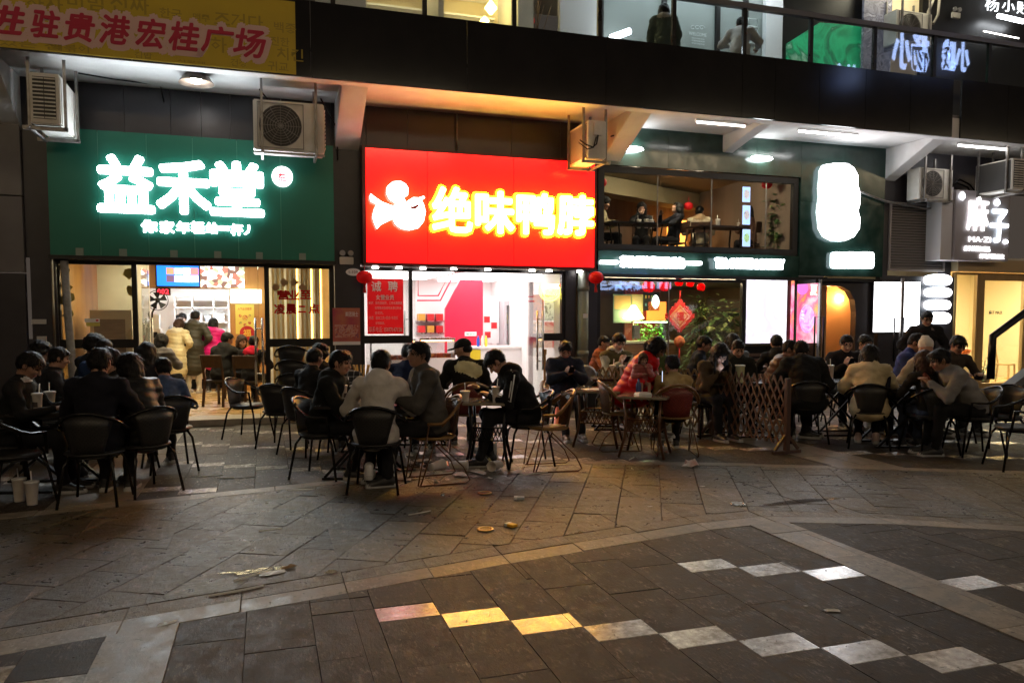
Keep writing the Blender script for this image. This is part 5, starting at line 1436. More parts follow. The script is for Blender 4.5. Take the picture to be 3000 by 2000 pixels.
def showcase(px0, px1, y, label, tint):
    x0 = float(F(px0, 1050, y)[0]); x1 = float(F(px1, 1050, y)[0])
    t = thing("showcase", label, "showcase", ((x0 + x1) / 2, y, .06))
    b = MB(); b.box(x0, x1, y, y + .6, .061, .85); b.build("base", mat("case_white", (.75, .7, .68), .3), t)
    b = MB(); b.box(x0, x1, y + .02, y + .6, 1.2, 1.24); b.box(x0, x0 + .03, y + .02, y + .6, .85, 1.2); b.box(x1 - .03, x1, y + .02, y + .6, .85, 1.2); b.build("frame", M_STEEL, t)
    b = MB(); b.box(x0 + .03, x1 - .03, y + .01, y + .018, .86, 1.19); b.build("pane", M_GLASS, t)
    b = MB(); b.box(x0 + .05, x1 - .05, y + .1, y + .16, 1.17, 1.197); b.build("heat_lamp", glow("heat_lamp", (1, .42, .16), 9), t)
    for k in range(4):
        xa = x0 + .05 + k * (x1 - x0 - .1) / 4
        b = MB(); b.box(xa, xa + (x1 - x0) / 4 - .05, y + .1, y + .5, .851, .93); b.build("food_tray", tint, t)
    return t
M_FOOD = picture("braised_food", ((.35, .08, .02), (.5, .2, .05), (.25, .05, .02)), 16)
showcase(1085, 1200, 1.2, "glass showcase of braised food behind the left window of the red shop", M_FOOD)
showcase(1230, 1335, 1.8, "glass showcase of braised food inside the open door of the red shop", M_FOOD)
cw_ = thing("counter", "white cashier counter with drink bottles in the red shop", "counter", (4.2, 2.5, .06))
x0, x1 = float(F(1345, 1050, 2.4)[0]), float(F(1545, 1050, 2.4)[0])
mb = MB(); mb.box(x0, x1, 2.4, 3.0, .061, 1.0); mb.build("front_panel", M_WHITE, cw_); mb = MB(); mb.box(x0 - .03, x1 + .03, 2.36, 3.02, 1.001, 1.04); mb.build("worktop", M_HOT, cw_)
mb = MB(); mb.box(x0 + .02, x0 + .45, 2.38, 2.399, .6, .98); mb.build("yellow_panel", mat("panel_yellow", (.7, .55, .03), .4), cw_)
for i, (px, c, n) in enumerate(((1401, (.03, .08, .45), "blue"), (1413, (.75, .7, .6), "cream"), (1424, (.62, .6, .06), "yellow"))):
    q = F(px, 1028, 2.5); mb = MB(); mb.lathe([(.03, 0), (.033, .02), (.033, .15), (.014, .19), (.014, .22)], (q[0], 2.5, 1.041), 12)
    top_obj("bottle", mb, mat("bottle_" + n, c, .25), "%s drink bottle on the white cashier counter" % n, "bottle", "drink bottles on the cashier counter")
mw = thing("menu_wall", "white shop wall board with small red price cards", "board", (4.75, 4.3, 1.0))
x0, x1, z0, z1 = rect_px(1414, 1460, 870, 1005, 3.6)
mb = MB(); mb.box(x0, x1, 3.55, 3.6, z0, z1); mb.build("board", M_WHITE, mw)
for i, (a, b) in enumerate(((.05, .45), (.5, .32), (.1, .12))):
    mb = MB(); mb.box(x0 + (x1 - x0) * a, x0 + (x1 - x0) * (a + .36), 3.54, 3.549, z0 + (z1 - z0) * b, z0 + (z1 - z0) * (b + .13)); mb.build("price_card", M_RED, mw)
# trims, shelf stock and a drinks fridge in the bright shop
for pts, lab in (([(1222, 880), (1290, 880), (1332, 800)], "thin red trim line along the left wall of the bright shop"), ([(1225, 800), (1318, 800), (1284, 866), (1225, 866)], "thin red outline of a pale ceiling panel in the bright shop")):
    mb = MB(); P_ = [tuple(F(a, b, 3.3)) for a, b in pts]; mb.tube(P_, .018, 6, closed=len(pts) > 3); top_obj("red_trim", mb, MATS["feature_red"], lab, "trim")
fr_ = thing("drinks_fridge", "upright glass drinks fridge with coloured bottles right of the price cards", "fridge", (5.0, 3.6, .06))
x0, x1 = float(F(1478, 1000, 3.2)[0]), float(F(1536, 1000, 3.2)[0])
mb = MB(); mb.box(x0, x1, 3.75, 3.8, .061, 2.0); mb.box(x0, x0 + .05, 3.2, 3.749, .061, 2.0); mb.box(x1 - .05, x1, 3.2, 3.749, .061, 2.0); mb.box(x0 + .05, x1 - .05, 3.2, 3.749, 1.9, 2.0); mb.box(x0 + .05, x1 - .05, 3.2, 3.749, .061, .25); mb.build("cabinet", mat("fridge_grey", (.42, .42, .44), .35), fr_)
mb = MB(); mb.box(x0 + .05, x1 - .05, 3.19, 3.199, .25, 1.9); mb.build("pane", M_GLASS, fr_)
rs2 = random.Random(4)
for r_ in range(4):
    z = .3 + r_ * .4; mb = MB(); mb.box(x0 + .05, x1 - .05, 3.3, 3.74, z - .03, z - .005); mb.build("shelf", M_STEEL, fr_)
    for k in range(7):
        c_ = rs2.choice(((.5, .05, .03), (.6, .45, .05), (.05, .2, .5), (.1, .4, .15), (.6, .2, .3)))
        xx = x0 + .11 + k * (x1 - x0 - .2) / 6.5; mb = MB(); mb.lathe([(.03, 0), (.032, .16), (.014, .21), (.014, .25)], (xx, 3.36, z), 8); mb.build("bottle", mat("fridge_bottle_%d" % int(c_[0] * 100 + c_[2] * 10), c_, .3), fr_)
for i, (px, py) in enumerate(((1236, 930), (1236, 965), (1262, 930), (1262, 965), (1288, 930), (1288, 965))):
    x0, x1, z0, z1 = rect_px(px - 10, px + 10, py - 11, py + 9, 4.3); mb = MB(); mb.box(x0, x1, 4.3, 4.5, z0, z1); mb.box(x0 - .04, x1 + .04, 4.28, 4.59, z0 - .03, z0 - .002, 1)
    top_obj("gift_box", mb, [mat("gift_red" if i % 3 else "gift_gold", (.5, .03, .03) if i % 3 else (.55, .3, .05), .4), M_STEEL], "%s box on the back wall shelves of the bright shop, %s" % ("red" if i % 3 else "gold", ("upper left", "lower left", "upper middle", "lower middle", "upper right", "lower right")[i]), "box", "boxes on the back shelves")
# recruiting poster
rp_ = thing("poster", "red recruitment poster with white characters on the left window of the red shop", "poster", (1.95, -.01, 1.35))
x0, x1, z0, z1 = rect_px(1076, 1182, 816, 978, -.012)
mb = MB(); mb.add([(x0 + (x1 - x0) * i / 6, -.012 - .003 * math.sin(i * 1.7 + j), z0 + (z1 - z0) * j / 8) for j in range(9) for i in range(7)], [(j * 7 + i, j * 7 + i + 1, j * 7 + i + 8, j * 7 + i + 7) for j in range(8) for i in range(6)], 0, True); mb.build("paper", translucent("poster_red", (.85, .012, .016)), rp_)
M_POW = translucent("poster_white", (.92, .86, .80))
for s_, a, b, c0, c1, of in (("诚", 1087, 1118, 823, 855, .02), ("聘", 1136, 1166, 823, 855, .02), ("女营业员", 1100, 1156, 863, 879, .012), ("要求：能吃苦耐劳，工作长期稳定", 1080, 1178, 883, 892, .004), ("有零售经验者和从事过熟食", 1098, 1176, 898, 906, .004), ("者优先。", 1098, 1124, 912, 921, .004), ("待遇：基本工资+提成+年终奖", 1081, 1166, 926, 936, .004), ("详情面谈。", 1100, 1128, 942, 950, .004), ("联系电话：", 1081, 1122, 957, 973, .006), ("15077147128", 1124, 1179, 959, 972, .014)):
    tpx("poster_text", s_, a, b, c0, c1, -.0255 if of > .01 else -.0165, M_POW, rp_, depth=.0015, offset=min(of, .006), res=1, fat=.0022 if of > .01 else 0)
# food pictures on the right window
fp = thing("food_posters", "grid of dark food posters inside the right window of the red shop", "poster", (4.77, .5, 1.0))
x0, x1, z0, z1 = rect_px(1556, 1632, 862, 1020, .5)
for i in range(2):
    for j in range(2):
        a = x0 + (x1 - x0) * i / 2; b = z0 + (z1 - z0) * j / 2
        mb = MB(); mb.box(a + .008, a + (x1 - x0) / 2 - .008, .5, .51, b + .008, b + (z1 - z0) / 2 - .008)
        mb.build("food_poster", picture("foodpic%d%d" % (i, j), (((.04, .04, .04), (.55, .28, .08), (.8, .6, .3)), ((.03, .03, .03), (.5, .12, .05), (.08, .07, .06)), ((.5, .03, .04), (.75, .5, .4), (.6, .05, .06)), ((.06, .06, .06), (.7, .68, .6), (.1, .09, .08)))[i * 2 + j], 5, .5, kind='noise'), fp)  # food prints given a faint glow of their own
nsn = thing("neon_sign", "round yellow neon sign in the right window of the red shop", "sign", (4.8, .2, 2.0))
q = F(1611, 848, .14); M_NEON = glow("neon_yellow", (1, .80, .08), 7)
mb = MB(); mb.tube([(q[0] + .20 * math.cos(t), .14, q[2] + .20 * math.sin(t)) for t in np.linspace(rad(20), rad(-200), 26)], .014, 6); mb.tube([(q[0] + .16 * math.cos(t), .14, q[2] + .16 * math.sin(t)) for t in np.linspace(rad(-10), rad(-170), 18)], .008, 6); mb.build("neon_ring", M_NEON, nsn)
mb = MB(); mb.box(q[0] - .16, q[0] + .20, .15, .17, q[2] + .02, q[2] + .10); mb.build("neon_plate", glow("neon_plate", (1, .9, .6), 3), nsn)
text("neon_word", "现捞", q[0] - .10, q[0] + .10, q[2] - .11, q[2] + .0, .14, M_NEON, nsn, depth=.01, offset=.01)
mb = MB(); q2 = (q[0] + .19, .13, q[2] + .07); mb.lathe([(.005, -.035), (.035, 0), (.005, .035)], q2, 10); mb.build("red_tip", glow("neon_red", (1, .1, .03), 4), nsn)
# drain pipe
dp2 = thing("drainpipe", "thick grey green drainpipe between the red shop and the dark green shop", "pipe", (5.41, -.10, 0))
mb = MB(); mb.tube([(0, 0, .0), (0, 0, 2.5)], .095, 18); mb.build("pipe", mat("pipe_grey_green", (.20, .23, .20), .45, col2=(.16, .19, .165), scale=4), dp2, False)
for z in (.95, 2.1):
    mb = MB(); mb.tube([(0, 0, z), (0, 0, z + .09)], .108, 18); mb.build("collar", MATS["pipe_grey_green"], dp2, False)
mb = MB(); mb.box(-.04, .05, -.101, -.094, 1.62, 1.70); mb.build("label", M_WHITE, dp2, False)

# ================================================================== dark green tea shop, two levels
M_TAN = mat("tan_wall", (.30, .21, .13), .6, col2=(.25, .17, .10), scale=3)
M_CAFE = mat("cafe_floor", (.16, .11, .07), .35)
M_DKCEIL = mat("cafe_ceiling", (.14, .12, .10), .7)
room("tea_shop", 5.75, 10.9, .3, 4.8, .04, 2.36, M_TAN, M_CAFE, M_DKCEIL)
room("mezzanine", 5.75, 10.0, .15, 4.4, 2.74, 4.62, mat("mezz_wall", (.30, .215, .155), .6, col2=(.22, .155, .11), scale=2, stretch=(3, 1, .3)), M_CAFE, mat("mezz_ceiling", (.34, .28, .16), .7))
tf = thing("shopfront", "dark framed two level glass front of the tea shop under green marble", "shopfront", (7.5, .05, .04))
frame(tf, 5.73, 8.84, .04, 2.355, .0, .06, .08)
mb = MB(); mb.box(7.2, 7.215, .03, .05, .1, 2.29); mb.build("pane_joint", M_GALV, tf)
frame(tf, 5.73, 10.0, 2.85, 4.35, -.02, .11, .10, pane=False, name="mezzanine_frame")
for a, b in ((5.842, 6.93), (6.95, 8.07), (8.09, 9.28), (9.30, 9.888)):
    mb = MB(); mb.box(a, b, .025, .033, 2.962, 4.238); mb.build("pane", M_GLASS, tf)
for x in (6.94, 8.08, 9.29):
    mb = MB(); mb.box(x - .009, x + .009, .02, .038, 2.962, 4.238); mb.build("pane_joint", M_GALV, tf)
# mezzanine interior
mb = MB(); mb.hexa([(5.8, 1.6, 4.25), (10.0, 3.6, 4.25), (5.8, 2.1, 4.25), (10.0, 4.1, 4.25), (5.8, 1.6, 4.60), (10.0, 3.6, 4.60), (5.8, 2.1, 4.60), (10.0, 4.1, 4.60)]); struct("mezzanine_beam", mb, MATS["mezz_ceiling"])
for i, (px, py, y) in enumerate(((1987, 541, 1.2), (2045, 524, 1.0), (2200, 540, 2.4), (1860, 530, .8))):
    q = F(px, py, y); mb = MB(); mb.lathe([(.05, 0), (.06, .03)], (q[0], y, 4.585), 12)
    top_obj("downlight", mb, glow("spot_warm", (1, .82, .58), 330), "ceiling spotlight in the tea shop mezzanine, %s" % ("the large bright one" if i == 0 else "the small one by the front glass" if i == 1 else "the leftmost one" if i == 3 else "the one towards the orange niche"), "light")
mb = MB(); mb.box(9.35, 9.85, 3.9, 4.0, 3.3, 4.0); top_obj("wall_niche_light", mb, glow("orange_niche", (1, .36, .06), 3.0), "orange lit niche at the right of the mezzanine", "light")
mb = MB(); mb.tube([tuple(F(2202, 655, 1.6)), tuple(F(2270, 634, 1.6))], .012, 6); top_obj("light_strip", mb, glow("orange_strip", (1, .45, .1), 5), "thin orange light strip beside the mezzanine plant", "light")
for i, (c0, c1) in enumerate(((548, 592), (602, 658), (672, 722))):
    x0, x1, z0, z1 = rect_px(2176, 2197, c0, c1, .10); t = thing("menu_screen", "small %s lit blue menu screen hanging in the mezzanine window" % ("top", "middle", "bottom")[i], "screen", ((x0 + x1) / 2, .10, z0))
    mb = MB(); mb.box(x0, x1, .09, .11, z0, z1); mb.build("screen", glow("screen_pale_blue", (.42, .58, 1), 1.3), t)
    mb = MB(); mb.plate([((x0 + x1) / 2 + .06 * math.cos(a), (z0 + z1) / 2 + .09 * math.sin(a)) for a in np.linspace(0, 6.28, 17)[:-1]], .084, .0895); mb.build("dish_print", picture("dish%d" % i, (((.5, .4, .4), (.8, .7, .7), (.3, .2, .2)), ((.4, .35, .4), (.75, .65, .65), (.2, .15, .15)), ((.2, .5, .15), (.6, .8, .4), (.1, .3, .1)))[i], 20, .8, kind='noise'), t)
def lantern(px, py, y, r, label, tass=True, group=None, flat=False):
    q = F(px, py, y); t = thing("paper_lantern", label, "lantern", (q[0], y, q[2]), 0, group)
    b = MB(); prof = [(r * .35, -r * .8)] + [(r * (math.cos(a) ** .7) * (1 + .06 * (k % 2)), r * .8 * math.sin(a)) for k, a in enumerate(np.linspace(-1.25, 1.25, 9))] + [(r * .35, r * .8)]
    b.lathe(prof, n=18, sy=.35 if flat else 1); b.build("body", translucent("lantern_red", (.80, .012, .02)), t, False)
    b = MB(); b.tube([(0, 0, r * .8), (0, 0, r * .8 + .12)], .006, 5); b.build("cord", M_REDP, t, False)
    if tass:
        b = MB(); b.lathe([(.02, -r * .8), (.028, -r * .95), (.015, -r * 1.05), (.03, -r * 1.9), (.034, -r * 2.0)], n=8); b.build("tassel", M_REDP, t, False)
lantern(1068, 812, -.25, .125, "red pleated lantern hanging at the left edge of the red shop")
lantern(1746, 813, -.25, .13, "red pleated lantern hanging at the left edge of the tea shop front")
for i, (px, py, r, w_) in enumerate(((1900, 840, .13, "largest, over the menu boards"), (1948, 838, .12, "second from the left"), (1989, 827, .09, "raised one in the middle"), (2022, 830, .085, "fourth from the left"), (2054, 841, .09, "nearest the bushy plant"))):
    lantern(px, py, .12, r, "small red paper lantern in the tea shop window row, %s" % w_, False, "red paper lanterns in the tea shop window", True)
for i, (px, py, w_) in enumerate(((1762, 535, "left end of the mezzanine window"), (2017, 604, "behind the man in the cream coat"), (2247, 541, "top right of the mezzanine window"))):
    lantern(px, py, .6 if i != 1 else 2.0, .10, ("small red lantern hung at the %s" if i != 1 else "small red lantern hung %s upstairs") % w_, False)
def table_rect(label, loc, rz, w_, dp, h, top_m, leg_m, group=None, cross=True, ratt=False):
    t = thing("table", label, "table", loc, rz, group)
    b = MB(); b.box(-w_ / 2, w_ / 2, -dp / 2, dp / 2, h - .03, h); b.build("tabletop", top_m, t, False, .006)
    if cross:
        for sy in (-1, 1):
            y = sy * dp * .32
            b = MB(); b.bar((-w_ * .42, y, .02), (w_ * .36, y, h - .04), .035, .025); b.build("leg", leg_m, t, False)
            b = MB(); b.bar((w_ * .42, y + .028, .02), (-w_ * .36, y + .028, h - .04), .035, .025); b.build("leg", leg_m, t, False)
            b = MB(); b.box(-w_ * .45, w_ * .45, y - .02, y + .045, .001, .022); b.build("foot_bar", leg_m, t, False)
    else:
        for sx in (-1, 1):
            for sy in (-1, 1):
                b = MB(); b.tube([(sx * w_ * .36, sy * dp * .36, h - .035), (sx * w_ * .33, sy * dp * .33, h * .55), (sx * w_ * .36, sy * dp * .36, h * .3), (sx * w_ * .45, sy * dp * .45, .0)], .017, 7); b.build("leg", leg_m, t, False)
    if ratt:
        b = MB(); zz = h * .42
        for k in range(9):
            for sy in (-1, 1):
                x = -w_ * .31 + k * w_ * .62 / 8
                b.bar((x - .02, sy * dp * .32, zz), (x + .03, sy * dp * .32, zz + .13), .006, .008); b.bar((x + .03, sy * dp * .32 + .004, zz), (x - .02, sy * dp * .32 + .004, zz + .13), .006, .008)
                y = -dp * .31 + k * dp * .62 / 8
                b.bar((sy * w_ * .32, y - .02, zz), (sy * w_ * .32, y + .03, zz + .13), .006, .008); b.bar((sy * w_ * .32 + .004, y + .03, zz), (sy * w_ * .32 + .004, y - .02, zz + .13), .006, .008)
        for z in (zz, zz + .14): b.tube([(-w_ * .33, -dp * .33, z), (w_ * .33, -dp * .33, z), (w_ * .33, dp * .33, z), (-w_ * .33, dp * .33, z)], .009, 5, True)
        b.box(-w_ * .3, w_ * .3, -dp * .3, dp * .3, zz - .004, zz + .004)
        b.build("woven_shelf", leg_m, t, False)
    return t
for i, (px, w_, lab) in enumerate(((1870, 1.3, "dark mezzanine table with cups at the left behind glass"), (2110, 1.2, "brown mezzanine table with one tall cup behind glass"))):
    q = F(px, 700, .75); table_rect(lab, (q[0], .85, 2.741), 0, w_, .55, .72, M_DWOOD if i else M_BLACK, M_BLACK, cross=False)
M_LEAF = [mat("leaf_deep", (.045, .11, .022), .4, col2=(.07, .15, .035), scale=7), mat("leaf_pale", (.20, .24, .07), .4, col2=(.12, .18, .05), scale=7)]
def plant(label, base, h, n, L, seed, pot=True, name="potted_plant", mi=(0, 1), wid=.35, spread=.5):
    R_ = random.Random(seed); t = thing(name, label, "plant", base)
    if pot: b = MB(); b.lathe([(.12, 0), (.17, .28), (.16, .28)], n=16); b.build("pot", mat("pot_dark", (.06, .05, .045), .5), t, False)
    b = MB(); tips = []
    for k in range(7):
        a = R_.uniform(0, 6.28); r = R_.uniform(.05, spread * .5)
        P_ = [(0, 0, .25), (r * .4 * math.cos(a), r * .4 * math.sin(a), h * .5), (r * math.cos(a), r * math.sin(a), h * R_.uniform(.8, 1))]
        b.tube(P_, .009, 5, r2=.004); tips.append(P_)
    b.build("stems", mat("stem_green", (.07, .08, .025), .6), t, False)
    b = MB()
    for k in range(n):
        P_ = R_.choice(tips); u = R_.uniform(.1, 1)
        c = Vector(P_[0]).lerp(Vector(P_[1]), u * 2) if u < .5 else Vector(P_[1]).lerp(Vector(P_[2]), u * 2 - 1)
        a = R_.uniform(0, 6.28); e = R_.uniform(-.6, .7); d_ = Vector((math.cos(a) * math.cos(e), math.sin(a) * math.cos(e), math.sin(e)))
        c = c + d_ * R_.uniform(0, spread * .5); l = L * R_.uniform(.6, 1.2); s_ = d_.cross(Vector((0, 0, 1))).normalized() * l * wid; dn = Vector((0, 0, -l * .25))
        b.add([c, c + d_ * l * .45 + s_ + dn * .2, c + d_ * l + dn, c + d_ * l * .45 - s_ + dn * .2, c + d_ * l * .5], [(0, 1, 4), (1, 2, 4), (2, 3, 4), (3, 0, 4)], R_.choice(mi))
    b.build("foliage", M_LEAF, t, False)
    return t
q = F(2290, 740, .6); plant("bushy green plant at the right end of the mezzanine window", (q[0] + .05, .7, 2.741), 1.55, 420, .17, 4)
# ground floor interior
q = F(2120, 1040, .9); plant("tall broad leaved pot plant inside the tea shop window", (q[0], .9, .04), 2.0, 520, .21, 9, wid=.32, spread=.75)
q = F(2050, 1040, 1.3); plant("slender bamboo plant inside the tea shop window", (q[0], 1.3, .04), 2.15, 420, .19, 12, wid=.12, spread=.6)
def board(name, label, a, b, c0, c1, y, m, cat="board", subs=()):
    x0, x1, z0, z1 = rect_px(a, b, c0, c1, y); t = thing(name, label, cat, ((x0 + x1) / 2, y, z0))
    mb = MB(); mb.box(x0, x1, y, y + .03, z0, z1); mb.build("panel", m, t)
    for i, (u0, u1, v0, v1, mm) in enumerate(subs):
        mb = MB(); mb.box(x0 + (x1 - x0) * u0, x0 + (x1 - x0) * u1, y - .006, y - .001, z0 + (z1 - z0) * v0, z0 + (z1 - z0) * v1); mb.build("sheet", mm, t)
    return t
board("notice_board", "pale teal notice board with paper sheets inside the tea shop", 1797, 1850, 862, 945, 3.0, mat("board_teal", (.20, .34, .28), .5), subs=((.05, .95, .48, .95, mat("sheet_tan", (.58, .40, .16), .6)), (.05, .95, .05, .42, mat("sheet_teal", (.28, .46, .38), .6))))
board("notice_board", "pale yellow notice board beside the teal one inside the tea shop", 1851, 1884, 862, 938, 3.0, mat("board_yellow", (.55, .50, .24), .5), subs=((.1, .9, .5, .93, mat("sheet_cream", (.66, .58, .34), .6)),))
lb = board("menu_board", "dark menu board with a white oval mark and drink pictures", 1884, 1932, 855, 910, 3.0, mat("board_dark", (.02, .025, .03), .4), subs=tuple((u, u + .1, v, v + .16, mat("drink%d" % i, c, .5)) for i, (u, v, c) in enumerate(((.12, .65, (.5, .4, .1)), (.3, .66, (.5, .2, .1)), (.48, .66, (.2, .3, .1)), (.12, .25, (.1, .3, .4)), (.3, .27, (.5, .1, .1)), (.48, .26, (.4, .35, .1))))))
x0, x1, z0, z1 = rect_px(1911, 1930, 864, 904, 2.98); mb = MB(); mb.plate([((x0 + x1) / 2 + (x1 - x0) / 2 * math.cos(t) * (1 + .12 * math.cos(2 * t)), (z0 + z1) / 2 + (z1 - z0) / 2 * math.sin(t)) for t in np.linspace(0, 6.28, 21)[:-1]], 2.97, 2.985); mb.build("oval_mark", glow("oval_white", (.9, .95, 1), 2.5), lb)
cn = thing("counter", "wooden counter with a pale top inside the tea shop", "counter", (7.3, 2.4, .04))
x0, x1 = float(F(1800, 1000, 2.3)[0]), float(F(1985, 1000, 2.3)[0]); zt_ = float(F(1890, 1006, 2.3)[2])
for k in range(5):
    mb = MB(); mb.box(x0, x1, 2.32, 2.9, .05 + k * (zt_ - .05) / 5 + .004, .05 + (k + 1) * (zt_ - .05) / 5); mb.build("plank", mat("counter_wood", (.20, .10, .045), .5, col2=(.14, .07, .03), scale=6, stretch=(.3, 1, 3)), cn)
mb = MB(); mb.box(x0 - .05, x1 + .05, 2.26, 2.95, zt_ + .003, zt_ + .05); mb.build("worktop", M_PALE, cn)
q = F(1862, 930, 2.6); mb = MB(); mb.lathe([(.03, 0), (.24, .05), (.05, .34)], (q[0] + .05, 2.8, zt_ + .5), 18); mb.tube([(q[0] + .05, 2.8, zt_ + .051), (q[0] + .05, 2.8, zt_ + .52)], .015, 6, m=1)
top_obj("table_lamp", mb, [glow("lamp_glow", (1, .78, .34), 11), M_GALV], "glowing cone table lamp on the wooden tea shop counter", "lamp")
ta = thing("terrarium", "glass tank of bright green plants on the tea shop counter", "terrarium", (float(F(1930, 1000, 2.4)[0]), 2.5, zt_ + .051))
x0, x1, z0, z1 = rect_px(1876, 1962, 942, 999, 2.3)
mb = MB(); mb.box(x0, x1, 2.3, 2.308, z0, z1); mb.build("pane", M_GLASS, ta)
mb = MB(); mb.box(x0, x1, 2.3, 2.7, z1 + .002, z1 + .03); mb.build("lamp_lid", M_STEEL, ta); mb = MB(); mb.box(x0 + .03, x1 - .03, 2.36, 2.64, z1 - .02, z1); mb.build("grow_light", glow("grow_light", (.70, 1, .42), 16), ta)
b = MB(); R_ = random.Random(5)
for k in range(260):
    c = Vector((R_.uniform(x0 + .03, x1 - .03), R_.uniform(2.36, 2.66), z0 + (R_.random() ** 1.6) * (z1 - z0) * .85)); a = R_.uniform(0, 6.28); d_ = Vector((math.cos(a), math.sin(a), R_.uniform(.1, .9))) * R_.uniform(.04, .09); s_ = d_.cross(Vector((0, 0, 1))).normalized() * .022
    b.add([c, c + d_ * .5 + s_, c + d_, c + d_ * .5 - s_], [(0, 1, 2, 3)])
b.build("foliage", mat("tank_leaf", (.14, .42, .05), .5, col2=(.25, .55, .10), scale=9), ta)
x0, x1, z0, z1 = rect_px(1857, 1876, 953, 992, 2.3); mb = MB(); mb.box(x0, x1, 2.3, 2.4, z0, z1); top_obj("card_terminal", mb, mat("terminal_grey", (.22, .23, .26), .4), "grey upright terminal beside the green tank", "device", bevel=.01)
# diamond fortune hanging
dm = thing("fortune_hanging", "red diamond fortune hanging with a round knot below in the tea shop window", "decoration", tuple(F(1992, 926, .6)))
q = F(1992, 926, .6); r = .42
def dia(R0, R1, y0, y1, m, name):
    mb = MB()
    for k in range(4):
        a0, a1 = k * math.pi / 2, (k + 1) * math.pi / 2
        p = [(q[0] + R_ * math.cos(a), q[2] + R_ * math.sin(a)) for R_, a in ((R0, a0), (R1, a0), (R1, a1), (R0, a1))]
        mb.plate(p, y0, y1)
    mb.build(name, m, dm)
dia(.31, .43, .59, .62, M_REDP, "border"); dia(.0, .305, .60, .615, mat("hanging_tan", (.50, .24, .10), .6), "ground"); dia(.22, .245, .592, .599, M_REDP, "inner_line")
text("character", "福", q[0] - .12, q[0] + .12, q[2] - .12, q[2] + .12, .598, M_REDP, dm, depth=.006, offset=.03)
for k in range(20):
    s_ = (k % 5 + .5) / 5; cpt = ((1, 0), (0, 1), (-1, 0), (0, -1), (1, 0)); a, b_ = cpt[k // 5], cpt[k // 5 + 1]
    mb = MB(); mb.lathe([(.005, -.03), (.034, 0), (.005, .03)], (q[0] + .45 * (a[0] + (b_[0] - a[0]) * s_), .605, q[2] + .44 * (a[1] + (b_[1] - a[1]) * s_)), 8); mb.build("bead", M_REDP, dm)
mb = MB(); mb.lathe([(.02, -.16), (.12, -.10), (.17, 0), (.12, .10), (.02, .16)], (q[0], .605, q[2] - .66), 14, sy=.4); mb.build("knot", mat("knot_orange_red", (.50, .07, .03), .6, col2=(.6, .22, .06), scale=16), dm)
mb = MB(); mb.tube([(q[0], .605, q[2] - .80), (q[0], .605, q[2] - 1.2)], .02, 6, r2=.03); mb.tube([(q[0], .605, q[2] + .42), (q[0], .605, q[2] + .66)], .012, 5); mb.build("tassel", M_REDP, dm)
dm.scale = (.76, .76, .76)
# mirrored lit words are real reflections of the signs across the square
for s_, px, c in (("茶果里", 1806, 826), ("INTEASE", 1885, 820)):
    dr = ray(px, c); t_ = (0.04 - CAM[1]) / dr[1]; P_ = CAM + dr * t_; k = (P_[1] + 20.7) / dr[1]; X, Z = P_[0] + dr[0] * k, P_[2] + dr[2] * k
    me_ = text_mesh(s_, .02, .02)
    wdt = .42 * len(s_) if px < 1850 else 1.5
    o = text("sign_word", s_, -wdt, wdt, -.42, .42, 0, M_OPPL, opp, depth=.05, offset=.03)
    o.location = Vector((X, -20.72, Z)) - opp.location; o.rotation_euler = (0, 0, math.pi)
for px, py, s_, hh_ in ((2668, 150, "杨小", .95), (2800, 165, "小贱", .75), (2475, 225, "美食", .6)):
    dr = ray(px, py); t_ = (-1.38 - CAM[1]) / dr[1]; P_ = CAM + dr * t_; k = (P_[1] + 20.7) / dr[1]; X, Z = P_[0] + dr[0] * k, P_[2] + dr[2] * k
    o = text("sign_word", s_, -hh_ * 1.2, hh_ * 1.2, -hh_, hh_, 0, M_OPPL, opp, depth=.05, offset=.035)
    o.location = Vector((X, -20.72, Z)) - opp.location; o.rotation_euler = (0, 0, math.pi)
warm_ = ceiling_lamp(6.0, 8.75, .19, .27, 2.35, (1, .76, .46), 44, "added warm strip light hidden by the tea shop lintel", "tea_fill_strip")  # hidden strip added by the lintel to light the plants and hanging
mb = MB(); mb.box(8.35, 8.8, 3.0, 3.1, 1.55, 2.0); top_obj("neon_light", mb, glow("neon_orange", (1, .22, .03), 2.0), "orange red lit panel behind the broad leaved plant", "light")
mb = MB(); mb.box(7.9, 8.8, 3.3, 3.4, .9, 2.3); top_obj("wall_panel", mb, mat("panel_maroon", (.22, .02, .02), .5), "maroon panel behind the plants in the tea shop", "panel")
# front lightbox, poster screen, open door, arch
bx = thing("lightbox", "large overexposed white lightbox in the tea shop front", "lightbox", (9.35, .0, .9))
x0, x1, z0, z1 = rect_px(2187, 2304, 815, 1005, -.02)
mb = MB(); mb.box(x0 - .03, x1 + .03, -.01, .12, z0 - .04, z1 + .02); mb.build("casing", M_FRAME, bx)
mb = MB(); mb.box(x0, x1, -.03, -.011, z0, z1); mb.build("face", picture("lightbox_print", ((1, 1, 1), (1, .97, 1), (.62, .56, .72), (1, .98, .97), (1, 1, 1)), .9, 1.05, kind='noise'), bx)
vt = thing("slatted_vent", "brown slatted vent below the white lightbox", "vent", (9.35, 0, .06))
mb = MB(); mb.box(x0 - .03, x1 + .03, .03, .10, .05, z0 - .05); mb.build("backing", M_BLACK, vt)
for k in range(9):
    mb = MB(); z = .08 + k * .1; 
    if z + .06 < z0 - .05: mb.box(x0, x1, .005, .03, z, z + .055); mb.build("slat", mat("vent_brown", (.12, .07, .05), .5), vt)
ps = thing("poster_screen", "lit poster with a purple drink and pink light beside the white lightbox", "poster", (10.3, .02, .9))
x0, x1, z0, z1 = rect_px(2322, 2398, 818, 1005, .10)
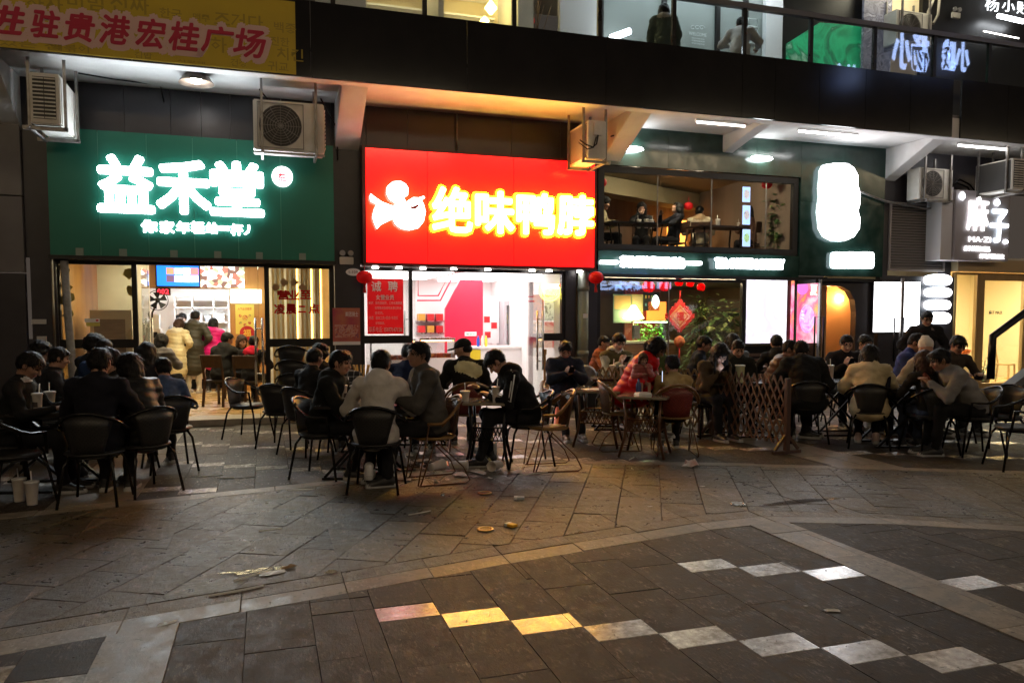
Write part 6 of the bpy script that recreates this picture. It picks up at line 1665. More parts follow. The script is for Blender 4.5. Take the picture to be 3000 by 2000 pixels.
mb = MB(); mb.box(x0, x1, .10, .16, z0, z1); mb.build("face", picture("poster_glow", ((1, .45, .03), (.95, .12, .30), (1, .62, .70), (1, .9, .85)), 1.3, 1.0, kind='noise'), ps)
mb = MB(); mb.plate([(x0 + (x1 - x0) * .55 + .17 * math.cos(t), z0 + (z1 - z0) * .38 + .27 * math.sin(t)) for t in np.linspace(0, 6.28, 25)[:-1]], .085, .099); mb.build("drink_print", picture("drink_glow", ((.55, .08, .9), (.9, .5, 1), (.45, .05, .7)), 4, 1.3, kind='noise'), ps)
mb = MB(); mb.plate([(x0 + (x1 - x0) * .35 + .13 * math.cos(t), z0 + (z1 - z0) * .86 + .13 * math.sin(t)) for t in np.linspace(0, 6.28, 19)[:-1]], .085, .099); mb.build("badge_print", glow("badge_violet", (.8, .2, .7), 1.2), ps)
text("poster_word", "夏", x0 + (x1 - x0) * .66, x1 - .04, z0 + (z1 - z0) * .75, z0 + (z1 - z0) * .92, .098, glow("poster_word", (1, .95, .7), 2.0), ps, depth=.004, offset=.02)
mb = MB(); mb.box(9.83, 10.6, .17, .3, .04, 2.36); struct("tea_shop_pier_wall", mb, M_DWOOD)
gd = thing("glass_door", "open glass door with a tall dark handle frame in front of the orange arch", "door", (10.5, -.3, .04))
xd = float(F(2398, 900, -.55)[0])
for n, bx_ in (("stile", (xd - .03, xd + .01, -.62, -.56, .04, 2.36)), ("stile", (xd - .10, xd - .06, .0, .04, .04, 2.36)), ("top_bar", (xd - .09, xd, -.56, .0, 2.29, 2.36)), ("bottom_bar", (xd - .09, xd, -.56, .0, .04, .13))):
    mb = MB(); mb.box(*bx_); mb.build(n, M_STEEL if n == "stile" else M_FRAME, gd)
mb = MB(); mb.box(xd - .045, xd - .035, -.558, -.002, .131, 2.288); mb.build("pane", M_GLASS, gd)
x0, x1, z0, z1 = rect_px(2386, 2412, 928, 1060, -.66)
mb = MB(); mb.tube([(x0, -.66, z0), (x0, -.66, z1), (x1, -.66, z1), (x1, -.66, z0)], .017, 6, True); mb.build("handle", M_BLACK, gd)
# arched orange alcove
xa0, xa1 = float(F(2412, 900, .9)[0]), float(F(2520, 900, .9)[0])
M_ORG = mat("orange_plaster", (.66, .36, .15), .7, col2=(.60, .32, .13), scale=2)
mb = MB(); mb.box(10.62, 13.4, .9, 1.0, .04, 2.36); struct("alcove_back_wall", mb, M_ORG)
out = [(10.62, 2.36), (10.62, .04), (10.72, .04), (10.72, 2.2)] + [(10.72 + 1.0 * (1 - math.cos(t)) * .5 + .5, 1.72 + .48 * math.sin(t) + .0) for t in ()]
mb = MB(); mb.plate([(11.52, .04), (11.52, 1.75), (11.47, 2.0), (11.35, 2.17), (11.15, 2.26), (10.9, 2.28), (10.62, 2.28), (10.62, 2.36), (12.0, 2.36), (12.0, .04)], .05, .2); struct("alcove_arch_wall", mb, M_CLAD)
mb = MB(); mb.box(10.62, 13.4, .2, .9, 2.33, 2.36); struct("alcove_ceiling", mb, M_ORG); mb = MB(); mb.box(13.25, 13.4, .2, .9, .04, 2.33); struct("alcove_side_wall", mb, M_ORG)
for i, (px, py, w_) in enumerate(((2462, 880, "on the orange alcove wall"), (2402, 885, "half hidden by the open glass door"))):
    q = F(px, py, .86); mb = MB(); mb.lathe([(.015, -.04), (.045, -.03), (.05, .05), (.02, .06)], (q[0], .84, q[2] + .03), 14, sy=.7); mb.box(q[0] - .012, q[0] + .012, .86, .9, q[2], q[2] + .03)
    top_obj("wall_lamp", mb, glow("amber_lamp", (1, .58, .22), 220), "glowing amber wall lamp %s" % w_, "lamp")
ceiling_lamp(11.0, 12.6, .35, .5, 2.325, (1, .66, .34), 5, 'added warm fill light above the orange alcove', 'alcove_fill')  # extra strip added to even out the light on the alcove wall
# white lit display boxes and four lozenge signs
for i, (a, b, w_) in enumerate(((2561, 2636, "wide white lit display box left of the dark door"), (2645, 2693, "narrow white lit display box right of the dark door stile"))):
    x0, x1, z0, z1 = rect_px(a, b, 826, 972, -.03); t = thing("lightbox", w_, "lightbox", ((x0 + x1) / 2, -.02, z0))
    mb = MB(); mb.box(x0 - .02, x1 + .02, -.02, .015, z0 - .02, z1 + .02); mb.build("casing", M_FRAME, t); mb = MB(); mb.box(x0, x1, -.04, -.021, z0, z1); mb.build("face", glow("display_white", (.98, .97, 1), 4.5), t)
mb = MB(); mb.box(float(F(2637, 900, -.06)[0]), float(F(2645, 900, -.06)[0]), -.09, -.045, .05, 2.45); top_obj("door_stile", mb, M_GALV, "grey door stile between the two white display boxes", "door")
x0, x1, z0, z1 = rect_px(2620, 2646, 930, 1000, -.12); mb = MB(); mb.tube([(x0, -.12, z0 - .4), (x0, -.12, z1), (x1, -.12, z1), (x1, -.12, z0 - .4)], .018, 6, True); top_obj("handle_frame", mb, M_BLACK, "tall black door handle frame before the white display boxes", "handle frame")
for i, (c0, c1, a, b) in enumerate(((804, 836, 2713, 2787), (842, 871, 2714, 2787), (878, 908, 2713, 2784), (915, 948, 2722, 2784))):
    x0, x1, z0, z1 = rect_px(a, b, c0, c1, -.08); mb = MB(); n_ = 22
    mb.plate([((x0 + x1) / 2 + (x1 - x0) / 2 * math.copysign(abs(math.cos(t)) ** .55, math.cos(t)), (z0 + z1) / 2 + (z1 - z0) / 2 * math.copysign(abs(math.sin(t)) ** .8, math.sin(t)) * (1 + .05 * math.sin(5 * t))) for t in np.linspace(0, 6.28, n_ + 1)[:-1]], -.10, -.01, 0, 1)
    top_obj("lozenge_sign", mb, [glow("lozenge_small", (.98, .97, 1), 6), SIDE['lit_letter_small']], "small white glowing lozenge sign, %s of the stack of four" % ("topmost", "second from the top", "third from the top", "lowest")[i], "sign", "stack of four white lozenge signs")
# ---- yellow lit shop at the right end
room("right_shop", 14.1, 19.0, .2, 4.0, .04, 2.85, M_YEL, M_FLOORW, M_PALE)
mb = MB(); mb.box(13.95, 26, -.15, .2, 2.62, 2.87); struct("right_shop_lintel_wall", mb, mat("lintel_tan", (.45, .32, .17), .6))
ry = thing("shopfront", "wood framed front of the yellow lit shop under the grey box sign", "shopfront", (15, .05, .04))
M_OAK = mat("oak_frame", (.42, .27, .11), .5, col2=(.34, .21, .08), scale=5, stretch=(1, 1, .2))
frame(ry, 14.05, 14.72, .04, 2.60, .0, .05, .08, m=M_OAK); frame(ry, 14.73, 16.2, .04, 2.60, .0, .16, .08, m=M_OAK); frame(ry, 16.21, 19, .04, 2.60, .0, .1, .08, m=M_OAK)
ceiling_lamp(14.4, 18.2, .8, 1.6, 2.84, (1, .84, .56), 34, "warm ceiling light in the yellow lit shop", "yellow_shop_light")
mb = MB(); mb.box(15.05, 15.35, 2.4, 2.5, .05, 2.8); top_obj("wall_panel", mb, mat("panel_white_warm", (.75, .72, .62), .5), "pale vertical wall panel with a small black word in the yellow shop", "panel")
q = F(2925, 915, 2.3); text("wall_word", "麻子 MAZI", q[0] - .22, q[0] + .22, q[2] - .05, q[2] + .05, 2.39, M_BLACK, None, depth=.01); tag(bpy.data.objects["wall_word"], "small black word on the pale panel in the yellow shop", "sign")
def wood_chair(label, loc, rz, m, seat_m=None, group=None):
    t = thing("wooden_chair", label, "chair", loc, rz, group); sm = seat_m or m
    b = MB(); b.box(-.20, .20, -.20, .20, .43, .46); b.build("seat", sm, t, False, .008)
    b = MB(); P_ = [(-.19, -.235, .68), (.19, -.235, .68), (-.18, -.205, .68), (.18, -.205, .68), (-.20, -.29, .90), (.20, -.29, .90), (-.19, -.26, .91), (.19, -.26, .91)]; b.hexa(P_); b.build("backrest", m, t, False, .01)
    for sx in (-1, 1):
        b = MB(); b.bar((sx * .20, -.24, 0), (sx * .19, -.19, .45), .035, .035); b.bar((sx * .19, -.19, .45), (sx * .19, -.275, .9), .032, .03); b.build("leg", m, t, False)
        b = MB(); b.bar((sx * .19, .19, 0), (sx * .185, .18, .43), .035, .035); b.build("leg", m, t, False)
    return t
q = F(2940, 1060, 1.6); wood_chair("pale wooden chair in the yellow lit shop", (q[0], 1.6, .04), rad(200), M_OAK)
q = F(2870, 1030, .9); plant("low green plant behind the oak frame of the yellow shop", (q[0], .8, .04), .75, 90, .12, 31)
q = F(2818, 1004, 1.0); mb = MB(); mb.lathe([(.02, 0), (.16, .05), (.2, .14), (.12, .2)], (q[0], 1.0, .75), 14); mb.box(q[0] - .3, q[0] + .3, .8, 1.2, .05, .745, 1); top_obj("fruit_bowl", mb, [mat("bag_orange", (.65, .16, .04), .4), M_WHITE], "orange bag on a white ledge inside the yellow shop", "bag")
# upstairs sign, posters, person-sized print
us = thing("shop_sign", "upstairs dark shop sign with thin white brush characters and a lit tube", "sign", (14.9, .75, 7.7))
for s_, a, b, c0, c1 in (("杨", 2885, 2925, -8, 34), ("小", 2935, 2972, 2, 36), ("贱", 2978, 3018, 6, 44)): tpx("brush_character", s_, a, b, c0, c1, .74, glow("brush_white", (.9, .95, 1), 1.0), us, depth=.02)
mb = MB(); a_, b_ = F(2925, 47, .55), F(2998, 64, .55); mb.tube([tuple(a_), tuple(b_)], .05, 8); mb.build("lit_tube", glow("tube_blue_white", (.9, .95, 1), 14), us)
mb = MB(); a_, b_ = F(2882, 92, .6), F(2984, 113, .6); mb.tube([tuple(a_), tuple(b_)], .014, 6); top_obj("tube_lamp", mb, MATS["tube_white"], "thin lit tube upstairs at the right end below the brush sign", "lamp")
x0, x1, z0, z1 = rect_px(2530, 2612, -20, 205, .8); mb = MB(); mb.box(x0, x1, .80, .86, z0, z1); o = top_obj("photo_panel", mb, picture("stone_print", ((.05, .05, .07), (.20, .20, .25), (.09, .09, .12), (.38, .38, .44)), 4, .25, kind='noise'), "upstairs grey printed panel of a man's back behind the railing", "poster")  # printed panel given a faint glow of its own
gp = [F(a, b, .95) for a, b in ((2306, 128), (2400, 68), (2530, 78), (2530, 215), (2306, 190))]
mb = MB(); mb.plate([(p[0], p[2]) for p in gp], .93, .99); top_obj("poster", mb, picture("green_print", ((.01, .22, .09), (.02, .36, .15), (.01, .14, .06), (.35, .55, .40)), 1.6, .45, kind='noise'), "large green poster upstairs behind the glass railing", "poster")  # green print also glows faintly by itself
q = F(2040, 95, .9); wl = thing("welcome_decal", "pale WELCOME lettering with scrolls on the upstairs glass door", "decal", tuple(q))
M_DEC = mat("decal_pale", (.62, .68, .64), .5)
tpx("welcome_word", "WELCOME", 2018, 2070, 96, 106, .9, M_DEC, wl, depth=.002)
for a in (2030, 2043, 2056):
    qq = F(a, 82, .9); mb = MB(); mb.tube([(qq[0] + .07 * math.cos(t) * (1 - t / 9), .9, qq[2] + .05 * math.sin(t) * (1 - t / 9)) for t in np.linspace(0, 6.5, 16)], .006, 4); mb.build("scroll", M_DEC, wl)
for c in (112, 119, 127): tpx("small_words", "欢迎光临本店", 2026, 2064, c, c + 4, .9, M_DEC, wl, depth=.002)
for c0 in (56, 80, 106):
    x0, x1, z0, z1 = rect_px(2192, 2220, c0, c0 + 22, .9); mb = MB(); mb.tube([(x0, .9, z0), (x1, .9, z0), (x1, .9, z1), (x0, .9, z1)], .012, 5, True)
    top_obj("window_decal", mb, M_DEC, "rounded pale menu decal upstairs beside the leaning man, %s one" % {56: "top", 80: "middle", 106: "bottom"}[c0], "decal")
q = F(2665, 60, .5); aircon((q[0], .55, q[2] - .55), 0, "beige air conditioner upstairs behind the balcony railing", 1.1)
mb = MB(); P_ = [F(a, b, .4) for a, b in ((2735, 0), (2720, 35), (2715, 60), (2735, 70), (2748, 45), (2752, 0))]; mb.tube(P_, .03, 7); top_obj("cable", mb, mat("pipe_wrap_grey", (.28, .26, .22), .7), "wrapped pipe looping beside the upstairs air conditioner", "pipe")
mb = MB(); R_ = random.Random(8); q = F(1580, 90, 1.2)
for k in range(7):
    x = q[0] + R_.uniform(-.25, .25); p_ = [(q[0], 1.4, Z2 + .2), (x * .5 + q[0] * .5, 1.4, 6.6), (x + R_.uniform(-.3, .3), 1.4 + R_.uniform(-.2, .2), 8.2)]
    mb.tube(p_, .016, 5, r2=.005); mb.tube([p_[1], (p_[1][0] + R_.uniform(-.35, .35), 1.4, 7.6)], .010, 4, r2=.004)
top_obj("bare_branches", mb, mat("twig", (.12, .07, .035), .7), "bare decorative branches in the yellow upstairs window", "plant")
lantern(1553, 62, 1.3, .09, "small pink red lantern among bare branches upstairs", True)
q = F(1438, 25, 1.6); mb = MB(); mb.lathe([(.02, -.12), (.12, 0), (.02, .14)], tuple(q), 12); q = F(1420, 62, 1.5); mb.lathe([(.02, -.08), (.09, 0), (.02, .08)], tuple(q), 12); top_obj("glow_lamp", mb, glow("flame_lamp", (1, .72, .22), 12), "bright flame shaped lamp in the yellow upstairs window", "lamp")
a_, b_ = F(1790, 112, .6), F(1845, 92, .6); mb = MB(); mb.tube([tuple(a_), tuple(b_)], .06, 8); top_obj("tube_lamp", mb, glow("tilt_reflection", (.85, .92, 1), 12), "tilted glowing bar imitating a tube reflection in the railing glass", "lamp")  # glowing bar stands in for a lamp reflected in the railing glass

# ================================================================== chairs and tables on the square
def weave(name, c, c2, sc=60):
    if name in MATS: return MATS[name]
    m = mat(name, c, .42, spec=.5); nt = m.node_tree; N, L = nt.nodes, nt.links; b = N["Principled BSDF"]
    tc = N.new("ShaderNodeTexCoord"); ck = N.new("ShaderNodeTexChecker"); ck.inputs["Scale"].default_value = sc
    ck.inputs[1].default_value = (*c, 1); ck.inputs[2].default_value = (*c2, 1)
    L.new(tc.outputs["Object"], ck.inputs[0]); L.new(ck.outputs[0], b.inputs["Base Color"])
    bp = N.new("ShaderNodeBump"); bp.inputs["Strength"].default_value = .6; bp.inputs["Distance"].default_value = .004
    L.new(ck.outputs["Fac"], bp.inputs["Height"]); L.new(bp.outputs[0], b.inputs["Normal"])
    return m
M_WEAVE = weave("black_weave", (.010, .010, .010), (.022, .021, .020))
M_RATTAN = weave("brown_weave", (.060, .026, .012), (.13, .06, .025))
M_RATGOLD = weave("golden_weave", (.16, .085, .022), (.32, .18, .05), 80)
M_CFRAME = mat("black_tube", (.014, .013, .013), .25, .5)
M_RFRAME = mat("brown_tube", (.10, .045, .02), .3, .3)
def tub_chair(label, loc, rz, kind='black', group=None):
    t = thing("cafe_chair", label, "chair", loc, rz, group)
    wv, fr = (M_WEAVE, M_CFRAME) if kind == 'black' else (M_RATTAN, M_RFRAME)
    b = MB(); n = 20; prof = []
    for (r, z) in ((.02, .425), (.21, .43), (.235, .445), (.225, .462), (.02, .455)): prof.append((r, z))
    b.lathe(prof, n=22, sx=1.02, sy=1.0); b.build("seat", wv if kind == 'black' else M_RATGOLD, t, False)
    pts = []
    for k in range(17):
        a = rad(-35) + rad(250) * k / 16          # front-left round the back to front-right
        u = (math.cos(a - rad(90)) * -1)
        x, y = .285 * math.cos(a + rad(180)) , .275 * math.sin(a + rad(180))
        back = max(0, -y / .275)
        pts.append((x, y, .64 + .17 * back ** 1.2))
    hoop = [(pts[0][0] * .93, pts[0][1] + .02, .45)] + pts + [(pts[-1][0] * .93, pts[-1][1] + .02, .45)]
    b = MB(); b.tube(hoop, .0145, 8); b.build("arm_hoop", fr, t, False)
    b = MB(); vs, fs = [], []; m_ = 9
    for k in range(m_):
        a = rad(-90) + rad(-52) + rad(104) * k / (m_ - 1)
        for (z, r, s_) in ((.44, .225, .62), (.55, .245, .72), (.68, .262, .86), (.795, .272, 1.0)):
            aa = rad(-90) + (a + rad(90)) * s_
            vs.append((r * 1.02 * math.cos(aa), r * math.sin(aa), z - .012 * abs(k - 4) * (z > .7) * .5))
    for k in range(m_ - 1):
        for j in range(3): fs.append((k * 4 + j, (k + 1) * 4 + j, (k + 1) * 4 + j + 1, k * 4 + j + 1))
    o_ = [(x * .965, y * .965, z) for x, y, z in vs]; nb = len(vs)
    fs2 = [tuple(nb + i for i in reversed(f)) for f in fs]
    edge = [(k * 4, k * 4 + nb, (k + 1) * 4 + nb, (k + 1) * 4) for k in range(m_ - 1)] + [(k * 4 + 3, (k + 1) * 4 + 3, (k + 1) * 4 + 3 + nb, k * 4 + 3 + nb) for k in range(m_ - 1)]
    edge += [(j, j + 1, j + 1 + nb, j + nb) for j in range(3)] + [((m_ - 1) * 4 + j, (m_ - 1) * 4 + j + nb, (m_ - 1) * 4 + j + 1 + nb, (m_ - 1) * 4 + j + 1) for j in range(3)]
    b.add(vs + o_, fs + fs2 + edge, 0, True); b.build("backrest", wv, t, False)
    b = MB(); b.tube([(.19 * math.cos(a), .19 * math.sin(a), .418) for a in np.linspace(0, 2 * math.pi, 17)[:-1]], .012, 6, True); b.build("seat_ring", fr, t, False)
    for sx in (-1, 1):
        for sy in (-1, 1):
            b = MB(); b.tube([(sx * .15, sy * .15, .43), (sx * .19, sy * .19, .36), (sx * .235, sy * .25, .003)], .0125, 7); b.build("leg", fr, t, False)
    return t
def loop_chair(label, loc, rz, group=None, red=False):
    """rattan chair on bent wire loops"""
    t = thing("rattan_chair", label, "chair", loc, rz, group)
    b = MB(); b.lathe([(.02, .425), (.20, .43), (.225, .45), (.02, .455)], n=22); b.build("seat", M_RATGOLD, t, False)
    pts = []
    for k in range(17):
        a = rad(-28) + rad(236) * k / 16
        x, y = .285 * math.cos(a + rad(180)), .275 * math.sin(a + rad(180)); back = max(0, -y / .275)
        pts.append((x, y, .60 + .24 * back ** 1.1))
    b = MB(); b.tube(pts, .016, 8); b.tube([(x * .94, y * .94, z - .03) for x, y, z in pts[2:-2]], .009, 6); b.build("arm_hoop", mat("golden_tube", (.20, .10, .03), .3, .2), t, False)
    b = MB(); vs = []; m_ = 9
    for k in range(m_):
        aa = rad(-90) + rad(-44) + rad(88) * k / (m_ - 1)
        for (z, r) in ((.46, .215), (.58, .24), (.70, .258), (.81, .268)): vs.append((r * math.cos(aa), r * math.sin(aa), z))
    fs = [(k * 4 + j, (k + 1) * 4 + j, (k + 1) * 4 + j + 1, k * 4 + j + 1) for k in range(m_ - 1) for j in range(3)]
    nb = len(vs); o_ = [(x * .96, y * .96, z) for x, y, z in vs]; fs2 = [tuple(nb + i for i in reversed(f)) for f in fs]
    ed = [(k * 4 + 3, (k + 1) * 4 + 3, (k + 1) * 4 + 3 + nb, k * 4 + 3 + nb) for k in range(m_ - 1)] + [(k * 4, k * 4 + nb, (k + 1) * 4 + nb, (k + 1) * 4) for k in range(m_ - 1)]
    b.add(vs + o_, fs + fs2 + ed, 0, True); b.build("backrest", weave("red_weave", (.10, .012, .010), (.20, .03, .02)) if red else M_RATTAN, t, False)
    for sx in (-1, 1):
        x = sx * .205
        b = MB(); b.tube([(sx * .28, .12, .60), (sx * .23, .22, .01), (sx * .23, .20, .006), (sx * .235, -.26, .006), (sx * .235, -.30, .03), (sx * .22, -.24, .16), (sx * .20, .02, .42)], .0075, 6)
        b.tube([(sx * .20, .04, .42), (sx * .215, .19, .01)], .0075, 6); b.build("wire_leg", M_RFRAME, t, False)
    return t
CH, CHG = {}, {}
def chair_at(kind, px, d, face, label, dx=0.0, z=0.0, yaw=0.0):
    loc = PD(px, d, z); rz = face_dir(face) + yaw
    gname = {"black": "black woven cafe chairs with bent tube arms", "loop": "brown rattan chairs on wire loops", "wood": "dark wooden dining chairs", "red": "brown rattan chairs on wire loops"}[kind]
    if kind not in CH:
        if kind == "black": CH[kind] = tub_chair(label, loc, rz, 'black', gname)
        elif kind in ("loop", "red"): CH[kind] = loop_chair(label, loc, rz, gname, kind == "red")
        else: CH[kind] = wood_chair(label, loc, rz, M_DWOOD, mat("seat_dark", (.03, .02, .015), .5), gname)
        return CH[kind]
    return copy_tree(CH[kind], loc, rz, label, gname)

M_TT = mat("black_tabletop", (.018, .016, .015), .22, rvar=.08, scale=6)
M_TG = mat("pale_glass_top", (.28, .24, .18), .08, rvar=.04, scale=5, coat=.3)
TG = "black cafe tables with crossed legs"
for px, d, f_, w_, dp, lab in ((110, 7.25, 185, 1.0, .8, "black cafe table with milk tea cups nearest the left edge"), (1062, 7.85, 178, .8, .8, "black cafe table before the man in the white hooded jacket"),
                               (2170, 10.55, 180, .95, .7, "black cafe table behind the wooden trellis with two drinks on it"), (2450, 10.7, 180, .8, .7, "black cafe table with a red drink cup before the man in glasses"), (2640, 9.75, 180, .9, .8, "black cafe table with a tall dark cup among the right hand group"),
                               (1240, 9.9, 180, .7, .6, "black cafe table between the navy jacketed man and the phone holding woman"), (1810, 11.2, 180, .8, .6, "black cafe table with two paper cups before the man in the green vest")):
    table_rect(lab, PD(px, d), face_dir(f_), w_, dp, .75, M_TT, M_BLACK, TG)
for px, d, f_, w_, lab in ((1432, 8.35, 176, .52, "small pale topped rattan table beside the man in the striped tracksuit"), (1755, 9.75, 165, .62, "small pale topped rattan table before the man in the dark blue jacket"), (1893, 9.0, 160, .58, "small pale topped rattan table before the woman in red")):
    table_rect(lab, PD(px, d), face_dir(f_), w_, w_, .715, M_TG, M_RFRAME if px > 1500 else M_BLACK, "small rattan tables", cross=False, ratt=True)
# empty chairs
for kind, px, d, fc, lab in (
        ("black", 722, 10.3, 78, "empty black chair side on before the milk tea shop doorway"),
        ("black", 822, 9.6, 170, "empty black chair just right of the milk tea shop doorway"),
        ("loop", 1608, 8.2, 282, "empty rattan chair with golden seat right behind the tracksuit man"),
        ("loop", 1818, 9.45, 95, "empty rattan chair between the two small rattan tables"),
        ("black", 2996, 8.15, 262, "empty black chair cut off by the right edge"),
        ("black", 2935, 9.1, 300, "empty black chair behind the man in the grey sweater"),
        ("black", 20, 6.5, 150, "black chair cut off by the left edge")):
    chair_at(kind, px, d, fc, lab)
for k in range(3):
    chair_at("black", 862, 11.5, 182, ("bottom", "middle", "top")[k] + " black chair of the stack of three before the right pane", z=k * .2)

# ================================================================== people
WHT = (.62, .60, .57); CREAM = (.66, .58, .40); BLK = (.012, .012, .013); NAVY = (.012, .018, .04); GREY = (.10, .095, .09)
PH = []
def P(label, *a, seat_kind=None, chair_label=None, phone=False, cyaw=0.0, **k):
    r = person(label, *a, **k)
    if seat_kind:
        px, py, d, fc = a[:4]
        chair_at(seat_kind, px, d, fc, chair_label, z=k.get("z0", 0.0), yaw=cyaw)
    if phone: PH.append((r, phone))
    return r
GP = "people sitting at the cafe tables"
# left table
P("man in profile with a white collar cut off by the left edge", 22, 1037, 7.0, 100, hp=28, hair='short', top=BLK, extra='collar', top2=WHT, skin=1, seat_kind="black", chair_label="black chair under the man at the left edge", group=GP)
P("man in a dark jacket with short hair turned right behind the left table", 122, 1020, 8.7, 125, hair='fringe', top=(.02, .02, .024), seat_kind="black", chair_label="black chair under the dark jacketed man behind the left table", group=GP)
P("dark haired person farthest back at the left edge by the pier", 90, 1005, 9.6, 170, hair='curly', top=(.02, .018, .018), fine=False, group=GP, seat_kind="black", chair_label="black chair under the person by the dark pier")
P("broad man in a black coat seen from behind at the left table", 268, 1024, 6.65, 186, l1=8, l2=14, hp=8, hair='short', top=(.010, .010, .016), bulk=.022, seat_kind="black", chair_label="black chair under the broad man in the black coat, nearest of all on the left", group=GP, cyaw=.1)
P("man in a dark blue jacket behind the broad man", 290, 995, 9.0, 190, hair='crop', top=(.02, .045, .12), fine=False, seat_kind="black", chair_label="black chair under the man in the dark blue jacket", group=GP)
P("dark haired person left of the blue jacketed man", 240, 985, 9.9, 150, hair='curly', top=(.015, .02, .03), fine=False, group=GP)
P("spiky haired man facing left beyond the black puffer woman", 372, 1024, 7.9, 290, hair='spiky', top=BLK, seat_kind="black", chair_label="black chair under the spiky haired man", group=GP)
P("long haired woman in a black puffer at the right of the left table", 412, 1042, 7.05, 235, hair='bob', top=(.010, .010, .010), kind='puffer', bulk=.035, l1=12, l2=22, fem=True, seat_kind="black", chair_label="black chair under the woman in the black puffer", group=GP)
P("dark haired person behind the black puffer woman", 415, 1008, 9.2, 185, hair='long', top=(.02, .02, .025), fine=False, group=GP, seat_kind="black", chair_label="black chair under the dark haired person before the doorway")
P("woman with a hair bun in a denim blue jacket", 488, 1052, 8.1, 215, hair='bun', top=(.05, .08, .17), kind='denim', fem=True, l1=14, l2=22, seat_kind="black", chair_label="black chair under the woman in the denim blue jacket", group=GP)
# inside the milk tea shop
GI = "customers inside the milk tea shop"
P("seated person in a grey puffer just inside the milk tea shop", 455, 980, 13.0, 165, z0=.08, hair='bob', top=(.13, .12, .125), kind='puffer', bulk=.03, fine=False, group=GI, seat_kind="wood", chair_label="wooden chair under the person in the grey puffer")
P("standing woman in a long pale yellow puffer at the counter", 515, 934, 15.6, 172, pose='stand', z0=.08, hands='pocket', hair='bob', hc='brown', top=(.70, .62, .36), kind='puffer', bulk=.03, coat=.36, bottom=BLK, fem=True, hood=(.72, .68, .50), fine=False, group=GI)
P("standing man in a dark olive coat and white trousers at the counter", 565, 910, 15.8, 180, pose='stand', z0=.08, hands='pocket', hair='short', top=(.045, .042, .028), kind='puffer', bulk=.02, coat=.36, hood=True, bottom=(.62, .58, .48), shoe=(.6, .55, .45), fine=False, group=GI)
P("shop worker with a dark fringe facing out behind the counter", 543, 918, 18.3, 5, pose='stand', z0=.08, hands='hold', hair='fringe', top=(.10, .10, .11), skin=2, group=GI)
P("dark haired shop worker bending beside the machine", 508, 924, 18.2, 80, pose='stand', z0=.08, hands='hold', hair='short', hp=20, top=(.3, .3, .3), fine=False, group=GI)
P("short haired person in a bright pink puffer at the counter", 622, 933, 16.0, 190, pose='stand', z0=.08, hands='hold', hair='bob', top=(.70, .01, .20), kind='puffer', bulk=.03, coat=.2, hood=True, fine=False, fem=True, group=GI)
P("seated man in a black hooded jacket on a wooden chair in the doorway", 645, 975, 13.5, 165, z0=.08, hy=-25, hair='short', top=(.02, .02, .02), bulk=.03, hood=True, l1=12, l2=18, fine=False, seat_kind="wood", chair_label="wooden chair with brown back under the black hooded man", group=GI)
P("brown haired woman facing right inside the doorway", 700, 983, 14.6, 40, z0=.08, hair='bob', hc='brown', top=BLK, fem=True, fine=False, group=GI, hands='phone_low', seat_kind="wood", chair_label="wooden chair under the brown haired woman")
P("seated person with a bright red hood by the door handle", 733, 985, 13.3, 175, z0=.08, hair='short', top=(.015, .014, .016), hood=(.62, .015, .05), bulk=.02, fine=False, group=GI, seat_kind="wood", chair_label="wooden chair under the red hooded person")
# middle tables
P("young man in a black hooded jacket in profile at the middle table", 938, 1027, 7.75, 80, l1=14, l2=20, hp=4, hair='fringe', hands='cup', top=(.012, .013, .012), hood=True, bulk=.015, feet=(.30, .36), sole=(.55, .5, .42), seat_kind="black", chair_label="black chair under the young man in profile, its back to the left", group=GP)
P("person in a dark jacket behind the young man in profile", 893, 1023, 9.1, 150, hair='short', top=(.016, .016, .018), seat_kind="black", chair_label="black chair under the person before the right pane", group=GP, shoe=(.5, .48, .45))
P("dark haired person hidden behind the young man's head", 942, 1013, 9.9, 200, hair='curly', top=BLK, fine=False, group=GP)
P("man in a black and white plaid shirt seen from behind", 1000, 1029, 8.9, 180, hair='short', extra='plaid', top=(.02, .02, .02), l1=10, l2=14, seat_kind="black", chair_label="black chair under the man in the plaid shirt", group=GP)
P("man in a white hooded jacket leaning on the middle table, back turned", 1100, 1030, 7.15, 180, l1=22, l2=26, hp=2, hy=-8, hair='short', top=(.58, .55, .51), hood=(.66, .63, .60), bulk=.012, coat=.18, feet=(.1, .12), shoe=(.72, .72, .72), seat_kind="black", chair_label="black chair under the man in the white hooded jacket", group=GP, spread=.10)
P("man in a navy jacket turned to look right before the red shop", 1180, 1008, 9.5, 160, hy=-35, hair='crop', top=(.012, .020, .055), seat_kind="black", chair_label="black chair under the man in the navy jacket", group=GP)
P("woman in grey facing out with a phone before the red shop", 1237, 1030, 9.75, 8, hp=22, hands='phone', hair='short', top=(.26, .23, .20), fem=True, seat_kind="black", chair_label="black chair under the woman with the phone", group=GP, phone='dark')
P("big man in an open grey jacket turned left, mid square", 1268, 1000, 7.55, 292, l1=10, l2=12, hy=18, hp=-4, hands='clasp', hair='short', top=(.085, .08, .075), extra='front', top2=(.22, .21, .20), bulk=.02, skin=1, seat_kind="loop", chair_label="rattan chair on wire loops under the big man in grey", group=GP)
P("man in a black cap and a black jacket with a pale yoke", 1366, 996, 9.4, 190, hy=62, hair='none', hat='cap', top=(.014, .013, .012), extra='panel', top2=(.75, .70, .42), bulk=.02, seat_kind="red", chair_label="rattan chair with a dark red woven back under the man in the cap", group=GP)
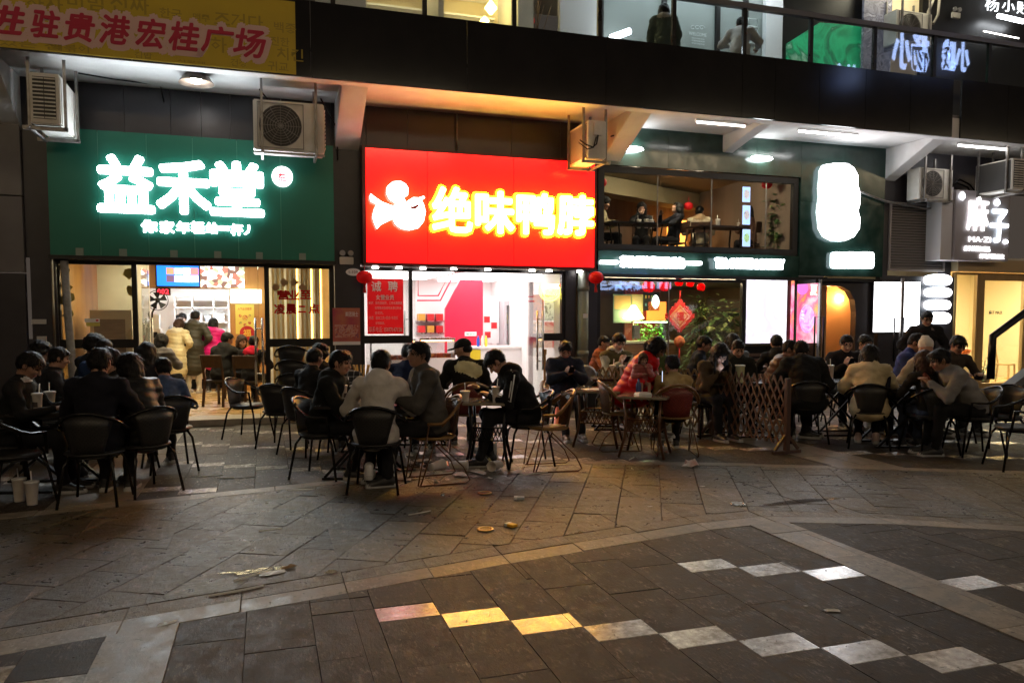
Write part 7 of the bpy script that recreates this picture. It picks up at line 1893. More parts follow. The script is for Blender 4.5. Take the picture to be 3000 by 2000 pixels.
P("young man in a black tracksuit with white sleeve stripes, head bowed", 1548, 1037, 8.45, 280, l1=18, l2=38, hp=42, hands=((-.10, .42, .74), (.12, .52, .80)), hair='fringe', top=(.010, .010, .011), extra='stripes', top2=(.72, .72, .72), hood=True, bulk=.012, feet=(.52, .40), seat_kind="black", chair_label="black chair under the young man in the striped tracksuit", group=GP)
P("man in a dark blue jacket leaning back with a phone by the drainpipe", 1655, 1003, 10.6, 8, l1=-10, l2=4, hp=30, hands='phone', hair='fringe', top=(.018, .024, .042), bulk=.035, bottom=(.05, .05, .055), shoe=(.14, .08, .05), skin=1, feet=(.62, .56), seat_kind="black", chair_label="black chair under the man by the drainpipe", group=GP, phone='lit')
# tea shop tables
P("person in an orange striped top behind the tea shop glass", 1742, 985, 13.3, 70, z0=.04, hair='short', top=(.35, .10, .03), kind='puffer', fine=False, group=GP)
P("man in an olive vest over pale sleeves with a phone", 1797, 978, 11.9, 18, hp=24, hands='phone', hair='short', top=(.11, .10, .05), extra='vest', top2=(.46, .50, .42), hood=(.5, .5, .46), skin=2, seat_kind="black", chair_label="black chair under the man in the olive vest", group=GP, phone='dark')
P("woman in a red coat bending over a small child", 1846, 1036, 9.6, 62, l1=24, l2=34, leanx=.0, hy=0, hp=24, s=1.0, seat=.60, hands='hold', hair='pony', top=(.62, .002, .006), kind='puffer', bulk=.045, coat=.40, bottom=BLK, shoe=(.16, .15, .14), fem=True, feet=(.34, .38), group=GP, skin=1)
P("small child in a pink fluffy jacket held by the woman in red", 1880, 1058, 9.28, 5, s=.44, z0=.60, hands=((-.08, .25, .95), (.08, .33, .78)), hair='bob', hc='brown', head=1.3, top=(.42, .12, .11), kind='puffer', bulk=.03, legs=False, group=GP)
P("boy with cropped hair seen from behind at the small rattan table", 1978, 1053, 9.1, 178, hair='crop', top=(.42, .30, .13), head=1.08, hy=18, s=.90, bottom=BLK, seat_kind="red", chair_label="rattan chair with a dark red woven back under the boy", group=GP, hands='phone')
P("man in a green jacket seen from behind near the counter", 1942, 995, 11.6, 185, hair='short', top=(.060, .085, .030), group=GP, fine=False, seat_kind="black", chair_label="black chair under the man in the green jacket")
P("smiling man in profile in a navy jacket before the plants", 2030, 985, 12.0, 75, hair='short', top=(.014, .020, .035), skin=1, group=GP, seat_kind="black", chair_label="black chair under the man in profile before the plants")
P("long haired woman in a brown camouflage jacket bent over her phone", 2068, 1013, 10.5, 20, l1=20, l2=32, hp=34, hy=-4, hands='phone', hair='long', top=(.085, .06, .035), fem=True, skin=2, bulk=.015, group=GP, phone='lit', seat_kind="black", chair_label="black chair under the woman in camouflage")
P("man in a dark olive jacket looking down behind the trellis", 2152, 998, 11.0, 0, hp=26, hands='lap', hair='crop', top=(.020, .021, .017), bulk=.025, hood=True, group=GP, seat_kind="black", chair_label="black chair under the man in dark olive")
P("grey clad person with dark hair behind the man in dark olive", 2162, 981, 12.6, 195, hair='bob', top=(.16, .18, .22), fine=False, group=GP)
P("man in a shiny brown puffer leaning on his elbow", 2262, 997, 10.6, 60, l1=16, l2=22, hp=16, hands='chin', hair='crop', top=(.10, .045, .020), kind='puffer', bulk=.035, skin=1, group=GP, seat_kind="black", chair_label="black chair under the man in the brown puffer")
P("dark haired person before the white lightbox", 2283, 982, 12.1, 175, hair='short', top=BLK, hood=True, fine=False, group=GP)
P("hunched person in a black hooded puffer right of the brown puffer", 2330, 1010, 11.6, 190, hair='short', top=(.014, .015, .018), kind='puffer', bulk=.03, hood=True, hp=25, fine=False, group=GP, seat_kind="black", chair_label="black chair under the hunched black puffer")
P("bulky man in a black jacket bent forward, back to the street", 2366, 1004, 10.0, 172, l1=22, l2=34, hp=18, hair='short', top=(.011, .012, .013), bulk=.05, coat=.2, feet=(.28, .34), group=GP, seat_kind="black", chair_label="black chair under the bulky man in black")
P("man in glasses and a black sweater facing out with a phone", 2470, 982, 11.7, 352, hp=18, hands='phone', hair='crop', top=(.014, .012, .016), skin=2, glasses=True, bulk=.01, group=GP, phone='dark', seat_kind="black", chair_label="black chair under the man in glasses")
P("man with a white collar beside the man in glasses", 2510, 982, 12.3, 20, hair='short', top=BLK, extra='collar', top2=WHT, glasses=True, group=GP, seat_kind="black", chair_label="black chair under the man with the white collar")
P("woman in a cream hooded coat seen from behind", 2552, 1016, 9.55, 158, l1=12, l2=18, hp=14, hair='bob', top=(.64, .54, .34), hood=(.68, .58, .38), bulk=.045, coat=.28, bottom=BLK, shoe=(.55, .40, .36), fem=True, feet=(.40, .36), group=GP, seat_kind="black", chair_label="black chair under the woman in the cream coat")
P("dark haired person just left of the cream coated woman", 2516, 1022, 10.6, 95, hair='long', top=BLK, hp=20, group=GP, fine=False)
P("man in a blue sweater looking down", 2642, 980, 10.9, 50, hp=28, hands='phone_low', hair='crop', top=(.035, .055, .20), skin=1, bulk=.015, group=GP, seat_kind="black", chair_label="black chair under the man in the blue sweater")
P("standing man in black with glasses and a shoulder strap", 2704, 913, 13.0, 348, pose='stand', hands='pocket', hp=14, hair='short', top=(.016, .015, .017), bulk=.03, extra='strap', top2=(.25, .20, .19), glasses=True)
P("person in a white knitted beanie and a cream patched jacket", 2738, 996, 10.35, 182, hair='none', hat='beanie', hatc=(.66, .62, .58), top=(.50, .40, .28), bulk=.04, l1=12, l2=18, group=GP, seat_kind="black", chair_label="black chair under the person in the white beanie")
P("long haired woman in black with a thin strap, back to the street", 2732, 1032, 9.15, 182, hair='long', hc='brown', top=(.022, .018, .014), extra='strap', top2=(.22, .07, .05), fem=True, l1=12, l2=16, bottom=(.04, .05, .08), group=GP, seat_kind="black", chair_label="black chair under the woman in black with the strap")
P("dark haired person facing out behind the white beanie", 2782, 985, 11.1, 5, hp=24, hair='fringe', top=(.06, .045, .035), group=GP, glasses=True, seat_kind="black", chair_label="black chair under the person facing out behind the beanie")
P("curly haired person in a beige camouflage jacket", 2785, 1042, 9.9, 215, hair='curly', top=(.32, .25, .18), bulk=.03, hp=18, l1=16, l2=26, group=GP, seat_kind="black", chair_label="black chair under the curly haired person")
P("man in a grey sweater leaning on the table at the right edge", 2862, 1024, 9.0, 268, l1=28, l2=44, hp=6, hands='reach', hair='fringe', top=(.21, .205, .20), skin=1, bulk=.012, bottom=BLK, group=GP, seat_kind="black", chair_label="black chair under the man in the grey sweater")
# mezzanine
GM = "people upstairs behind the mezzanine glass"
for lab, px, py, d, fc, kw in (("person in a striped cream top at the left end of the mezzanine", 1745, 618, 15.6, 70, dict(hair='curly', top=(.42, .36, .22))),
                               ("woman drinking behind the mezzanine cups", 1876, 603, 16.4, 350, dict(hair='long', top=BLK, fem=True, hands='chin', skin=2)),
                               ("person in black tipping back a cup on the mezzanine", 1968, 603, 16.3, 285, dict(hair='bob', top=(.012, .013, .02), hands='chin', l1=-6, l2=-10, hp=-25)),
                               ("man in a cream hooded coat seen from behind on the mezzanine", 2045, 585, 16.6, 172, dict(hair='short', top=(.52, .46, .33), hood=(.38, .26, .15), bulk=.03, hy=-30)),
                               ("dark haired person in brown behind the hanging menu screens", 2205, 598, 16.6, 205, dict(hair='long', top=(.16, .08, .05)))):
    person(lab, px, None, d, fc, z0=2.74 + (.0), s=1.0, fine=False, group=GM, **kw)
    chair_at("wood", px, d, fc, "dark chair upstairs under the " + lab.split(" on the")[0].split(" behind")[0].split(" at the")[0], z=2.74)
# balcony
yb = lambda px: float((F(px, 100, -.95) - CAM) @ WH)
person("woman with long dark hair and a dark green coat at the balcony railing", 1936, 4, yb(1936), 175, pose='stand', z0=Z2, hands='side', hair='long', top=(.10, .13, .11), hood=(.45, .42, .36), bulk=.03, fine=False, group="people on the balcony")
person("man in a pale sweater leaning at the balcony railing", 2152, 40, yb(2152), 160, pose='stand', z0=Z2, l1=14, l2=24, hands=((-.25, .35, .8), (.3, .42, .72)), hair='short', top=(.55, .54, .52), bulk=.03, fine=False, group="people on the balcony")

# ================================================================== phones, cups, trellis, litter
M_SCR = glow("phone_screen", (.75, .85, 1), 4.0)
for r, kind in PH:
    m_ = r["mid"]; fd = face_dir(r["face"])
    t = thing("phone", {"dark": "dark phone held by the %s", "lit": "lit phone held by the %s"}[kind] % " ".join(r["root"]["label"].split()[:7]), "phone", tuple(m_), fd)
    b = MB(); b.hexa([(-.037, .0, .0), (.037, .0, .0), (-.037, .006, -.009), (.037, .006, -.009), (-.037, .11, .085), (.037, .11, .085), (-.037, .116, .076), (.037, .116, .076)]); b.build("body", M_BLACK, t, False)
    b = MB(); b.add([(-.033, .006, .007), (.033, .006, .007), (.033, .102, .081), (-.033, .102, .081)], [(0, 1, 2, 3)])
    b.build("screen", M_SCR if kind == "lit" else glow("phone_dim", (.6, .7, .9), .8), t, False)
q = PD(1940, 9.0, .86); t = thing("phone", "lit phone before the boy at the small rattan table", "phone", tuple(q), face_dir(75))
b = MB(); b.box(-.037, .037, -.005, .005, 0, .14); b.build("body", M_BLACK, t, False); b = MB(); b.box(-.033, .033, .0052, .007, .008, .132); b.build("screen", glow('phone_soft', (.7, .8, 1), 1.2), t, False)
# cups
M_CUP = mat("paper_cup", (.66, .62, .58), .5, col2=(.55, .50, .46), scale=9); M_LID = mat("cup_lid", (.74, .74, .74), .3); M_STRAW = mat("straw", (.78, .78, .74), .4)
CUPG = "milk tea cups with straws on the tables"
def cup(label, loc, m=None, h=.155, r=.042, straw=True, lie=None, lid=True, print_m=None, group=CUPG):
    t = thing("drink_cup", label, "cup", loc, random.uniform(0, 6), group)
    if lie is not None: t.rotation_euler = (rad(88), 0, lie)
    b = MB(); b.lathe([(.006, 0), (r * .74, 0), (r * .76, .008), (r, h), (r + .003, h + .003), (r - .002, h + .004)] + ([] if lid else [(r * .72, .012), (.004, .012)]), n=18); b.build("cup_body", m or M_CUP, t, False)
    if lid: b = MB(); b.lathe([(r + .005, h), (r + .005, h + .014), (r - .004, h + .017), (.004, h + .018)], n=18); b.build("lid", M_LID, t, False)
    if straw: b = MB(); b.tube([(.008, 0, h * .5), (.02, .012, h + .10)], .005, 6); b.build("straw", M_STRAW, t, False)
    if print_m:
        b = MB(); vs = [];
        for k in range(7):
            a = rad(-50 + k * 16.6 - 90)
            for z in (.35, .62): rr = r * (.76 + .24 * z) + .0012; vs.append((rr * math.cos(a), rr * math.sin(a), h * z))
        b.add(vs, [(2 * k, 2 * k + 2, 2 * k + 3, 2 * k + 1) for k in range(6)], 0, True); b.build("printed_band", print_m, t, False)
    return t
M_FLY = mat("flyer", (.55, .5, .45), .6)
for k_, (px, py, a_, lab) in enumerate(((1235, 1352, .3, "pale flyer under the middle table"), (1345, 1392, 1.1, "white napkin below the rattan chair"), (1405, 1386, 2.0, "white napkin right of the crushed cup"), (1520, 1384, .7, "small white napkin below the tracksuit man"), (1100, 1396, .9, "thin white napkin by the white hooded man's chair"), (1195, 1378, .2, "wet napkin left of the rattan chair"))):
    g_ = G(px, py); b = MB(); rr_ = random.Random(k_); b.add([(x * .09 + rr_.uniform(-.02, .02), y * .05 + rr_.uniform(-.015, .015), .004 + rr_.random() * .02) for y in (-1, 0, 1) for x in (-1, 0, 1)], [(j * 3 + i, j * 3 + i + 1, j * 3 + i + 4, j * 3 + i + 3) for j in (0, 1) for i in (0, 1)])
    o = link("paper_napkin", b.mesh("paper_napkin", M_FLY)); o.location = (g_[0], g_[1], .004); o.rotation_euler = (0, 0, a_); tag(o, lab, "napkin")
for k_ in range(26):
    rr_ = random.Random(90 + k_); g_ = G(rr_.gauss(1270, 130), rr_.uniform(1335, 1412)); b = MB(); s_ = rr_.uniform(.02, .045); b.add([(x * s_ + rr_.uniform(-.008, .008), y * s_ * .7, .003 + rr_.random() * .018) for y in (-1, 0, 1) for x in (-1, 0, 1)], [(j * 3 + i, j * 3 + i + 1, j * 3 + i + 4, j * 3 + i + 3) for j in (0, 1) for i in (0, 1)])
    o = link('paper_scrap', b.mesh('paper_scrap', M_FLY)); o.location = (g_[0], g_[1], .004); o.rotation_euler = (0, 0, rr_.uniform(0, 3)); tag(o, 'small crumpled white scrap dropped on the paving under the middle tables', 'scrap', 'scraps dropped under the middle tables')
M_PRT = mat("cup_print_dark", (.06, .05, .05), .5); M_PRB = mat("cup_print_blue", (.05, .08, .3), .5)
TZ = .751
for px, d, lab, kw in ((38, 6.95, "tall white cup with a straw leftmost on the left table", dict(h=.18, print_m=M_PRT)), (103, 6.9, "white cup with a straw second from the left edge on the left table", dict(h=.17, print_m=M_PRT)), (140, 7.5, "squat white cup at the far side of the left table", dict(h=.13, r=.05)),
                       (1003, 7.75, "clear cup with a straw held by the young man in profile", dict(h=.17, print_m=M_PRT)), (1018, 7.95, "white cup on the middle table between two men", dict(h=.15)),
                       (1362, 8.25, "white cup with a straw on the small rattan table behind the big man", dict(h=.10, r=.05, z=.716)), (1452, 8.2, "white cup under the tracksuit man's hand", dict(h=.15, z=.716)),
                       (1795, 11.0, "white cup with a straw, left one before the man in the olive vest", dict(h=.18)), (1824, 10.9, "white cup with a dark round mark before the man in the olive vest", dict(h=.18, print_m=M_PRT)), (1862, 11.6, "white cup by itself behind the woman in red", dict(h=.19)),
                       (2104, 10.35, "orange juice cup with a straw behind the trellis", dict(h=.21, m=mat("juice_orange", (.55, .26, .04), .25))), (2170, 10.3, "pale lemon drink jar behind the trellis", dict(h=.22, r=.062, m=mat("juice_lemon", (.62, .62, .36), .2), straw=False)), (2205, 10.9, "white cup with a straw behind the lemon drink", dict(h=.18)),
                       (2422, 10.5, "red and white cup before the man in glasses", dict(h=.18, m=mat("cup_red", (.55, .02, .03), .3))), (2436, 10.65, "white cup with a straw right of the red one", dict(h=.2)), (2408, 10.8, "small white cup behind the red one", dict(h=.16)),
                       (2605, 9.55, "tall dark cup with a clear lid before the man in the blue sweater", dict(h=.19, m=mat("cola_dark", (.012, .012, .03), .2))), (2786, 9.45, "white cup with a straw held near the curly haired person", dict(h=.17)), (2808, 9.2, "clear cup in the grey sweatered man's hands", dict(h=.15)),
                       (1250, 9.9, "clear plastic cup before the woman with the phone", dict(h=.12))):
    kw = dict(kw); z = kw.pop("z", TZ); cup(lab, tuple(PD(px, d, z)), **kw)
for px, d, lab in ((1868, 15.9, "left"), (1890, 15.85, "middle"), (1905, 15.95, "right")):
    cup("white cup upstairs behind the glass, %s one of three" % lab, tuple(PD(px, d, 3.462)), h=.16, r=.05, straw=lab != "middle", group="cups on the mezzanine tables")
for px, d, lab in ((2098, 16.3, "tall white cup with a straw alone on the brown mezzanine table"), (2160, 16.9, "pale cup beside the hanging menu screens")):
    cup(lab, tuple(PD(px, d, 3.462)), h=.22, r=.05, group="cups on the mezzanine tables")
# cups on the ground
for px, py, lab, lie in ((58, 1468, "white cup with straw standing on the ground at the left edge", None), (95, 1478, "second white cup standing on the ground right of the first", None), (1318, 1378, "crushed pale cup lying on its side under the rattan chair", 1.2), (1466, 1374, "white cup lying on its side left of the tracksuit man's chair", -.8), (1385, 1330, "pink tinged cup lying among the rubbish", .4), (1262, 1384, "pale cup lying by the leg of the rattan chair", 2.2)):
    g_ = G(px, py); h_ = .155
    c_ = cup(lab, (g_[0], g_[1], .056 if lie is not None else .002), h=.19, r=.054, lie=lie, straw=lie is None, lid=lie is None, print_m=M_PRB if px > 1400 else None, group="dropped cups on the pavement")
# small things on tables
for px, d, z, lab, sz in ((1885, 8.95, .717, "clear ashtray on the table before the woman in red", (.09, .06, .03)), (1958, 9.0, .717, "crumpled white tissue on the table before the boy", (.05, .04, .03)), (975, 7.7, TZ, "pile of white wrappers on the middle table", (.11, .06, .02)), (1745, 9.7, .717, "white paper on the small rattan table by the drainpipe", (.16, .10, .004)), (2630, 9.65, TZ, "black pouch on the right hand table", (.07, .05, .02)), (2690, 9.6, TZ, "flat dark tablet on the right hand table", (.13, .08, .012))):
    q = PD(px, d, z + .001); b = MB(); sx, sy, sz_ = sz
    b.hexa([(-sx, -sy, 0), (sx, -sy, 0), (-sx, sy, 0), (sx, sy, 0), (-sx * .8, -sy * .85, sz_), (sx * .9, -sy * .8, sz_ * .8), (-sx * .85, sy * .9, sz_ * .9), (sx * .8, sy * .8, sz_)])
    b.v = [(x + q[0], y + q[1], zz + q[2]) for x, y, zz in b.v]
    nm = lab.split(" on the")[0].split()[-1]
    top_obj({"ashtray": "ashtray", "tissue": "tissue", "wrappers": "wrapper_pile", "paper": "paper_sheet", "pouch": "pouch", "tablet": "tablet"}[nm], b, M_BLACK if "dark" in lab or "black" in lab else mat("tissue_white", (.68, .67, .64), .6), lab, nm)
q = PD(1872, 9.05, .72); b = MB(); b.lathe([(.028, 0), (.032, .02), (.032, .11), (.013, .15), (.013, .18)], (q[0], q[1], q[2]), 12); top_obj("bottle", b, mat("bottle_deep_blue", (.03, .05, .16), .2), "dark blue bottle held by the small child", "bottle")
q = PD(1048, 8.75, TZ); bd = thing("straw_bundle", "yellow bundle of skewers standing behind the plaid shirted man", "skewers", tuple(PD(1058, 9.3, .75)))
for k in range(26):
    a = random.uniform(0, 6.28); b = MB(); b.tube([(.03 * math.cos(a), .03 * math.sin(a), 0), (.10 * math.cos(a), .05 * math.sin(a), .30)], .006, 5); b.build("skewer", mat("skewer_yellow", (.50, .30, .05), .5), bd, False)
b = MB(); b.lathe([(.05, -.02), (.06, .12), (.055, .12)], n=12); b.build("holder", M_BLACK, bd, False)
table_rect("black cafe table under the bundle of skewers", PD(1058, 9.35), face_dir(180), .5, .5, .73, M_TT, M_BLACK, TG)
# trellis fences
M_LATH = mat("trellis_wood", (.14, .070, .032), .6, col2=(.085, .042, .02), scale=10, bump=.3, stretch=(1, 1, .2)); M_LATHL = mat("trellis_wood_pale", (.26, .18, .075), .6, col2=(.18, .12, .05), scale=10, bump=.3)
def trellis(label, A, B_, n, zlo, zhi, m, posts, reach=4):
    A, B_ = Vector((*A[:2], 0)), Vector((*B_[:2], 0)); u = (B_ - A); L = u.length; u.normalize(); nrm = Vector((-u.y, u.x, 0))
    t = thing("trellis_fence", label, "fence", tuple(A))
    st = L / n
    for k in range(-reach + 1, n):
        for sgn in (1, -1):
            x0, x1 = k * st, (k + reach) * st
            za, zb = (zlo, zhi) if sgn > 0 else (zhi, zlo)
            c0, c1 = max(x0, 0.02), min(x1, L - .02)
            if c1 - c0 < st * .6: continue
            f = lambda x: za + (zb - za) * (x - x0) / (x1 - x0)
            pa, pb = u * c0 + Vector((0, 0, f(c0))), u * c1 + Vector((0, 0, f(c1)))
            off = nrm * (.007 * sgn)
            b = MB(); b.bar(pa + off, pb + off, .012, .026, up=nrm) if False else b.bar(pa + off, pb + off, .026, .011, up=nrm); b.build("slat", m, t, False)
    for s_ in posts:
        p = u * (L * s_)
        b = MB(); b.box(p.x - .028, p.x + .028, p.y - .028, p.y + .028, .03, .90); b.build("post", M_DWOOD, t, False)
        b = MB(); b.bar(p + nrm * .20 + Vector((0, 0, .02)), p - nrm * .20 + Vector((0, 0, .02)), .05, .035); b.bar(p + nrm * .17 + Vector((0, 0, .05)), p + nrm * .02 + Vector((0, 0, .22)), .03, .03); b.bar(p - nrm * .17 + Vector((0, 0, .05)), p - nrm * .02 + Vector((0, 0, .22)), .03, .03); b.build("foot", M_DWOOD, t, False)
trellis("dark expanding wooden trellis in front of the drinks table", G(2086, 1278), G(2304, 1328), 12, .10, .92, M_LATH, (0, 1))
trellis("pale expanding wooden trellis running back to the man in the olive vest", PD(1748, 11.0), G(2052, 1276), 16, .12, .92, M_LATHL, (1,))
# stair balustrade at the right edge
sb = thing("stair_balustrade", "black sloping stair balustrade at the right edge", "railing", tuple(PD(2960, 10.4)))
def P3(px, py, d): return Vector(PD(px, d, ztop(px, py, d))) - sb.location
b = MB(); b.tube([P3(2906, 1110, 10.4), P3(2908, 985, 10.4), P3(3020, 900, 10.6), P3(3200, 765, 10.9)], .05, 8); b.build("handrail", M_BLACK, sb, False)
b = MB(); b.add([P3(2912, 1108, 10.4), P3(2914, 990, 10.4), P3(3200, 772, 10.9), P3(3200, 930, 10.9), P3(3000, 1098, 10.6)], [(0, 1, 2, 3, 4)]); b.build("pane", M_GLASSR, sb, False)
b = MB(); b.bar(P3(2940, 1150, 10.4), P3(3200, 950, 10.9), .16, .10); b.build("stringer", mat("stringer_steel", (.25, .25, .26), .3, .7), sb, False)
b = MB(); b.bar(P3(2940, 1180, 10.4), P3(3200, 1020, 10.9), .3, .22); b.build("base", M_BLACK, sb, False)
for px_, py_ in ((3040, 1085), (3190, 975)):
    v_ = P3(px_, py_, 10.8); b = MB(); b.bar(v_, Vector((v_.x, v_.y, .002)), .12, .12); b.build("support_post", M_BLACK, sb, False)
# round bass drum like stool and orange cone by the drainpipe, guitar in the window
q = PD(1640, 11.2); b = MB(); b.lathe([(.15, 0), (.15, .02), (.085, .03), (.03, .55), (.02, .56)], (q[0], q[1], 0), 16); top_obj("traffic_cone", b, mat("cone_orange", (.60, .11, .02), .5), "orange traffic cone beside the man by the drainpipe", "cone")
q = PD(1722, 11.9); b = MB(); b.lathe([(.12, 0), (.17, .03), (.17, .07), (.12, .10)], (0, 0, 0), 20); b.v = [(x + q[0], z + q[1], y + .72) for x, y, z in b.v]; b.tube([(q[0], q[1] + .05, 0), (q[0], q[1] + .05, .6)], .02, 6); top_obj("round_sign_back", b, M_GALV, "round grey disc on a post in front of the drainpipe", "disc")
q = F(1598, 1070, .4); b = MB(); b.lathe([(.02, 0), (.10, .06), (.13, .16), (.09, .24), (.10, .33), (.06, .40), (.02, .42)], (q[0], .45, .07), 16, sy=.35); b.box(q[0] - .02, q[0] + .02, .43, .46, .48, .95); b.box(q[0] - .035, q[0] + .035, .43, .46, .951, 1.05); top_obj("guitar", b, mat("guitar_wood", (.48, .22, .08), .35), "brown guitar leaning inside the right window of the red shop", "guitar")
# manhole-like ground lights
for px, py, lab in ((1420, 1445, "round brass ground light in the slate, the far one"), (1422, 1552, "round brass ground light in the slate, the near one beside the yellow packet"), (2162, 1478, "round steel ground light at the slate fork")):
    g_ = G(px, py); t = thing("ground_light", lab, "ground light", (g_[0], g_[1], .004)); t.scale = (.68, .68, .9)
    b = MB(); b.lathe([(.065, 0), (.095, 0), (.098, .004), (.092, .010), (.068, .010), (.065, .004)], n=28, caps=False); b.build("ring", mat("brass_worn", (.55, .42, .20), .3, 1.0) if px < 2000 else M_STEEL, t, False)
    b = MB(); b.lathe([(.002, .003), (.064, .003)], n=24, caps=False); b.build("lens", mat("lens_dull", (.16, .12, .07), .3), t, False)
# packets, straws, wrappers
def litter(name, label, px, py, sx, sy, h_, m, rz=0.0, group=None, seed=0):
    R_ = random.Random(px * 7 + py + seed); g_ = G(px, py); n = 9; b = MB(); vs = []
    for k in range(n):
        a = 2 * math.pi * k / n; r = R_.uniform(.7, 1.1)
        vs.append((sx * r * math.cos(a), sy * r * math.sin(a), R_.uniform(.001, h_ * .4)))
    for k in range(n):
        a = 2 * math.pi * k / n; r = R_.uniform(.25, .6); vs.append((sx * r * math.cos(a), sy * r * math.sin(a), R_.uniform(h_ * .4, h_)))
    vs.append((0, 0, R_.uniform(.4, 1) * h_))
    fs = [(k, (k + 1) % n, n + (k + 1) % n, n + k) for k in range(n)] + [(n + k, n + (k + 1) % n, 2 * n) for k in range(n)] + [tuple(reversed(range(n)))]
    b.add(vs, fs); o = link(name, b.mesh(name, m)); o.location = (g_[0], g_[1], .004); o.rotation_euler = (0, 0, rz); return tag(o, label, name.split("_")[-1], group)
M_TIS = mat("tissue_white", (.68, .67, .64), .6); M_PLAS = mat("thin_plastic", (.72, .72, .72), .2, alpha=.8, bump=.8, bscale=30, scale=8); M_CRUST = mat("crumb_brown", (.25, .15, .07), .8, col2=(.4, .28, .14), scale=30, bump=.6)
def packet(label, px, py, c, rz):
    g_ = G(px, py); t = thing("cigarette_packet", label, "packet", (g_[0], g_[1], .003), rz)
    b = MB(); b.box(-.028, .028, -.045, .045, 0, .022); b.build("box", mat("packet_%d" % px, c, .3), t, False, .002)
    b = MB(); b.box(-.0285, .0285, .016, .0455, -.0005, .0225); b.build("lid_band", M_WHITE, t, False)
packet("crushed yellow packet lying near the near ground light", 1497, 1542, (.80, .42, .03), .5); packet("pale blue and white packet lying beside the far ground light", 1521, 1462, (.40, .45, .50), 1.2)
litter("plastic_bag", "crumpled white plastic bag with red print on the slate behind the border", 2022, 1367, .13, .07, .09, mat("bag_white", (.60, .56, .54), .3, col2=(.62, .30, .25), scale=9, bump=.8, bscale=25), .4)
litter("plastic_bag", "clear plastic bag under the small rattan table", 1440, 1345, .18, .10, .22, M_PLAS, 1.0); litter("plastic_bag", "yellowish plastic bag on the ground left of the white cup", 1422, 1362, .12, .06, .08, mat("bag_yellow", (.45, .40, .16), .25, alpha=.8), .2)
litter("plastic_bag", "clear crumpled bag under the middle table", 1178, 1362, .17, .10, .17, M_PLAS, 2.0)
litter("paper_scrap", "torn pale paper scrap on the dark granite at the right", 2435, 1790, .055, .022, .012, M_TIS, -.4); litter("paper_scrap", "tiny white scrap left of the torn paper", 2361, 1776, .014, .01, .006, M_TIS); litter("paper_scrap", "small white scrap on the slate before the border fork", 2058, 1426, .035, .02, .01, M_TIS); litter("paper_scrap", "small round white scrap near the slate fork", 1905, 1485, .03, .02, .01, M_TIS)
litter("food_scrap", "brown crust on the slate beside the wet stain", 845, 1663, .06, .03, .02, M_CRUST, .2); litter("food_scrap", "pale bread crumb on the border slab", 968, 1678, .04, .025, .02, mat("crumb_pale", (.5, .45, .32), .8, bump=.6, scale=30))
litter("paper_scrap", "white rag of wet plastic glistening on the slate", 800, 1680, .11, .045, .02, mat("wet_plastic", (.80, .84, .86), .16, bump=.7, bscale=45, scale=9), .3); litter("paper_scrap", "white wet plastic scrap on the pale border", 492, 1828, .07, .022, .012, MATS["wet_plastic"], .5)
litter("foil_wrapper", "crumpled foil wrapper left of the far ground light", 1297, 1452, .035, .02, .02, mat("foil", (.6, .6, .6), .2, .8), .9)
for px, py, lab, ma in ((2462, 1578, "", 0),): litter("leaf_scrap", "dark leaf scrap on the granite right of the pale diagonal band", 2716, 1594, .04, .012, .006, mat("leaf_dark", (.015, .013, .01), .7), .3)
R_ = random.Random(21)
for i, (px, py, L_, a, w_) in enumerate(((1228, 1505, .20, .35, "on the slate below the middle table"), (740, 1688, .26, .6, "upper one of the wet crossing straws"), (690, 1735, .30, .25, "lower one of the wet crossing straws"), (620, 1395, .2, .0, "lying on the tiles before the milk tea step"), (660, 1402, .16, -.3, "lying beside the chair of the puffer woman"), (590, 1398, .12, -.4, "short one on the left tiles"), (1850, 1345, .16, .8, "on the tiles right of the small rattan tables"), (1852, 1375, .07, 1.4, "tiny one near the slate border"), (1560, 1390, .35, .2, "long flat one below the golden seat"), (880, 1437, .25, -.2, "below the young man in profile"), (1085, 1405, .20, .5, "under the white hooded man's chair"), (1350, 1345, .22, 2.2, "among the rubbish under the big man's chair"), (1010, 1372, .2, 2.6, "under the middle table"), (790, 1555, .16, 0.1, "on the slate left of the middle table"), (1300, 1388, .2, .1, "beside the rattan wire loops"))):
    g_ = G(px, py); u = Vector((math.cos(a), math.sin(a), 0)) * L_ / 2; b = MB(); c = Vector((g_[0], g_[1], .009)); b.tube([c - u, c + u * .3, c + u + Vector((.01, .01, .0))], .0065 if 'wet' in w_ else .0052, 6)
    top_obj("drinking_straw", b, M_STRAW, "white drinking straw %s" % w_, "straw", "dropped straws on the pavement")
b = MB()
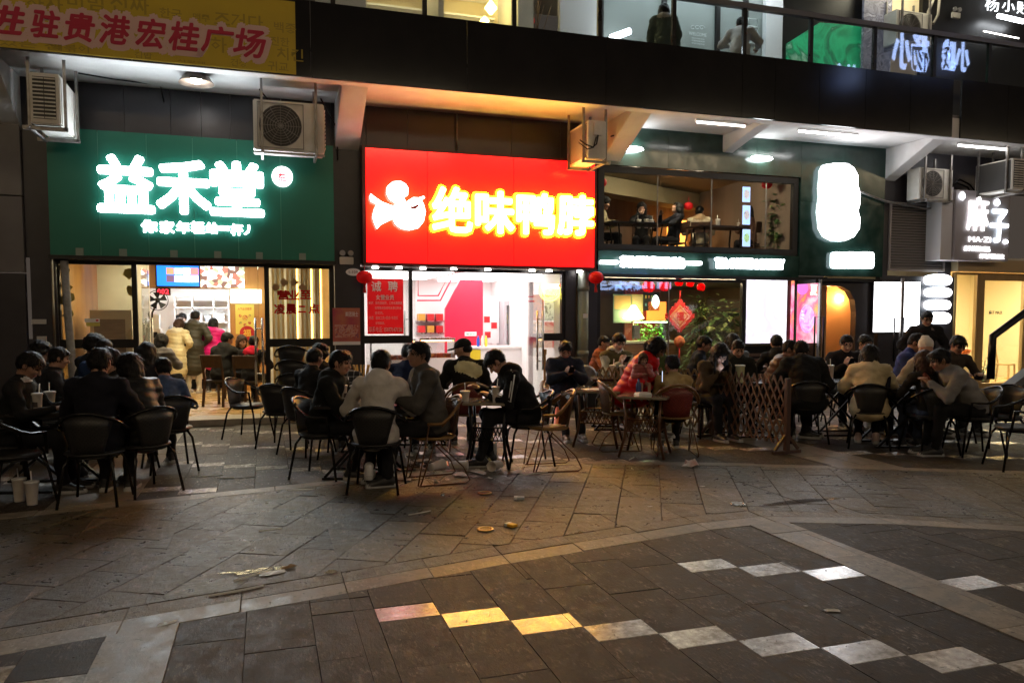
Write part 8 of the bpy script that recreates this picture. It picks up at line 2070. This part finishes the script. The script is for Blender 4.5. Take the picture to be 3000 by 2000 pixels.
for k in range(760):
    z_ = R_.random(); px = R_.gauss(1180, 330) if z_ < .7 else R_.uniform(100, 2800); py = R_.uniform(1330, 1420) if z_ < .7 else R_.uniform(1330, 1950)
    g_ = G(px, py); s_ = R_.uniform(.004, .026) if z_ < .7 else R_.uniform(.003, .012); a = R_.uniform(0, 3); c_, n_ = math.cos(a) * s_, math.sin(a) * s_
    b.add([(g_[0] - c_, g_[1] - n_, .004), (g_[0] + n_ * .5, g_[1] - c_ * .5, .006), (g_[0] + c_, g_[1] + n_, .004), (g_[0] - n_ * .5, g_[1] + c_ * .5, .005), (g_[0], g_[1], .009)], [(0, 1, 4), (1, 2, 4), (2, 3, 4), (3, 0, 4)])
o = link("litter_crumbs", b.mesh("litter_crumbs", mat("crumb_mixed", (.35, .32, .28), .7, col2=(.1, .08, .06), scale=2)))
tag(o, "tiny scraps and crumbs scattered over the paving", "litter", kind="stuff")
for pts, lab in (([(760, 262, -.7), (790, 300, -.5), (815, 330, -.25), (830, 385, -.23)], 'thin cable hanging from the round fanned air conditioner'), ([(230, 215, -.7), (330, 232, -.4), (470, 250, -.1), (480, 300, -.02)], 'thin cable running under the soffit left of the pendant lamp'), ([(1790, 400, -.6), (1815, 392, -.4), (1800, 420, -.3), (1775, 440, -.2)], 'curled cable behind the orange lit air conditioner'), ([(940, 290, -.8), (960, 330, -.4), (985, 372, -.06), (990, 470, -.05)], 'cable dropping beside the beam between the two left signs')):
    b = MB(); b.tube([tuple(F(*p)) for p in pts], .012, 6); top_obj('cable', b, M_BLACK, lab, 'cable')
# thin spill of drink under the middle tables
for (px, py, rx, ry, lab) in ((1300, 1360, .55, .16, "wet drink spill among the cups under the middle tables"), (760, 1672, .20, .05, "wet patch around the white plastic on the slate"), (1120, 1412, .35, .07, "wet patch under the white hooded man's chair"), (2340, 1470, .40, .05, "shiny damp patch on the slate near the border fork")):
    g_ = G(px, py); R2 = random.Random(px); b = MB(); n = 26
    b.slab([(g_[0] + rx * (1 + .22 * math.sin(3 * t + px) + .14 * math.sin(7 * t)) * math.cos(t), g_[1] + ry * (1 + .25 * math.sin(2 * t + py) + .12 * math.sin(5 * t)) * math.sin(t)) for t in np.linspace(0, 2 * math.pi, n + 1)[:-1]], .0035, .0052)
    o = top_obj("spill", b, mat("drink_spill", (.03, .026, .022), .06, alpha=.55, bump=.05, bscale=6, scale=3), lab, "spill")
